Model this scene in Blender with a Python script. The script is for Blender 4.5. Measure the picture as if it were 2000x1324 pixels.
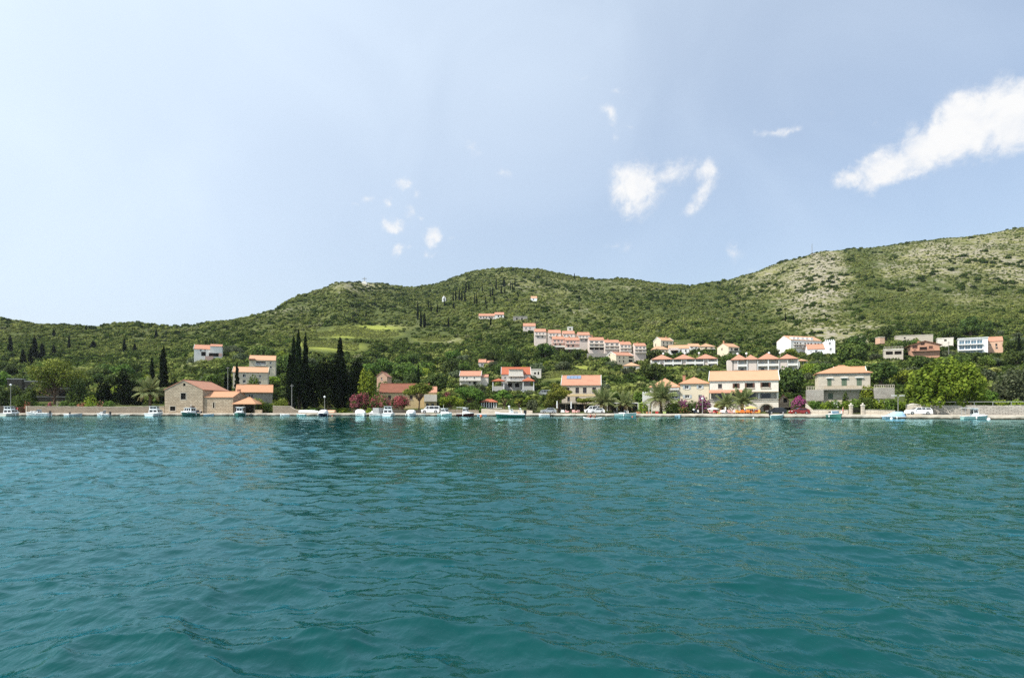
import bpy, math, random
import numpy as np
from mathutils import Vector, Matrix
R = math.radians
rng = np.random.default_rng(7)
random.seed(7)
for o in list(bpy.data.objects): bpy.data.objects.remove(o)
SC = bpy.context.scene
COL = SC.collection

# ------------------------------------------------------------------ camera
F, CX, HOR, CH = 1190.0, 1000.0, 793.0, 2.6      # focal (photo px), centre column, horizon row, eye height
cam = bpy.data.cameras.new('camera'); co = bpy.data.objects.new('camera', cam); COL.objects.link(co)
co.location = (0, 0, CH); co.rotation_euler = (R(90), 0, 0)
cam.sensor_width = 36; cam.lens = 36 * F / 2000; cam.shift_y = (HOR - 662) / 2000
cam.clip_start = .2; cam.clip_end = 20000
SC.camera = co

# ------------------------------------------------------------------ world, sun, exposure
SUN_AZ, SUN_EL = R(-117), R(50)          # azimuth from +Y towards +X
W = bpy.data.worlds.new('World'); SC.world = W; W.use_nodes = True; W.cycles.sampling_method = 'MANUAL'; W.cycles.sample_map_resolution = 512
def build_world():
    nt = W.node_tree; nt.nodes.clear(); N = nt.nodes.new; L = nt.links.new
    out = N('ShaderNodeOutputWorld'); bg = N('ShaderNodeBackground'); L(bg.outputs[0], out.inputs[0])
    bg.inputs[1].default_value = 0.15
    sky = N('ShaderNodeTexSky'); sky.sky_type = 'NISHITA'; sky.sun_disc = False
    sky.sun_elevation = SUN_EL; sky.sun_rotation = SUN_AZ
    sky.altitude = 0; sky.air_density = 1.0; sky.dust_density = 3.0; sky.ozone_density = 1.5
    tc = N('ShaderNodeTexCoord')
    nrm = N('ShaderNodeVectorMath'); nrm.operation = 'NORMALIZE'; L(tc.outputs['Generated'], nrm.inputs[0])
    sep = N('ShaderNodeSeparateXYZ'); L(nrm.outputs[0], sep.inputs[0])
    def M(op, a, b=None, c=None):
        m = N('ShaderNodeMath'); m.operation = op
        for i, v in enumerate((a, b, c)):
            if v is None: continue
            if isinstance(v, (int, float)): m.inputs[i].default_value = v
            else: L(v, m.inputs[i])
        return m.outputs[0]
    az = M('ARCTAN2', sep.outputs[0], sep.outputs[1]); el = M('ARCSINE', sep.outputs[2])
    cmb = N('ShaderNodeCombineXYZ'); L(az, cmb.inputs[0]); L(el, cmb.inputs[1])
    # fine warp so that the cloud edges fray
    nz = N('ShaderNodeTexNoise'); nz.inputs['Scale'].default_value = 20; nz.inputs['Detail'].default_value = 9; nz.inputs['Roughness'].default_value = .6; L(nrm.outputs[0], nz.inputs['Vector'])
    wv = N('ShaderNodeVectorMath'); wv.operation = 'SUBTRACT'; L(nz.outputs['Color'], wv.inputs[0]); wv.inputs[1].default_value = (.5, .5, .5)
    ws = N('ShaderNodeVectorMath'); ws.operation = 'SCALE'; L(wv.outputs[0], ws.inputs[0]); ws.inputs['Scale'].default_value = .05
    wa = N('ShaderNodeVectorMath'); wa.operation = 'ADD'; L(cmb.outputs[0], wa.inputs[0]); L(ws.outputs[0], wa.inputs[1])
    n2 = N('ShaderNodeTexNoise'); n2.inputs['Scale'].default_value = 24; n2.inputs['Detail'].default_value = 10; n2.inputs['Roughness'].default_value = .62
    n2.inputs['Distortion'].default_value = .5; L(nrm.outputs[0], n2.inputs['Vector'])
    n3 = N('ShaderNodeTexNoise'); n3.inputs['Scale'].default_value = 85; n3.inputs['Detail'].default_value = 9; n3.inputs['Roughness'].default_value = .62; n3.inputs['Distortion'].default_value = .6; L(nrm.outputs[0], n3.inputs['Vector'])
    fb = M('ADD', n2.outputs[0], M('MULTIPLY', M('SUBTRACT', n3.outputs[0], .5), .55))
    CLD = True
    total = None
    #        where the clouds stand: photo column and row turned into azimuth and elevation, half sizes, tilt, weight
    spots = [(1662, 346, 34, 17, 20, 1.1), (1735, 322, 64, 30, 32, 1.35), (1805, 285, 66, 38, 32, 1.4), (1885, 250, 80, 50, 22, 1.5), (1975, 225, 80, 56, 15, 1.5), (2090, 200, 110, 60, 10, 1.4), (1780, 330, 60, 14, 25, 1.0),
             (1242, 365, 40, 46, 0, 1.3), (1225, 400, 16, 24, 0, 1.0), (1310, 338, 66, 20, 15, .8), (1378, 345, 32, 26, 40, .85), (1362, 385, 42, 18, 48, .85), (1290, 375, 30, 22, 0, .5), (1196, 232, 26, 15, -30, .72), (1228, 243, 18, 7, -20, .5), (1200, 262, 9, 18, 0, .5),
             (1132, 150, 20, 9, 10, .5), (1205, 180, 22, 9, -20, .42), (1525, 256, 62, 11, 17, .66), (1470, 266, 11, 11, 0, .5), (1200, 478, 18, 8, 0, .42), (1222, 484, 14, 9, 0, .45), (1434, 494, 17, 20, 20, .6), (1468, 523, 12, 8, 20, .35),
             (1627, 215, 10, 26, 0, .36), (1705, 250, 12, 16, 40, .36), (783, 365, 16, 12, 20, .85), (808, 379, 11, 6, 0, .6), (712, 388, 13, 11, 20, .62), (694, 402, 11, 9, 0, .55), (752, 397, 13, 10, 0, .62), (800, 415, 16, 13, -40, .8), (825, 427, 11, 7, 0, .55),
             (765, 437, 18, 15, 0, 1.0), (845, 462, 15, 15, 0, 1.0), (882, 465, 13, 6, 0, .4), (778, 490, 9, 16, -20, .75), (795, 480, 14, 7, 20, .5), (842, 496, 15, 9, 20, .7), (916, 290, 18, 17, 0, .68), (932, 300, 14, 8, 0, .5), (987, 338, 20, 9, 0, .55), (975, 184, 16, 6, 0, .35)]
    def azel(px, py): return math.degrees(math.atan2(px - CX, F)), math.degrees(math.atan2(HOR - py, math.hypot(F, px - CX)))
    clouds = []
    for (px, py, hl, hh, t, w) in spots:
        k, q = math.cos(R(t)), math.sin(R(t)); a, e = azel(px, py)
        a1, e1 = azel(px - hl * k, py + hl * q); a2, e2 = azel(px + hl * k, py - hl * q); b1, g1 = azel(px - hh * q, py - hh * k); b2, g2 = azel(px + hh * q, py + hh * k)
        clouds.append((a, e, math.hypot(a2 - a1, e2 - e1) / 2, math.hypot(b2 - b1, g2 - g1) / 2, math.degrees(math.atan2(e2 - e1, a2 - a1)), w))
    rr = random.Random(3)
    for k in range(16):                                   # the same kind of fair-weather scraps all the way round
        clouds.append((rr.choice((-1, 1)) * rr.uniform(58, 178), rr.uniform(14, 50), rr.uniform(1, 6), rr.uniform(.6, 2), rr.uniform(-30, 40), rr.uniform(.6, 1.2)))
    for (a, e, ra, re, t, w) in clouds:
        mp = N('ShaderNodeMapping'); mp.vector_type = 'TEXTURE'; L(wa.outputs[0], mp.inputs[0])
        mp.inputs['Location'].default_value = (R(a), R(e), 0); mp.inputs['Rotation'].default_value = (0, 0, R(t)); mp.inputs['Scale'].default_value = (R(ra) * 1.85, R(re) * 1.85, 1)
        ln = N('ShaderNodeVectorMath'); ln.operation = 'LENGTH'; L(mp.outputs[0], ln.inputs[0])
        m = M('MULTIPLY', M('MAXIMUM', M('SUBTRACT', 1.0, ln.outputs['Value']), 0.0), w)
        total = m if total is None else M('MAXIMUM', total, m)
    gate = N('ShaderNodeMapRange'); gate.interpolation_type = 'SMOOTHSTEP'; L(total, gate.inputs[0]); gate.inputs[1].default_value = .0; gate.inputs[2].default_value = .55
    dens = M('ADD', M('MULTIPLY', total, 1.75), M('MULTIPLY', M('SUBTRACT', fb, .5), 2.5))
    mr = N('ShaderNodeMapRange'); mr.interpolation_type = 'SMOOTHSTEP'; L(dens, mr.inputs[0])
    mr.inputs[1].default_value = .25; mr.inputs[2].default_value = 1.9
    # very thin veil
    nv = N('ShaderNodeTexNoise'); nv.inputs['Scale'].default_value = 3.2; nv.inputs['Detail'].default_value = 5; nv.inputs['Distortion'].default_value = .8; L(nrm.outputs[0], nv.inputs['Vector'])
    vr = N('ShaderNodeMapRange'); vr.interpolation_type = 'SMOOTHSTEP'; L(nv.outputs[0], vr.inputs[0]); vr.inputs[1].default_value = .3; vr.inputs[2].default_value = .85; vr.inputs[3].default_value = .27; vr.inputs[4].default_value = .42
    # the veil is brighter towards the sun, as thin haze is
    dt = N('ShaderNodeVectorMath'); dt.operation = 'DOT_PRODUCT'; L(nrm.outputs[0], dt.inputs[0]); dt.inputs[1].default_value = (math.sin(SUN_AZ) * math.cos(SUN_EL), math.cos(SUN_AZ) * math.cos(SUN_EL), math.sin(SUN_EL))
    gl = N('ShaderNodeMapRange'); gl.interpolation_type = 'SMOOTHSTEP'; L(dt.outputs['Value'], gl.inputs[0]); gl.inputs[1].default_value = -.35; gl.inputs[2].default_value = .6; gl.inputs[3].default_value = .0; gl.inputs[4].default_value = .58
    veil = M('ADD', vr.outputs[0], gl.outputs[0])
    mv = N('ShaderNodeMix'); mv.data_type = 'RGBA'; L(veil, mv.inputs['Factor']); L(sky.outputs[0], mv.inputs['A']); mv.inputs['B'].default_value = (4.75, 5.5, 6.35, 1)
    mx = N('ShaderNodeMix'); mx.data_type = 'RGBA'; L(M('MULTIPLY', M('MULTIPLY', mr.outputs[0], gate.outputs[0]), M('MINIMUM', M('MULTIPLY', total, 1.7), 1.0)), mx.inputs['Factor']); L(mv.outputs['Result'], mx.inputs['A'])
    cs = N('ShaderNodeMix'); cs.data_type = 'RGBA'; cr = N('ShaderNodeMapRange'); L(n2.outputs[0], cr.inputs[0]); cr.inputs[1].default_value = .35; cr.inputs[2].default_value = .6; L(cr.outputs[0], cs.inputs['Factor']); cs.inputs['A'].default_value = (4.9, 5.05, 5.3, 1); cs.inputs['B'].default_value = (5.5, 5.5, 5.5, 1); L(cs.outputs['Result'], mx.inputs['B'])
    L(mx.outputs['Result'], bg.inputs[0])
build_world()
S = Vector((math.sin(SUN_AZ) * math.cos(SUN_EL), math.cos(SUN_AZ) * math.cos(SUN_EL), math.sin(SUN_EL)))
sl = bpy.data.lights.new('sun', 'SUN'); sl.energy = 5.0; sl.angle = R(.53); sl.color = (1, .95, .87)
so = bpy.data.objects.new('sun', sl); COL.objects.link(so); so.rotation_euler = S.to_track_quat('Z', 'Y').to_euler(); so.location = (-60, -60, 150)
vs = SC.view_settings; vs.view_transform = 'Standard'; vs.look = 'None'; vs.gamma = 1; vs.exposure = 0.26; vs.use_curve_mapping = False
SC.cycles.max_bounces = 5; SC.cycles.diffuse_bounces = 2; SC.cycles.glossy_bounces = 3; SC.cycles.transmission_bounces = 2; SC.cycles.transparent_max_bounces = 4
SC.cycles.use_denoising = False; SC.cycles.use_adaptive_sampling = False

# ------------------------------------------------------------------ helpers: objects
def tag(o, label, cat=None, group=None, kind=None):
    if label: o['label'] = label
    if cat: o['category'] = cat
    if group: o['group'] = group
    if kind: o['kind'] = kind
    return o
def thing(name, label, cat, loc=(0, 0, 0), rz=0, group=None):
    o = bpy.data.objects.new(name, None); COL.objects.link(o); o.empty_display_size = .2
    o.location = loc; o.rotation_euler = (0, 0, rz)
    return tag(o, label, cat, group)
def link(name, me, parent=None, mat=None):
    o = bpy.data.objects.new(name, me); COL.objects.link(o)
    if parent: o.parent = parent
    if mat and not me.materials: me.materials.append(MAT[mat])
    return o
def copy_tree(o, parent=None):
    c = o.copy(); COL.objects.link(c)
    if parent: c.parent = parent
    for ch in list(o.children): copy_tree(ch, c)
    return c
class MB:
    """collects faces, then links them as ONE mesh object"""
    def __init__(s): s.v = []; s.f = []; s.m = []
    def add(s, vs, fs, m=0):
        n = len(s.v); s.v += [tuple(map(float, p)) for p in vs]; s.f += [tuple(i + n for i in f) for f in fs]; s.m += [m] * len(fs); return s
    def quad(s, a, b, c, d, m=0): return s.add([a, b, c, d], [(0, 1, 2, 3)], m)
    def box(s, x0, x1, y0, y1, z0, z1, m=0, rz=0, c=None):
        vs = [(x0, y0, z0), (x1, y0, z0), (x1, y1, z0), (x0, y1, z0), (x0, y0, z1), (x1, y0, z1), (x1, y1, z1), (x0, y1, z1)]
        if rz:
            cx, cy = c or ((x0 + x1) / 2, (y0 + y1) / 2); k, q = math.cos(rz), math.sin(rz)
            vs = [(cx + (x - cx) * k - (y - cy) * q, cy + (x - cx) * q + (y - cy) * k, z) for x, y, z in vs]
        return s.add(vs, [(0, 3, 2, 1), (4, 5, 6, 7), (0, 1, 5, 4), (1, 2, 6, 5), (2, 3, 7, 6), (3, 0, 4, 7)], m)
    def tube(s, pts, rad, n=7, m=0, cap=True):
        pts = [Vector(p) for p in pts]; rad = rad if hasattr(rad, '__len__') else [rad] * len(pts); vs = []
        for i, p in enumerate(pts):
            t = (pts[min(i + 1, len(pts) - 1)] - pts[max(i - 1, 0)]).normalized()
            u = t.cross(Vector((0, 0, 1)) if abs(t.z) < .9 else Vector((1, 0, 0))).normalized(); w = t.cross(u)
            vs += [p + rad[i] * (math.cos(a) * u + math.sin(a) * w) for a in [2 * math.pi * k / n for k in range(n)]]
        fs = [(i * n + k, i * n + (k + 1) % n, (i + 1) * n + (k + 1) % n, (i + 1) * n + k) for i in range(len(pts) - 1) for k in range(n)]
        if cap: fs += [tuple(range(n))[::-1], tuple((len(pts) - 1) * n + k for k in range(n))]
        return s.add(vs, fs, m)
    def loft(s, secs, m=0, closed=False, cap=False):
        n = len(secs[0]); vs = [p for q in secs for p in q]
        r = n if closed else n - 1
        fs = [(i * n + k, i * n + (k + 1) % n, (i + 1) * n + (k + 1) % n, (i + 1) * n + k) for i in range(len(secs) - 1) for k in range(r)]
        if cap: fs += [tuple(range(n))[::-1], tuple((len(secs) - 1) * n + k for k in range(n))]
        return s.add(vs, fs, m)
    def prism(s, poly, axis, a, b, m=0):
        """2-D polygon extruded along an axis: 'x' takes (y,z), 'y' takes (x,z), 'z' takes (x,y)"""
        def P(q, t): return {'x': (t, q[0], q[1]), 'y': (q[0], t, q[1]), 'z': (q[0], q[1], t)}[axis]
        n = len(poly); vs = [P(q, a) for q in poly] + [P(q, b) for q in poly]
        return s.add(vs, [tuple(range(n))[::-1], tuple(range(n, 2 * n))] + [(i, (i + 1) % n, n + (i + 1) % n, n + i) for i in range(n)], m)
    def ball(s, c, r, n=10, k=6, m=0, sq=(1, 1, 1)):
        vs = [(c[0] + r * sq[0] * math.sin(math.pi * j / k) * math.cos(2 * math.pi * i / n), c[1] + r * sq[1] * math.sin(math.pi * j / k) * math.sin(2 * math.pi * i / n), c[2] + r * sq[2] * math.cos(math.pi * j / k)) for j in range(k + 1) for i in range(n)]
        return s.add(vs, [(j * n + i, (j + 1) * n + i, (j + 1) * n + (i + 1) % n, j * n + (i + 1) % n) for j in range(k) for i in range(n)], m)
    def mesh(s, name, mats=(), smooth=False):
        me = bpy.data.meshes.new(name); me.from_pydata(s.v, [], s.f); me.validate(verbose=False)
        for m in ([mats] if isinstance(mats, str) else mats): me.materials.append(MAT[m])
        if len(me.polygons) == len(s.m): me.polygons.foreach_set('material_index', s.m)
        if smooth: me.polygons.foreach_set('use_smooth', [True] * len(me.polygons))
        me.update(); return me
    def build(s, name, mats, parent=None, smooth=False): return link(name, s.mesh(name, mats, smooth), parent)
def np_mesh(name, V, Q, mats, attrs=None, smooth=False):
    me = bpy.data.meshes.new(name); k = Q.shape[1]
    me.vertices.add(len(V)); me.vertices.foreach_set('co', np.ascontiguousarray(V, np.float32).ravel())
    me.loops.add(Q.size); me.loops.foreach_set('vertex_index', np.ascontiguousarray(Q, np.int32).ravel())
    me.polygons.add(len(Q)); me.polygons.foreach_set('loop_start', np.arange(0, Q.size, k, dtype=np.int32)); me.polygons.foreach_set('loop_total', np.full(len(Q), k, np.int32))
    if smooth: me.polygons.foreach_set('use_smooth', np.ones(len(Q), bool))
    for a, val in (attrs or {}).items():
        at = me.attributes.new(a, 'FLOAT', 'POINT'); at.data.foreach_set('value', np.ascontiguousarray(val, np.float32))
    for m in ([mats] if isinstance(mats, str) else mats): me.materials.append(MAT[m])
    me.update(calc_edges=True); return me
# ------------------------------------------------------------------ helpers: noise
def vnoise(x, y, seed=0):
    xi = np.floor(x).astype(np.int64); yi = np.floor(y).astype(np.int64); fx = x - xi; fy = y - yi
    fx = fx * fx * (3 - 2 * fx); fy = fy * fy * (3 - 2 * fy)
    def h(a, b):
        n = (a * 374761393 + b * 668265263 + seed * 974711) & 0x7fffffff
        n = ((n ^ (n >> 13)) * 1274126177) & 0x7fffffff
        return ((n ^ (n >> 16)) & 0xffff) / 65535.0
    return (h(xi, yi) * (1 - fx) + h(xi + 1, yi) * fx) * (1 - fy) + (h(xi, yi + 1) * (1 - fx) + h(xi + 1, yi + 1) * fx) * fy
def fbm(x, y, o=4, seed=0):
    t = 0; a = .5; s = 0
    for k in range(o): t = t + a * vnoise(x * 2 ** k, y * 2 ** k, seed + k); s += a; a *= .5
    return t / s
# ------------------------------------------------------------------ materials
MAT = {}
class NT:
    def __init__(s, name):
        s.m = bpy.data.materials.new(name); s.m.use_nodes = True; s.t = s.m.node_tree; s.t.nodes.clear(); MAT[name] = s.m
        s.out = s.n('ShaderNodeOutputMaterial')
    def n(s, ty, **kw):
        q = s.t.nodes.new(ty)
        for k, v in kw.items():
            if k in q.inputs.keys(): s.put(q.inputs[k], v)
            else: setattr(q, k, v)
        return q
    def put(s, sock, v):
        if hasattr(v, 'is_output'): s.t.links.new(v, sock)
        else: sock.default_value = v if not (isinstance(v, tuple) and len(v) == 3 and sock.type == 'RGBA') else v + (1,)
    def mix(s, f, a, b, bt='MIX'):
        q = s.n('ShaderNodeMix', data_type='RGBA', blend_type=bt)
        s.put(q.inputs['Factor'], f); s.put(q.inputs['A'], a); s.put(q.inputs['B'], b); return q.outputs['Result']
    def noise(s, vec, scale, detail=3, rough=.55, dist=0): return s.n('ShaderNodeTexNoise', Vector=vec, Scale=scale, Detail=detail, Roughness=rough, Distortion=dist).outputs[0]
    def ramp(s, v, lo, hi, a=0., b=1.): 
        q = s.n('ShaderNodeMapRange'); s.put(q.inputs[0], v)
        for i, x in zip((1, 2, 3, 4), (lo, hi, a, b)): q.inputs[i].default_value = x
        return q.outputs[0]
    def math(s, op, a, b): 
        q = s.n('ShaderNodeMath', operation=op); s.put(q.inputs[0], a); s.put(q.inputs[1], b); return q.outputs[0]
    def obj(s): return s.n('ShaderNodeTexCoord').outputs['Object']
    def pos(s): return s.n('ShaderNodeNewGeometry').outputs['Position']
    def attr(s, name, ty='GEOMETRY'): return s.n('ShaderNodeAttribute', attribute_name=name, attribute_type=ty).outputs['Fac']
    def bsdf(s, col, rough=.8, spec=.3, bump=None, bstr=.3, bdist=.05, metal=0, ior=None):
        b = s.n('ShaderNodeBsdfPrincipled'); s.put(b.inputs['Base Color'], col); s.put(b.inputs['Roughness'], rough); s.put(b.inputs['Specular IOR Level'], spec); s.put(b.inputs['Metallic'], metal)
        if ior: b.inputs['IOR'].default_value = ior
        if bump is not None:
            q = s.n('ShaderNodeBump', Height=bump, Strength=bstr, Distance=bdist); s.put(b.inputs['Normal'], q.outputs[0])
        s.t.links.new(b.outputs[0], s.out.inputs[0]); return b
def plain(name, c, rough=.6, spec=.4, var=.12, scale=2.5, metal=0):
    t = NT(name); o = t.obj(); n = t.noise(o, scale, 5)
    c2 = tuple(x * (1 - var) for x in c); c3 = tuple(min(1, x * (1 + var)) for x in c)
    t.bsdf(t.mix(n, c2, c3), rough, spec, metal=metal)
def wallcoord(t):
    s = t.n('ShaderNodeSeparateXYZ', Vector=t.obj()); c = t.n('ShaderNodeCombineXYZ')
    t.put(c.inputs[0], t.math('ADD', s.outputs[0], s.outputs[1])); t.put(c.inputs[1], s.outputs[2]); return c.outputs[0]
def stucco(name, c, dirt=.25):
    t = NT(name); v = wallcoord(t); o = t.obj()
    st = t.n('ShaderNodeMapping', Vector=v); st.inputs['Scale'].default_value = (1.6, .25, 1)
    n = t.ramp(t.noise(st.outputs[0], 1.5, 6, .65), .35, .8); n2 = t.noise(o, .6, 4)
    col = t.mix(t.math('MULTIPLY', n, dirt), c, tuple(x * .55 for x in c)); col = t.mix(t.ramp(n2, .3, .7, 0, .25), col, tuple(min(1, x * 1.12) for x in c))
    t.bsdf(col, .9, .15, t.noise(o, 14, 3), .25, .02)
def stone(name, a, b, mortar, w=.55, h=.28, ms=.035, big=.5):
    t = NT(name); v = wallcoord(t)
    d = t.n('ShaderNodeTexNoise', Vector=v, Scale=1.3, Detail=2); dv = t.n('ShaderNodeVectorMath', operation='SCALE', Vector=d.outputs['Color']); dv.inputs['Scale'].default_value = .22
    va = t.n('ShaderNodeVectorMath', operation='ADD'); t.put(va.inputs[0], v); t.put(va.inputs[1], dv.outputs[0])
    br = t.n('ShaderNodeTexBrick', Vector=va.outputs[0], Color1=a, Color2=b, Mortar=mortar, Scale=1.0); br.inputs['Mortar Size'].default_value = ms; br.inputs['Brick Width'].default_value = w; br.inputs['Row Height'].default_value = h; br.inputs['Bias'].default_value = 0.
    n = t.noise(t.obj(), .5, 5); col = t.mix(t.ramp(n, .3, .75, 0, big), br.outputs[0], tuple(x * .5 for x in b))
    col = t.mix(t.ramp(t.noise(t.obj(), 5, 4), .35, .75, 0, .35), col, tuple(min(1, x * 1.35) for x in a))
    t.bsdf(col, .92, .15, br.outputs['Fac'], -.6, .05)
def tiles(name, a, b, moss=.2):
    t = NT(name); o = t.obj(); n = t.noise(o, 9, 3, .7); n2 = t.noise(o, .7, 5, .6)
    w = t.n('ShaderNodeTexWave', Vector=o, Scale=1.35, Distortion=.4, bands_direction='X')
    col = t.mix(t.ramp(n, .3, .7), a, b); col = t.mix(t.ramp(n2, .42, .75, 0, moss), col, tuple(x * .45 for x in b)); col = t.mix(t.math('MULTIPLY', w.outputs['Fac'], .22), col, tuple(x * .55 for x in b))
    t.bsdf(col, .85, .2, w.outputs['Fac'], .5, .06)
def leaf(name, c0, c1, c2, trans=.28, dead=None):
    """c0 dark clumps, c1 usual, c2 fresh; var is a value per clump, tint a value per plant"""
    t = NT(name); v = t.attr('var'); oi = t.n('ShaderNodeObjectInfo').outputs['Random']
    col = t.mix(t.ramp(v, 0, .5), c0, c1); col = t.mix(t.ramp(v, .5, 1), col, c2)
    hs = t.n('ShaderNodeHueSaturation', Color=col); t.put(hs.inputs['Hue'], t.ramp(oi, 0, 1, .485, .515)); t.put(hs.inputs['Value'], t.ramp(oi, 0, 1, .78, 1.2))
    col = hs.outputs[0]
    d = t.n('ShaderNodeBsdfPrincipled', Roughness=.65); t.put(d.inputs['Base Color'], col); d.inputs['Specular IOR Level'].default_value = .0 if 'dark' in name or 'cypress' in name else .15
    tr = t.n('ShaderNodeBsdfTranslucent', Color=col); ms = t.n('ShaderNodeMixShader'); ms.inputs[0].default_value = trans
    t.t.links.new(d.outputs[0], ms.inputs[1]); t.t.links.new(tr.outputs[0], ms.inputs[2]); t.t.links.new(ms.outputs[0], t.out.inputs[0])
def scrubleaf(name):
    """hillside scrub: the plant's own kind comes in as an instance value"""
    t = NT(name); v = t.attr('var'); k = t.attr('tint', 'INSTANCER')
    pal = [(0.0, (.032, .052, .013)), (.2, (.072, .108, .024)), (.42, (.155, .185, .05)), (.62, (.23, .255, .07)), (.8, (.19, .20, .10)), (1, (.31, .32, .09))]
    cr = t.n('ShaderNodeValToRGB'); t.put(cr.inputs[0], k); e = cr.color_ramp.elements
    while len(e) < len(pal): e.new(.5)
    for q, (p, c) in zip(e, pal): q.position = p; q.color = c + (1,)
    hs = t.n('ShaderNodeHueSaturation', Color=cr.outputs[0]); t.put(hs.inputs['Value'], t.ramp(v, 0, 1, .68, 1.32)); col = hs.outputs[0]
    d = t.n('ShaderNodeBsdfDiffuse', Color=col); tr = t.n('ShaderNodeBsdfTranslucent', Color=col); ms = t.n('ShaderNodeMixShader'); ms.inputs[0].default_value = .22
    t.t.links.new(d.outputs[0], ms.inputs[1]); t.t.links.new(tr.outputs[0], ms.inputs[2]); t.t.links.new(ms.outputs[0], t.out.inputs[0])
def make_materials():
    stucco('white_stucco', (.74, .72, .68), .2); stucco('cream_stucco', (.66, .58, .44)); stucco('pale_stucco', (.68, .63, .55)); stucco('peach_stucco', (.62, .40, .28)); stucco('pink_stucco', (.66, .57, .51))
    stucco('rose_stucco', (.58, .38, .32)); stucco('grey_stucco', (.47, .45, .42)); stucco('ochre_stucco', (.60, .47, .27)); stucco('bright_white', (.82, .82, .82), .1); stucco('concrete', (.36, .34, .31), .5); stucco('brick_pink', (.48, .27, .18), .3)
    stone('tan_stone', (.54, .44, .32), (.33, .26, .18), (.17, .13, .09), .85, .42, .05); stone('grey_stone', (.44, .41, .36), (.28, .26, .23), (.16, .15, .13), .5, .3); stone('pale_stone', (.56, .50, .41), (.42, .37, .30), (.30, .26, .2), .6, .32, .02, .3)
    stone('dry_stone', (.42, .36, .28), (.27, .22, .17), (.10, .08, .06), .42, .22, .05); stone('shade_dark_stone', (.11, .095, .075), (.07, .062, .05), (.04, .035, .03), .5, .3); stone('ashlar', (.70, .65, .57), (.62, .57, .49), (.46, .42, .36), .9, .4, .012, .25)  # second stone's colours are darkened to hold the shade under the pine
    tiles('orange_tile', (.58, .33, .20), (.48, .24, .13), .12); tiles('pale_tile', (.60, .37, .235), (.50, .28, .16), .15); tiles('red_tile', (.50, .17, .09), (.36, .10, .055), .2); tiles('brown_tile', (.30, .12, .075), (.20, .08, .05), .4); tiles('coral_tile', (.54, .29, .20), (.45, .21, .13), .25)
    plain('glass', (.018, .022, .026), .08, .5, .3); plain('blue_glass', (.10, .17, .22), .06, .8, .3); plain('room_shade', (.016, .014, .012), .9, .05)  # last one: near-black colour standing in for the shade of open rooms
    plain('white_paint', (.78, .78, .76), .45); plain('brown_wood', (.10, .045, .028), .6); plain('green_shutter', (.10, .14, .09), .6); plain('grey_shutter', (.42, .45, .46), .6); plain('pale_wood', (.42, .33, .22), .7); plain('iron', (.03, .028, .027), .5); plain('rust_iron', (.10, .028, .022), .7)
    plain('steel', (.45, .45, .44), .4, .5, .1, 2, .6); plain('pole_grey', (.24, .235, .22), .6); plain('globe', (.85, .85, .83), .25); plain('solar', (.16, .22, .33), .15, .8, .25, 1.5)
    plain('gel_white', (.80, .80, .78), .3, .5, .06); plain('gel_cream', (.70, .66, .55), .35, .5, .06); plain('hull_green', (.06, .19, .15), .3); plain('hull_teal', (.32, .50, .47), .35); plain('hull_sea', (.02, .15, .11), .3); plain('hull_red', (.07, .016, .014), .35); plain('hull_navy', (.02, .028, .06), .3); plain('hull_blue', (.34, .48, .56), .4); plain('hull_grey', (.40, .43, .44), .5)
    plain('canvas_grey', (.36, .36, .35), .9, .1, .2); plain('canvas_white', (.74, .73, .70), .9, .1, .12); plain('tarp_blue', (.34, .50, .66), .55, .3, .3); plain('rubber', (.02, .02, .02), .6); plain('orange_hull', (.58, .33, .20), .5); plain('buoy_orange', (.62, .16, .07), .5); plain('buoy_white', (.8, .78, .74), .5)
    plain('car_black', (.012, .013, .015), .18, .6, .1); plain('car_red', (.22, .018, .016), .22, .6); plain('car_white', (.78, .78, .77), .25, .5, .05); plain('car_silver', (.40, .42, .43), .25, .5, .05, 2, .4); plain('tyre', (.018, .018, .018), .9, .1); plain('tail_red', (.35, .02, .015), .3)
    plain('canvas_yellow', (.66, .47, .16), .9, .1); plain('seat_orange', (.72, .19, .03), .8); plain('seat_amber', (.70, .36, .07), .8); plain('seat_pink', (.66, .36, .34), .8); plain('seat_red', (.50, .05, .045), .7); plain('lime_plastic', (.45, .55, .2), .5); plain('yellow_plastic', (.75, .58, .05), .5)
    plain('skin', (.48, .27, .18), .55, .3, .06); plain('hair_dark', (.03, .018, .012), .7); plain('cloth_red', (.38, .035, .04), .9, .1); plain('cloth_white', (.74, .73, .72), .9, .1); plain('cloth_navy', (.03, .04, .09), .9, .1); plain('cloth_pink', (.62, .18, .22), .9, .1)
    plain('bark', (.10, .075, .052), .95, .1, .4, 3); plain('pine_bark', (.15, .095, .062), .95, .1, .4, 3); plain('palm_bark', (.13, .095, .06), .95, .1, .5, 6); plain('dead_wood', (.36, .31, .25), .9, .1, .3); plain('terracotta', (.45, .2, .11), .8)
    leaf('leaf_green', (.034, .062, .012), (.085, .145, .022), (.19, .27, .04)); leaf('leaf_lime', (.08, .13, .014), (.19, .26, .025), (.33, .39, .045), .35); leaf('leaf_pine', (.045, .065, .012), (.14, .165, .022), (.28, .28, .04), .2); leaf('leaf_broad', (.03, .055, .008), (.17, .27, .026), (.33, .43, .05), .35)
    leaf('leaf_dark', (.004, .008, .003), (.008, .014, .005), (.022, .034, .010), .08); leaf('leaf_cypress', (.005, .009, .004), (.009, .016, .006), (.020, .032, .010), .06); leaf('leaf_olive', (.048, .066, .030), (.092, .115, .055), (.15, .175, .09), .2)
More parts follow.
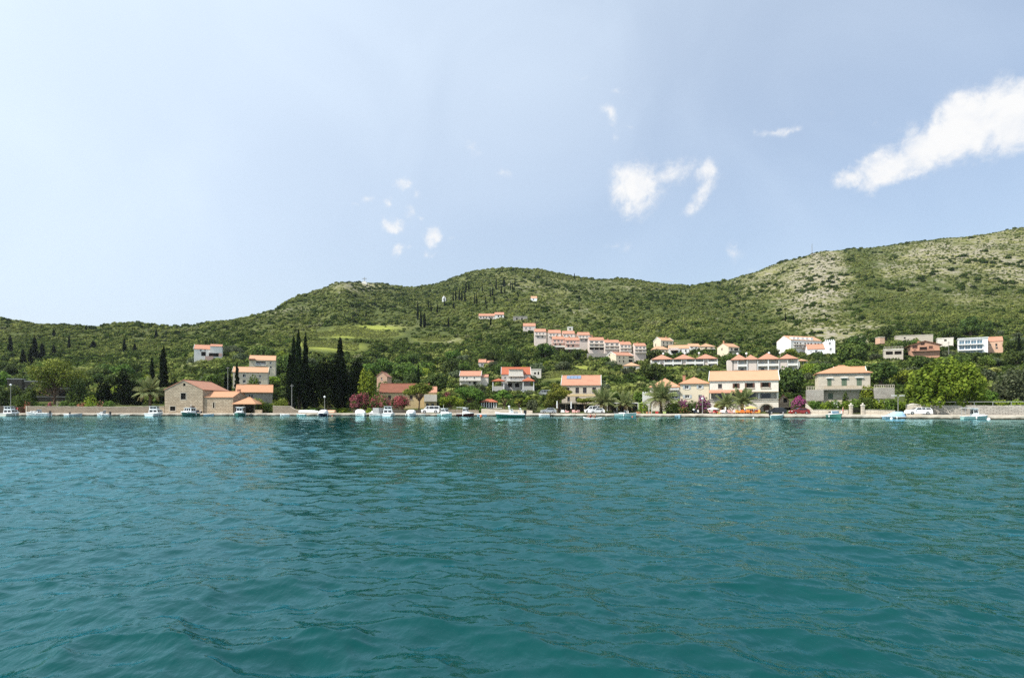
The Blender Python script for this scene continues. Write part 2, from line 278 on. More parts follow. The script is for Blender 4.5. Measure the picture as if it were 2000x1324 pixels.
    leaf('leaf_mid', (.026, .048, .012), (.066, .105, .02), (.14, .185, .035)); leaf('leaf_palm', (.09, .12, .035), (.17, .20, .07), (.34, .34, .16), .25); leaf('leaf_dry', (.16, .12, .05), (.25, .19, .08), (.34, .27, .13), .2); leaf('leaf_yellow', (.14, .13, .03), (.24, .22, .05), (.36, .31, .09), .3)
    leaf('flower_pink', (.20, .04, .055), (.34, .09, .10), (.54, .23, .22), .3); leaf('flower_magenta', (.20, .025, .11), (.34, .06, .21), (.48, .19, .36), .3); leaf('flower_salmon', (.32, .09, .05), (.46, .18, .11), (.56, .30, .20), .3); leaf('flower_white', (.5, .48, .42), (.6, .6, .52), (.7, .7, .62), .3)
    scrubleaf('scrub_leaf')
    # quay: pale worn concrete on top, stained dark where the sea wets it
    t = NT('quay_concrete'); p = t.pos(); z = t.n('ShaderNodeSeparateXYZ', Vector=p).outputs[2]; n = t.noise(p, .8, 6, .6); n2 = t.noise(p, .12, 3)
    c = t.mix(t.ramp(n, .35, .7), (.42, .37, .30), (.56, .50, .42)); c = t.mix(t.ramp(n2, .4, .7, 0, .35), c, (.40, .35, .28))
    wet = t.ramp(t.math('ADD', z, t.math('MULTIPLY', t.math('SUBTRACT', n, .5), .45)), .18, .36, 1, 0); t.bsdf(t.mix(wet, c, (.045, .042, .028)), .9, .2, n, .5, .05)
    t = NT('gravel_road'); p = t.pos(); n = t.noise(p, 1.5, 5); t.bsdf(t.mix(n, (.40, .36, .29), (.56, .51, .43)), .95, .1, n, .4, .03)
    # hillside ground: limestone, dry grass, leaf litter
    t = NT('hill_ground'); p = t.pos(); rk = t.attr('rock'); gr = t.attr('field')
    mp = t.n('ShaderNodeMapping', Vector=p); mp.inputs['Scale'].default_value = (1, 1, 2.2)
    n = t.noise(mp.outputs[0], .16, 9, .72, .4); nf = t.noise(p, .9, 6, .7); nb = t.noise(p, .022, 4)
    grass = t.mix(t.ramp(nf, .3, .7), (.13, .14, .045), (.23, .22, .085)); litter = t.mix(t.ramp(nf, .3, .7), (.05, .065, .02), (.10, .12, .035))
    green = t.mix(t.ramp(nf, .3, .7), (.21, .25, .045), (.34, .36, .085)); lime = t.mix(t.ramp(nf, .25, .75), (.21, .19, .145), (.38, .34, .265))
    soil = t.mix(t.ramp(t.math('ADD', nb, t.math('MULTIPLY', rk, .45)), .58, .88), litter, grass)
    f = t.ramp(t.math('ADD', n, t.math('MULTIPLY', rk, .22)), .60, .73); c = t.mix(f, soil, lime); c = t.mix(gr, c, green)
    t.bsdf(c, .97, .05, t.math('ADD', n, t.math('MULTIPLY', nf, .4)), .9, 1.2)
    # sea
    t = NT('sea_water'); p = t.pos(); mp = t.n('ShaderNodeMapping', Vector=p); mp.inputs['Rotation'].default_value = (0, 0, R(24)); mp.inputs['Scale'].default_value = (1, .6, 1)
    n1 = t.noise(mp.outputs[0], 8.0, 4, .55, .4); n2 = t.noise(mp.outputs[0], 2.1, 3, .5, .3)
    h = t.math('ADD', t.math('MULTIPLY', n1, .30), n2)
    col = t.mix(t.ramp(t.noise(p, .035, 3), .35, .65), (.0, .037, .036), (.0, .050, .045))
    bp = t.n('ShaderNodeBump', Height=h, Strength=1.0, Distance=.05); fr = t.n('ShaderNodeFresnel', IOR=1.34, Normal=bp.outputs[0]); df = t.n('ShaderNodeBsdfDiffuse', Color=col); gl = t.n('ShaderNodeBsdfGlossy', Color=(.60, .93, 1.0), Roughness=.02, Normal=bp.outputs[0]); ms = t.n('ShaderNodeMixShader')
    t.put(ms.inputs[0], fr.outputs[0]); t.t.links.new(df.outputs[0], ms.inputs[1]); t.t.links.new(gl.outputs[0], ms.inputs[2]); t.t.links.new(ms.outputs[0], t.out.inputs[0])
make_materials()
# ------------------------------------------------------------------ the lie of the land
SHX = np.array([-2600, -400, -250, -136.8, -68.4, 0, 25.4, 57.8, 79.6, 98.2, 150, 260, 2600]); SHY = np.array([175, 170, 165, 162.8, 162.8, 158.7, 151, 137.5, 126.3, 116.8, 96, 60, 20.])
def shore(X): return np.interp(X, SHX, SHY)
COLS = {   # photo column : (distance, photo row of the ground there)
 -500: [(172, 793), (185, 786), (250, 757), (330, 716), (470, 640)],
 0: [(170, 793), (185, 785), (250, 757), (330, 716), (480, 628)],
 200: [(170, 793), (185, 788), (250, 762), (350, 706), (500, 639)],
 330: [(170, 797), (185, 791), (250, 760), (350, 700), (520, 638)],
 450: [(170, 800), (195, 783), (215, 757), (240, 739), (290, 702), (360, 675), (560, 626)],
 600: [(170, 801), (200, 792), (250, 762), (290, 722), (330, 698), (350, 683), (385, 668), (440, 650), (520, 626), (680, 579)],
 700: [(170, 801), (200, 792), (250, 765), (300, 735), (350, 700), (385, 672), (420, 656), (470, 641), (600, 602), (850, 549)],
 800: [(170, 801), (200, 790), (250, 765), (300, 740), (350, 705), (400, 668), (450, 647), (600, 607), (900, 560)],
 900: [(170, 801), (200, 785), (255, 750), (300, 727), (350, 694), (400, 668), (450, 647), (600, 598), (900, 536)],
 985: [(170, 801), (200, 786), (225, 770), (255, 759), (300, 733), (350, 696), (400, 662), (470, 630), (600, 587), (880, 524)],
 1100: [(172, 803), (200, 783), (250, 754), (300, 724), (345, 690), (370, 676), (400, 660), (460, 637), (600, 592), (850, 540)],
 1200: [(165, 803), (200, 778), (250, 748), (300, 727), (330, 712), (360, 694), (400, 668), (470, 632), (600, 590), (800, 544)],
 1350: [(160, 803), (180, 788), (215, 766), (260, 742), (300, 722), (330, 703), (350, 690), (400, 655), (500, 613), (800, 558)],
 1500: [(158, 803), (175, 785), (210, 763), (260, 741), (290, 729), (330, 703), (400, 658), (500, 617), (780, 523)],
 1620: [(138, 806), (147, 800), (165, 782), (200, 758), (260, 724), (310, 703), (340, 682), (400, 642), (500, 592), (760, 489)],
 1750: [(134, 806), (150, 790), (170, 775), (210, 747), (255, 712), (290, 687), (330, 658), (400, 622), (500, 574), (740, 475)],
 2000: [(123, 806), (127, 791), (150, 780), (200, 748), (240, 717), (280, 691), (330, 652), (400, 614), (500, 562), (700, 443)],
 2500: [(110, 806), (115, 790), (150, 775), (200, 740), (240, 710), (280, 680), (330, 640), (400, 600), (500, 545), (660, 405)]}
YG = np.concatenate([np.arange(20, 440, 2.), np.arange(440, 1300, 5.), np.arange(1300, 4001, 100.)])
CK = sorted(COLS); PROF = []
for c in CK:
    pts = COLS[c]; ys = [p[0] for p in pts]; zs = [CH - (p[1] - HOR) * p[0] / F for p in pts]
    ye, ze = ys[-1], zs[-1]
    ys = ys + [ye + 40, ye + 150, ye + 500, ye + 1500, 5000]; zs = zs + [ze - 2, ze - 30, max(ze - 130, 5), 4, 4]
    PROF.append(np.interp(YG, ys, zs))
PROF = np.array(PROF)
PXF = np.arange(-500, 2501, 10.); PR2 = np.array([np.interp(PXF, CK, PROF[:, j]) for j in range(len(YG))]).T
for _ in range(3):
    p = np.pad(PR2, ((2, 2), (0, 0)), 'edge'); PR2 = (p[:-4] + p[1:-3] + p[2:-2] + p[3:-1] + p[4:]) / 5
# ridge line kept as photographed after the smoothing
RPX = [-500, 0, 60, 130, 200, 260, 330, 380, 450, 500, 540, 580, 620, 660, 700, 740, 790, 840, 880, 930, 990, 1050, 1110, 1160, 1210, 1250, 1300, 1350, 1420, 1480, 1540, 1600, 1640, 1700, 1760, 1820, 1880, 1940, 2000, 2500]
RPY = [622, 622, 633, 637, 639, 634, 640, 638, 627, 614, 604, 583, 571, 557, 550, 554, 561, 558, 545, 528, 524, 530, 541, 546, 543, 548, 554, 558, 549, 530, 510, 491, 489, 482, 475, 468, 460, 452, 443, 400]
def smooth(t): t = np.clip(t, 0, 1); return t * t * (3 - 2 * t)
TOP = np.max((PR2 - CH) / YG[None, :], axis=1); WANT = (HOR - np.interp(PXF, RPX, RPY)) / F
FAC = WANT / TOP
PR2 = PR2 * (1 + (FAC[:, None] - 1) * smooth((YG[None, :] - 330) / 200))
def ground_raw(X, Y):
    X = np.asarray(X, float); Y = np.asarray(Y, float); Ys = shore(X); d = Y - Ys
    px = np.clip(CX + F * X / np.maximum(Y, 20), -500, 2500); fi = (px + 500) / 10; i = np.clip(fi.astype(int), 0, len(PXF) - 2); fr = fi - i
    j = np.clip(np.searchsorted(YG, Y) - 1, 0, len(YG) - 2); g = np.clip((Y - YG[j]) / (YG[j + 1] - YG[j]), 0, 1)
    z = (PR2[i, j] * (1 - fr) + PR2[i + 1, j] * fr) * (1 - g) + (PR2[i, j + 1] * (1 - fr) + PR2[i + 1, j + 1] * fr) * g
    amp = np.clip((Y - 180) / 400, 0, 1)
    z = z + amp * (9 * (fbm(X / 95, Y / 95, 3, 3) - .5) + 3.2 * (fbm(X / 22, Y / 22, 3, 9) - .5))
    base = .5
    k = smooth((d - 6) / 7)
    z = base + (z - base) * k
    return np.where(d < .6, -2.5, np.where(d < 6, base, np.maximum(z, base)))
GX = np.concatenate([np.arange(-2600, -700, 60.), np.arange(-700, 700, 4.), np.arange(700, 2601, 60.)])
GD = np.concatenate([[-6, .4, .8], np.arange(3, 260, 2.5), np.arange(260, 800, 4.), np.arange(800, 1300, 20.), np.arange(1300, 4000, 150.)])
XX, DD = np.meshgrid(GX, GD, indexing='ij'); YY = shore(XX) + DD; ZZ = ground_raw(XX, YY)
def ground(X, Y):
    X = np.asarray(X, float); d = np.asarray(Y, float) - shore(X)
    i = np.clip(np.searchsorted(GX, X) - 1, 0, len(GX) - 2); j = np.clip(np.searchsorted(GD, d) - 1, 0, len(GD) - 2)
    a = np.clip((X - GX[i]) / (GX[i + 1] - GX[i]), 0, 1); b = np.clip((d - GD[j]) / (GD[j + 1] - GD[j]), 0, 1)
    return (ZZ[i, j] * (1 - a) + ZZ[i + 1, j] * a) * (1 - b) + (ZZ[i, j + 1] * (1 - a) + ZZ[i + 1, j + 1] * a) * b
def gz(x, y): return float(ground(x, y))
HY = np.arange(118, 1000, 1.)
def hitY(px, py):
    X = (px - CX) * HY / F; zr = CH - (py - HOR) * HY / F; g = ground(X, HY); ok = np.nonzero((g >= zr) & (HY > shore(X) + 1))[0]
    return float(HY[ok[0]]) if len(ok) else 900.
def P(px, py, Y): return Vector(((px - CX) * Y / F, Y, CH - (py - HOR) * Y / F))
def proj(X, Y, Z): return CX + F * X / Y, HOR - F * (Z - CH) / Y
def ell(px, py, cx, cy, rx, ry, t=0):
    k, q = math.cos(t), math.sin(t); dx, dy = px - cx, py - cy
    return np.clip(1.35 - np.sqrt(((dx * k + dy * q) / rx) ** 2 + ((-dx * q + dy * k) / ry) ** 2), 0, 1)
def rockiness(X, Y, Z):
    px, py = proj(X, Y, Z); r = np.zeros_like(px)
    for e in [(1600, 545, 95, 110, .25, .85), (1510, 545, 95, 40, -.3, .62), (1860, 500, 230, 55, -.2, .7), (1980, 520, 120, 60, 0, .6), (1720, 555, 120, 25, .1, .45), (700, 560, 70, 14, 0, .7), (1060, 560, 190, 28, .1, .34), (1230, 560, 120, 16, .05, .34),
              (1640, 655, 90, 18, .2, .8), (1700, 640, 60, 16, 0, .6), (1120, 605, 90, 18, .2, .35), (770, 637, 70, 12, 0, .25), (1290, 670, 14, 12, 0, .8), (560, 610, 60, 12, -.2, .4), (880, 665, 60, 10, 0, .45), (1900, 560, 140, 60, 0, .35)]:
        r = np.maximum(r, ell(px, py, *e[:5]) * e[5])
    g = np.maximum(ell(px, py, 1690, 540, 30, 90, -.55), ell(px, py, 1780, 610, 120, 35, .35))       # green gully
    return np.clip((r - .38 * g) * (.55 + .9 * fbm(X / 26, Y / 26, 4, 44)), 0, 1)
def fieldness(X, Y, Z):
    px, py = proj(X, Y, Z); r = np.zeros_like(px)
    for e in [(720, 642, 60, 7, 0, 1), (695, 653, 75, 7, 0, 1), (645, 675, 62, 10, .05, .9), (850, 663, 40, 5, 0, .5), (1110, 732, 50, 8, -.05, .8), (1150, 718, 60, 5, 0, .7), (740, 745, 40, 6, 0, .6), (850, 715, 45, 9, 0, .5), (520, 690, 25, 6, 0, .7), (1240, 728, 40, 6, 0, .5), (1140, 765, 30, 10, 0, .5), (1230, 720, 30, 5, 0, .5), (1080, 780, 30, 12, 0, .6)]:
        r = np.maximum(r, ell(px, py, *e[:5]) * e[5])
    return np.clip(r * 1.4, 0, 1)
def build_land():
    ni, nj = XX.shape; V = np.stack([XX, YY, ZZ], -1).reshape(-1, 3); i, j = np.meshgrid(np.arange(ni - 1), np.arange(nj - 1), indexing='ij'); a = (i * nj + j).ravel()
    Q = np.stack([a, a + nj, a + nj + 1, a + 1], -1); X, Y, Z = V.T; Yc = np.maximum(Y, 60)
    me = np_mesh('hillside', V, Q, 'hill_ground', {'rock': rockiness(X, Yc, Z), 'field': fieldness(X, Yc, Z)}, True)
    tag(link('hillside', me), 'green and rocky hillside rising behind the waterfront village', kind='structure')
    # quay: a long pale apron with a slightly uneven edge
    xs = np.concatenate([[-400, -300, -200], np.arange(-160, 130, 1.2), [150, 200, 260]]); m = MB(); prev = None
    for k, x in enumerate(xs):
        y = float(shore(x)); n1, n2 = .08 * math.sin(x * 1.3) + random.uniform(-.07, .07), random.uniform(-.03, .03); zt = .66 if x < 20 else .70 + .1 * min(1, (x - 20) / 60)
        sec = [(x, y + n1 - .05, -1.6), (x, y + n1, .1), (x, y + n2, zt - .12), (x, y + .06 + n2, zt), (x, y + 1.0, zt + .01), (x, y + 7.2, zt + .02), (x, y + 7.3, -1)]
        if prev: m.loft([prev, sec])
        prev = sec
    tag(m.build('quay', 'quay_concrete'), 'long pale concrete quay along the shore', kind='structure')
def build_sea():
    r = .0047; ys = [2.2]
    while ys[-1] < 190: ys.append(ys[-1] * (1 + r) + .003)
    ys = np.array(ys); us = np.linspace(-1.25, 1.25, 520); Xg = us[None, :] * (ys[:, None] + 3); Yg = np.repeat(ys[:, None], len(us), 1)
    Z = np.zeros_like(Xg); dX = np.zeros_like(Xg); dY = np.zeros_like(Xg); sp = (ys * .0052)[:, None]
    rg = np.random.default_rng(21); gust = (.6 + .8 * fbm(Xg / 9 + 50, Yg / 14 + 50, 3, 31)) * (.55 + .9 * fbm(Xg / 38 + 20, Yg / 55 + 20, 3, 77))
    NW = 150; lam = np.exp(rg.uniform(math.log(.13), math.log(4.2), NW)); ang = rg.normal(R(66), R(52), NW); ph = rg.uniform(0, 6.283, NW)
    for l, t, p0 in zip(lam, ang, ph):
        s = .0168 * (1.0 if l < .8 else (.8 / l) ** .6)        # slope carried by this wave
        k = 2 * math.pi / l; a = s * math.sqrt(2) / k; fade = np.clip((l / sp - 2.2) / 2.5, 0, 1)
        th = k * (math.cos(t) * Xg + math.sin(t) * Yg) + p0; A = a * fade * gust
        Z += A * np.sin(th); dX -= 1.25 * A * math.cos(t) * np.cos(th) * -1; dY -= 1.25 * A * math.sin(t) * np.cos(th) * -1
    V = np.stack([Xg + dX, Yg + dY, Z], -1).reshape(-1, 3); n, mcol = Xg.shape
    i, j = np.meshgrid(np.arange(n - 1), np.arange(mcol - 1), indexing='ij'); a = (i * mcol + j).ravel(); Q = np.stack([a, a + 1, a + mcol + 1, a + mcol], -1)
    # flat sheets that carry the bay on beyond the frame and behind the viewer
    B = len(V); y0, y1 = ys[0] - .02, ys[-1]; xa, xb = 1.24 * (y0 + 3), 1.24 * (y1 + 3)
    ex = np.array([(-xb, y1, -.03), (-xa, y0, -.03), (-4000, y0, -.03), (-4000, y1, -.03), (xa, y0, -.03), (xb, y1, -.03), (4000, y1, -.03), (4000, y0, -.03), (-4000, -4000, -.03), (4000, -4000, -.03)])
    V = np.concatenate([V, ex]); Q = np.concatenate([Q, B + np.array([(0, 3, 2, 1), (4, 7, 6, 5), (8, 9, 7, 2)])])
    tag(link('sea', np_mesh('sea', V, Q, 'sea_water', None, True)), 'rippled teal sea of the bay', kind='structure')
build_land(); build_sea()
# ------------------------------------------------------------------ buildings
KEEP = []      # photo rectangles that planting must not hide: (x0, x1, lowest visible wall row, top row, distance)
LAND = []      # landmarks for describing plants: (column, row, phrase)
def facade(m, A, U, w, h, ops, N, rev=.22, top=None, mi=0, mr=0):
    """wall from A along unit U (2-D), outward normal N; ops = (s0,s1,t0,t1); top = [(s,z)...] roofline"""
    top = top or [(0, h), (w, h)]
    def tz(s): return float(np.interp(s, [q[0] for q in top], [q[1] for q in top]))
    xs = sorted(set([0, w] + [q[0] for q in top] + [v for o in ops for v in o[:2]])); P3 = lambda s, z, d=0: (A[0] + U[0] * s - N[0] * d, A[1] + U[1] * s - N[1] * d, A[2] + z)
    for a, b in zip(xs[:-1], xs[1:]):
        if b - a < 1e-4: continue
        mid = (a + b) / 2; cut = sorted([(o[2], o[3]) for o in ops if o[0] < mid < o[1]]); z = 0
        for c0, c1 in cut:
            if c0 > z + 1e-4: m.quad(P3(a, z), P3(b, z), P3(b, c0), P3(a, c0), mi)
            z = max(z, c1)
        m.quad(P3(a, z), P3(b, z), P3(b, tz(b)), P3(a, tz(a)), mi)
    for o in ops:
        s0, s1, t0, t1 = o[:4]; r = o[4] if len(o) > 4 else rev
        for (p, q) in (((s0, t0), (s1, t0)), ((s1, t0), (s1, t1)), ((s1, t1), (s0, t1)), ((s0, t1), (s0, t0))):
            m.quad(P3(*p), P3(*q), P3(*q, r), P3(*p, r), mr)
def win_part(root, A, U, N, s0, s1, t0, t1, style, rev=.22):
    """one window or door: a frame with its pane (and shutters) as sub-parts"""
    def B(m, a, b, z0, z1, d0, d1):
        q = lambda s, d: (A[0] + U[0] * s - N[0] * d, A[1] + U[1] * s - N[1] * d)
        c = [q(a, d0), q(b, d0), q(b, d1), q(a, d1)]
        m.add([(x, y, A[2] + z0) for x, y in c] + [(x, y, A[2] + z1) for x, y in c], [(0, 3, 2, 1), (4, 5, 6, 7), (0, 1, 5, 4), (1, 2, 6, 5), (2, 3, 7, 6), (3, 0, 4, 7)])
    w, h = s1 - s0, t1 - t0; fm = {'w': 'white_paint', 'b': 'brown_wood', 'g': 'green_shutter', 's': 'white_paint', 'd': 'brown_wood', 'o': 'iron', 'k': 'white_paint', 'v': 'white_paint', 'q': 'pale_stucco', 'r': 'brown_wood'}[style]
    e = min(.09, w * .16); d = rev - .09
    if style == 'g':
        o = MB()
        for k in (0, 1): B(o, s0 + k * w / 2 + .02, s0 + (k + 1) * w / 2 - .02, t0, t1, .02, .08)
        p = o.build('shutter', 'green_shutter', root); return p
    m = MB()
    for a, b, c, dd in ((s0, s0 + e, t0, t1), (s1 - e, s1, t0, t1), (s0 + e, s1 - e, t0, t0 + e), (s0 + e, s1 - e, t1 - e, t1)): B(m, a, b, c, dd, d, d + .07)
    if style in 'wsbkvr' and w > .75: B(m, s0 + w / 2 - .04, s0 + w / 2 + .04, t0 + e, t1 - e, d, d + .07)
    nm = 'door' if style in 'd' else 'window'
    f = m.build(nm, fm, root); g = MB(); B(g, s0 + e / 2, s1 - e / 2, t0 + e / 2, t1 - e / 2, rev - .03, rev + .02)
    g.build('pane' if nm == 'window' else 'door_leaf', {'d': 'brown_wood', 'o': 'room_shade', 'v': 'blue_glass'}.get(style, 'glass'), f)  # open style has no glass: a near-black sheet paints the shade inside
    if style in 'wbskvr' and h < 2.0:
        l = MB(); B(l, s0 - .1, s1 + .1, t0 - .12, t0 - .002, -.1, -.003); l.build('sill', 'pale_stucco', f)
    if style in 'sr':
        for a in (s0 - w * .52, s1 + .02):
            l = MB(); B(l, a, a + w * .5, t0, t1, -.07, -.01); l.build('shutter', 'grey_shutter' if style == 's' else 'brown_wood', f)
    if style == 'q':
        l = MB(); B(l, s0 - .25, s1 + .25, t1 + .12, t1 + .3, -.3, -.003); l.build('lintel', 'white_paint', f)
    return f
def roof_part(root, w, d, he, hr, kind, mat, ov=.35, x0=None, x1=None, y0=0, hipa=None, th=.16, trim=None):
    x0 = -w / 2 if x0 is None else x0; x1 = w / 2 if x1 is None else x1; m = MB(); yc = y0 + d / 2
    if kind == 'gx':
        t = (hr - he) / (d / 2); poly = [(y0 - ov, he - ov * t), (yc, hr), (y0 + d + ov, he - ov * t), (y0 + d + ov, he - ov * t - th), (yc, hr - th), (y0 - ov, he - ov * t - th)]
        poly = [(a, b + th + .02) for a, b in poly]; m.prism(poly[::-1], 'x', x0 - ov * .5, x1 + ov * .5)
    elif kind == 'gy':
        xc = (x0 + x1) / 2; t = (hr - he) / ((x1 - x0) / 2); poly = [(x0 - ov, he - ov * t), (xc, hr), (x1 + ov, he - ov * t), (x1 + ov, he - ov * t - th), (xc, hr - th), (x0 - ov, he - ov * t - th)]
        poly = [(a, b + th + .02) for a, b in poly]; m.prism(poly, 'y', y0 - ov * .6, y0 + d + ov * .5)
    elif kind == 'shed':
        poly = [(y0 - ov, he - ov * .2), (y0 + d, hr), (y0 + d, hr + th), (y0 - ov, he + th - ov * .2)]; m.prism(poly, 'x', x0 - ov * .4, x1 + ov * .4)
    elif kind == 'hip':
        a = d / 2 * .95 if hipa is None else hipa; a = min(a, (x1 - x0) / 2 - .05); X0, X1, Y0, Y1 = x0 - ov, x1 + ov, y0 - ov, y0 + d + ov
        v = [(X0, Y0, he), (X1, Y0, he), (X1, Y1, he), (X0, Y1, he), (X0, Y0, he + th), (X1, Y0, he + th), (X1, Y1, he + th), (X0, Y1, he + th), (x0 + a, yc, hr + th), (x1 - a, yc, hr + th)]
        m.add(v, [(0, 3, 2, 1), (0, 1, 5, 4), (1, 2, 6, 5), (2, 3, 7, 6), (3, 0, 4, 7), (4, 5, 9, 8), (5, 6, 9), (6, 7, 8, 9), (7, 4, 8)])
    else:
        m.box(x0 - .12, x1 + .12, y0 - .12, y0 + d + .12, he, he + .35)
    r = m.build('roof', mat, root)
    if kind in ('gx', 'gy', 'hip'):
        c = MB(); 
        if kind == 'gx': c.tube([(x0 - ov * .5, yc, hr + th + .03), (x1 + ov * .5, yc, hr + th + .03)], .13, 6)
        elif kind == 'gy': c.tube([((x0 + x1) / 2, y0 - ov * .6, hr + th + .03), ((x0 + x1) / 2, y0 + d + ov * .5, hr + th + .03)], .13, 6)
        else: c.tube([(x0 + a - .05, yc, hr + th + .02), (x1 - a + .05, yc, hr + th + .02)], .12, 6)
        c.build('ridge_cap', mat, r)
    if trim and kind == 'gx':
        t = (hr - he) / (d / 2)
        for xx in (x0 - ov * .5 - .12, x1 + ov * .5 + .004):
            poly = [(y0 - ov, he - ov * t), (yc, hr), (y0 + d + ov, he - ov * t), (y0 + d + ov, he - ov * t + .32), (yc, hr + .32), (y0 - ov, he - ov * t + .32)]; MB().prism(poly[::-1], 'x', xx, xx + .116).build('verge', trim, r)
    return r
def chimney(roof, x, y, z0, z1, mat='orange_tile', s=.35):
    m = MB(); m.box(x - s, x + s, y - s, y + s, z0, z1); m.box(x - s - .1, x + s + .1, y - s - .1, y + s + .1, z1 + .003, z1 + .15); m.build('chimney', mat, roof)
def house(label, x0, x1, pb, pe, pr, Y=None, depth=8, roof='gx', wall='white_stucco', rmat='orange_tile', wins=(), rot=0, cat='house', name='house', ov=.35, chim=(), lw=(), rw=(), hipa=None, group=None, mark=None, ext=4, trim=None, wall2=None, keep=True, hitp=None):
    if Y is None: Y = hitY((x0 + x1) / 2, hitp or pb + 1)
    s = Y / F; sx = s / (math.cos(rot) - (((x0 + x1) / 2 - CX) / F) * math.sin(rot)); w = (x1 - x0) * sx; c = P((x0 + x1) / 2, pb, Y); he = (pb - pe) * s
    root = thing(name, label, cat, (c.x, c.y, c.z), rot, group)
    if roof == 'gy': hr = (pb - pr) * s
    else: hr = CH + (HOR - pr) * (Y + depth / 2) / F - c.z
    hr = max(hr, he + .3)
    X0, X1 = -w / 2, w / 2; m = MB()
    def cv(ws): return [((a - x0) * sx, (b - x0) * sx, (pb - d) * s, (pb - e) * s, st) for (a, b, e, d, st) in ws]
    fw = cv(wins); lw = list(lw); rw = list(rw)
    ft = [(0, he), (w / 2, hr), (w, he)] if roof == 'gy' else None; st = [(0, he), (depth / 2, hr), (depth, he)] if roof == 'gx' else ([(0, he), (depth, hr)] if roof == 'shed' else None)
    rs = [(0, hr), (depth, he)] if roof == 'shed' else st
    facade(m, (X0, 0, 0), (1, 0), w, he, [o[:4] for o in fw], (0, -1), top=ft)
    facade(m, (X0, depth, 0), (0, -1), depth, he, [o[:4] for o in lw], (-1, 0), top=rs, mi=1)
    facade(m, (X1, 0, 0), (0, 1), depth, he, [o[:4] for o in rw], (1, 0), top=st, mi=1)
    facade(m, (X1, depth, 0), (-1, 0), w, hr if roof == 'shed' else he, [], (0, 1), top=ft)
    for q in ((0, 1, X0, 0), (1, 0, 0, 0)): pass
    e = ext; m.add([(X0, 0, -e), (X1, 0, -e), (X1, depth, -e), (X0, depth, -e), (X0, 0, 0), (X1, 0, 0), (X1, depth, 0), (X0, depth, 0)], [(0, 1, 5, 4), (1, 2, 6, 5), (2, 3, 7, 6), (3, 0, 4, 7)], 1)
    if roof in ('hip', 'flat'): m.quad((X0, 0, he - .01), (X1, 0, he - .01), (X1, depth, he - .01), (X0, depth, he - .01))
    m.build('wall', (wall, wall2 or wall), root)
    for o in fw: win_part(root, (X0, 0, 0), (1, 0), (0, -1), *o)
    for o in lw: win_part(root, (X0, depth, 0), (0, -1), (-1, 0), *o)
    for o in rw: win_part(root, (X1, 0, 0), (0, 1), (1, 0), *o)
    r = roof_part(root, w, depth, he, hr, roof, rmat, ov, hipa=hipa, trim=trim)
    for (px, fy, up) in chim:
        x = X0 + (px - x0) * sx; y = depth * fy; zz = he + (hr - he) * (1 - abs(fy - .5) * 2); chimney(r, x, y, zz - .4, zz + up)
    if keep: KEEP.append((x0 - 2, x1 + 2, pb, min(pe, pr), Y))
    if mark: LAND.append(((x0 + x1) / 2, (pb + pr) / 2, mark))
    root['Y'] = Y; del root['Y']
    return root, dict(s=s, sx=sx, w=w, he=he, hr=hr, Y=Y, d=depth, roof=r, z=c.z, x0=x0, pb=pb)
def bar(root, I, xa, xb, ya, yb, y0, y1, name, mat):
    """a block on the front of a house given by photo rows and columns"""
    s = I['s']; k = I.get('sx', s); m = MB(); m.box(-I['w'] / 2 + (xa - I['x0']) * k, -I['w'] / 2 + (xb - I['x0']) * k, y0, y1, (I['pb'] - yb) * s, (I['pb'] - ya) * s); return m.build(name, mat, root)
def railing(root, I, xa, xb, ya, yb, y, mat='white_paint', step=.35, name='railing'):
    s = I['s']; q = I.get('sx', s); a, b, z0, z1 = -I['w'] / 2 + (xa - I['x0']) * q, -I['w'] / 2 + (xb - I['x0']) * q, (I['pb'] - yb) * s, (I['pb'] - ya) * s; m = MB(); m.box(a, b, y - .05, y + .05, z1 - .1, z1); m.box(a, b, y - .05, y + .05, z0, z0 + .08)
    n = max(2, int((b - a) / step)); 
    for k in range(n + 1): x = a + (b - a) * k / n; m.box(x - .05, x + .05, y - .035, y + .035, z0 + .08, z1 - .1)
    return m.build(name, mat, root)

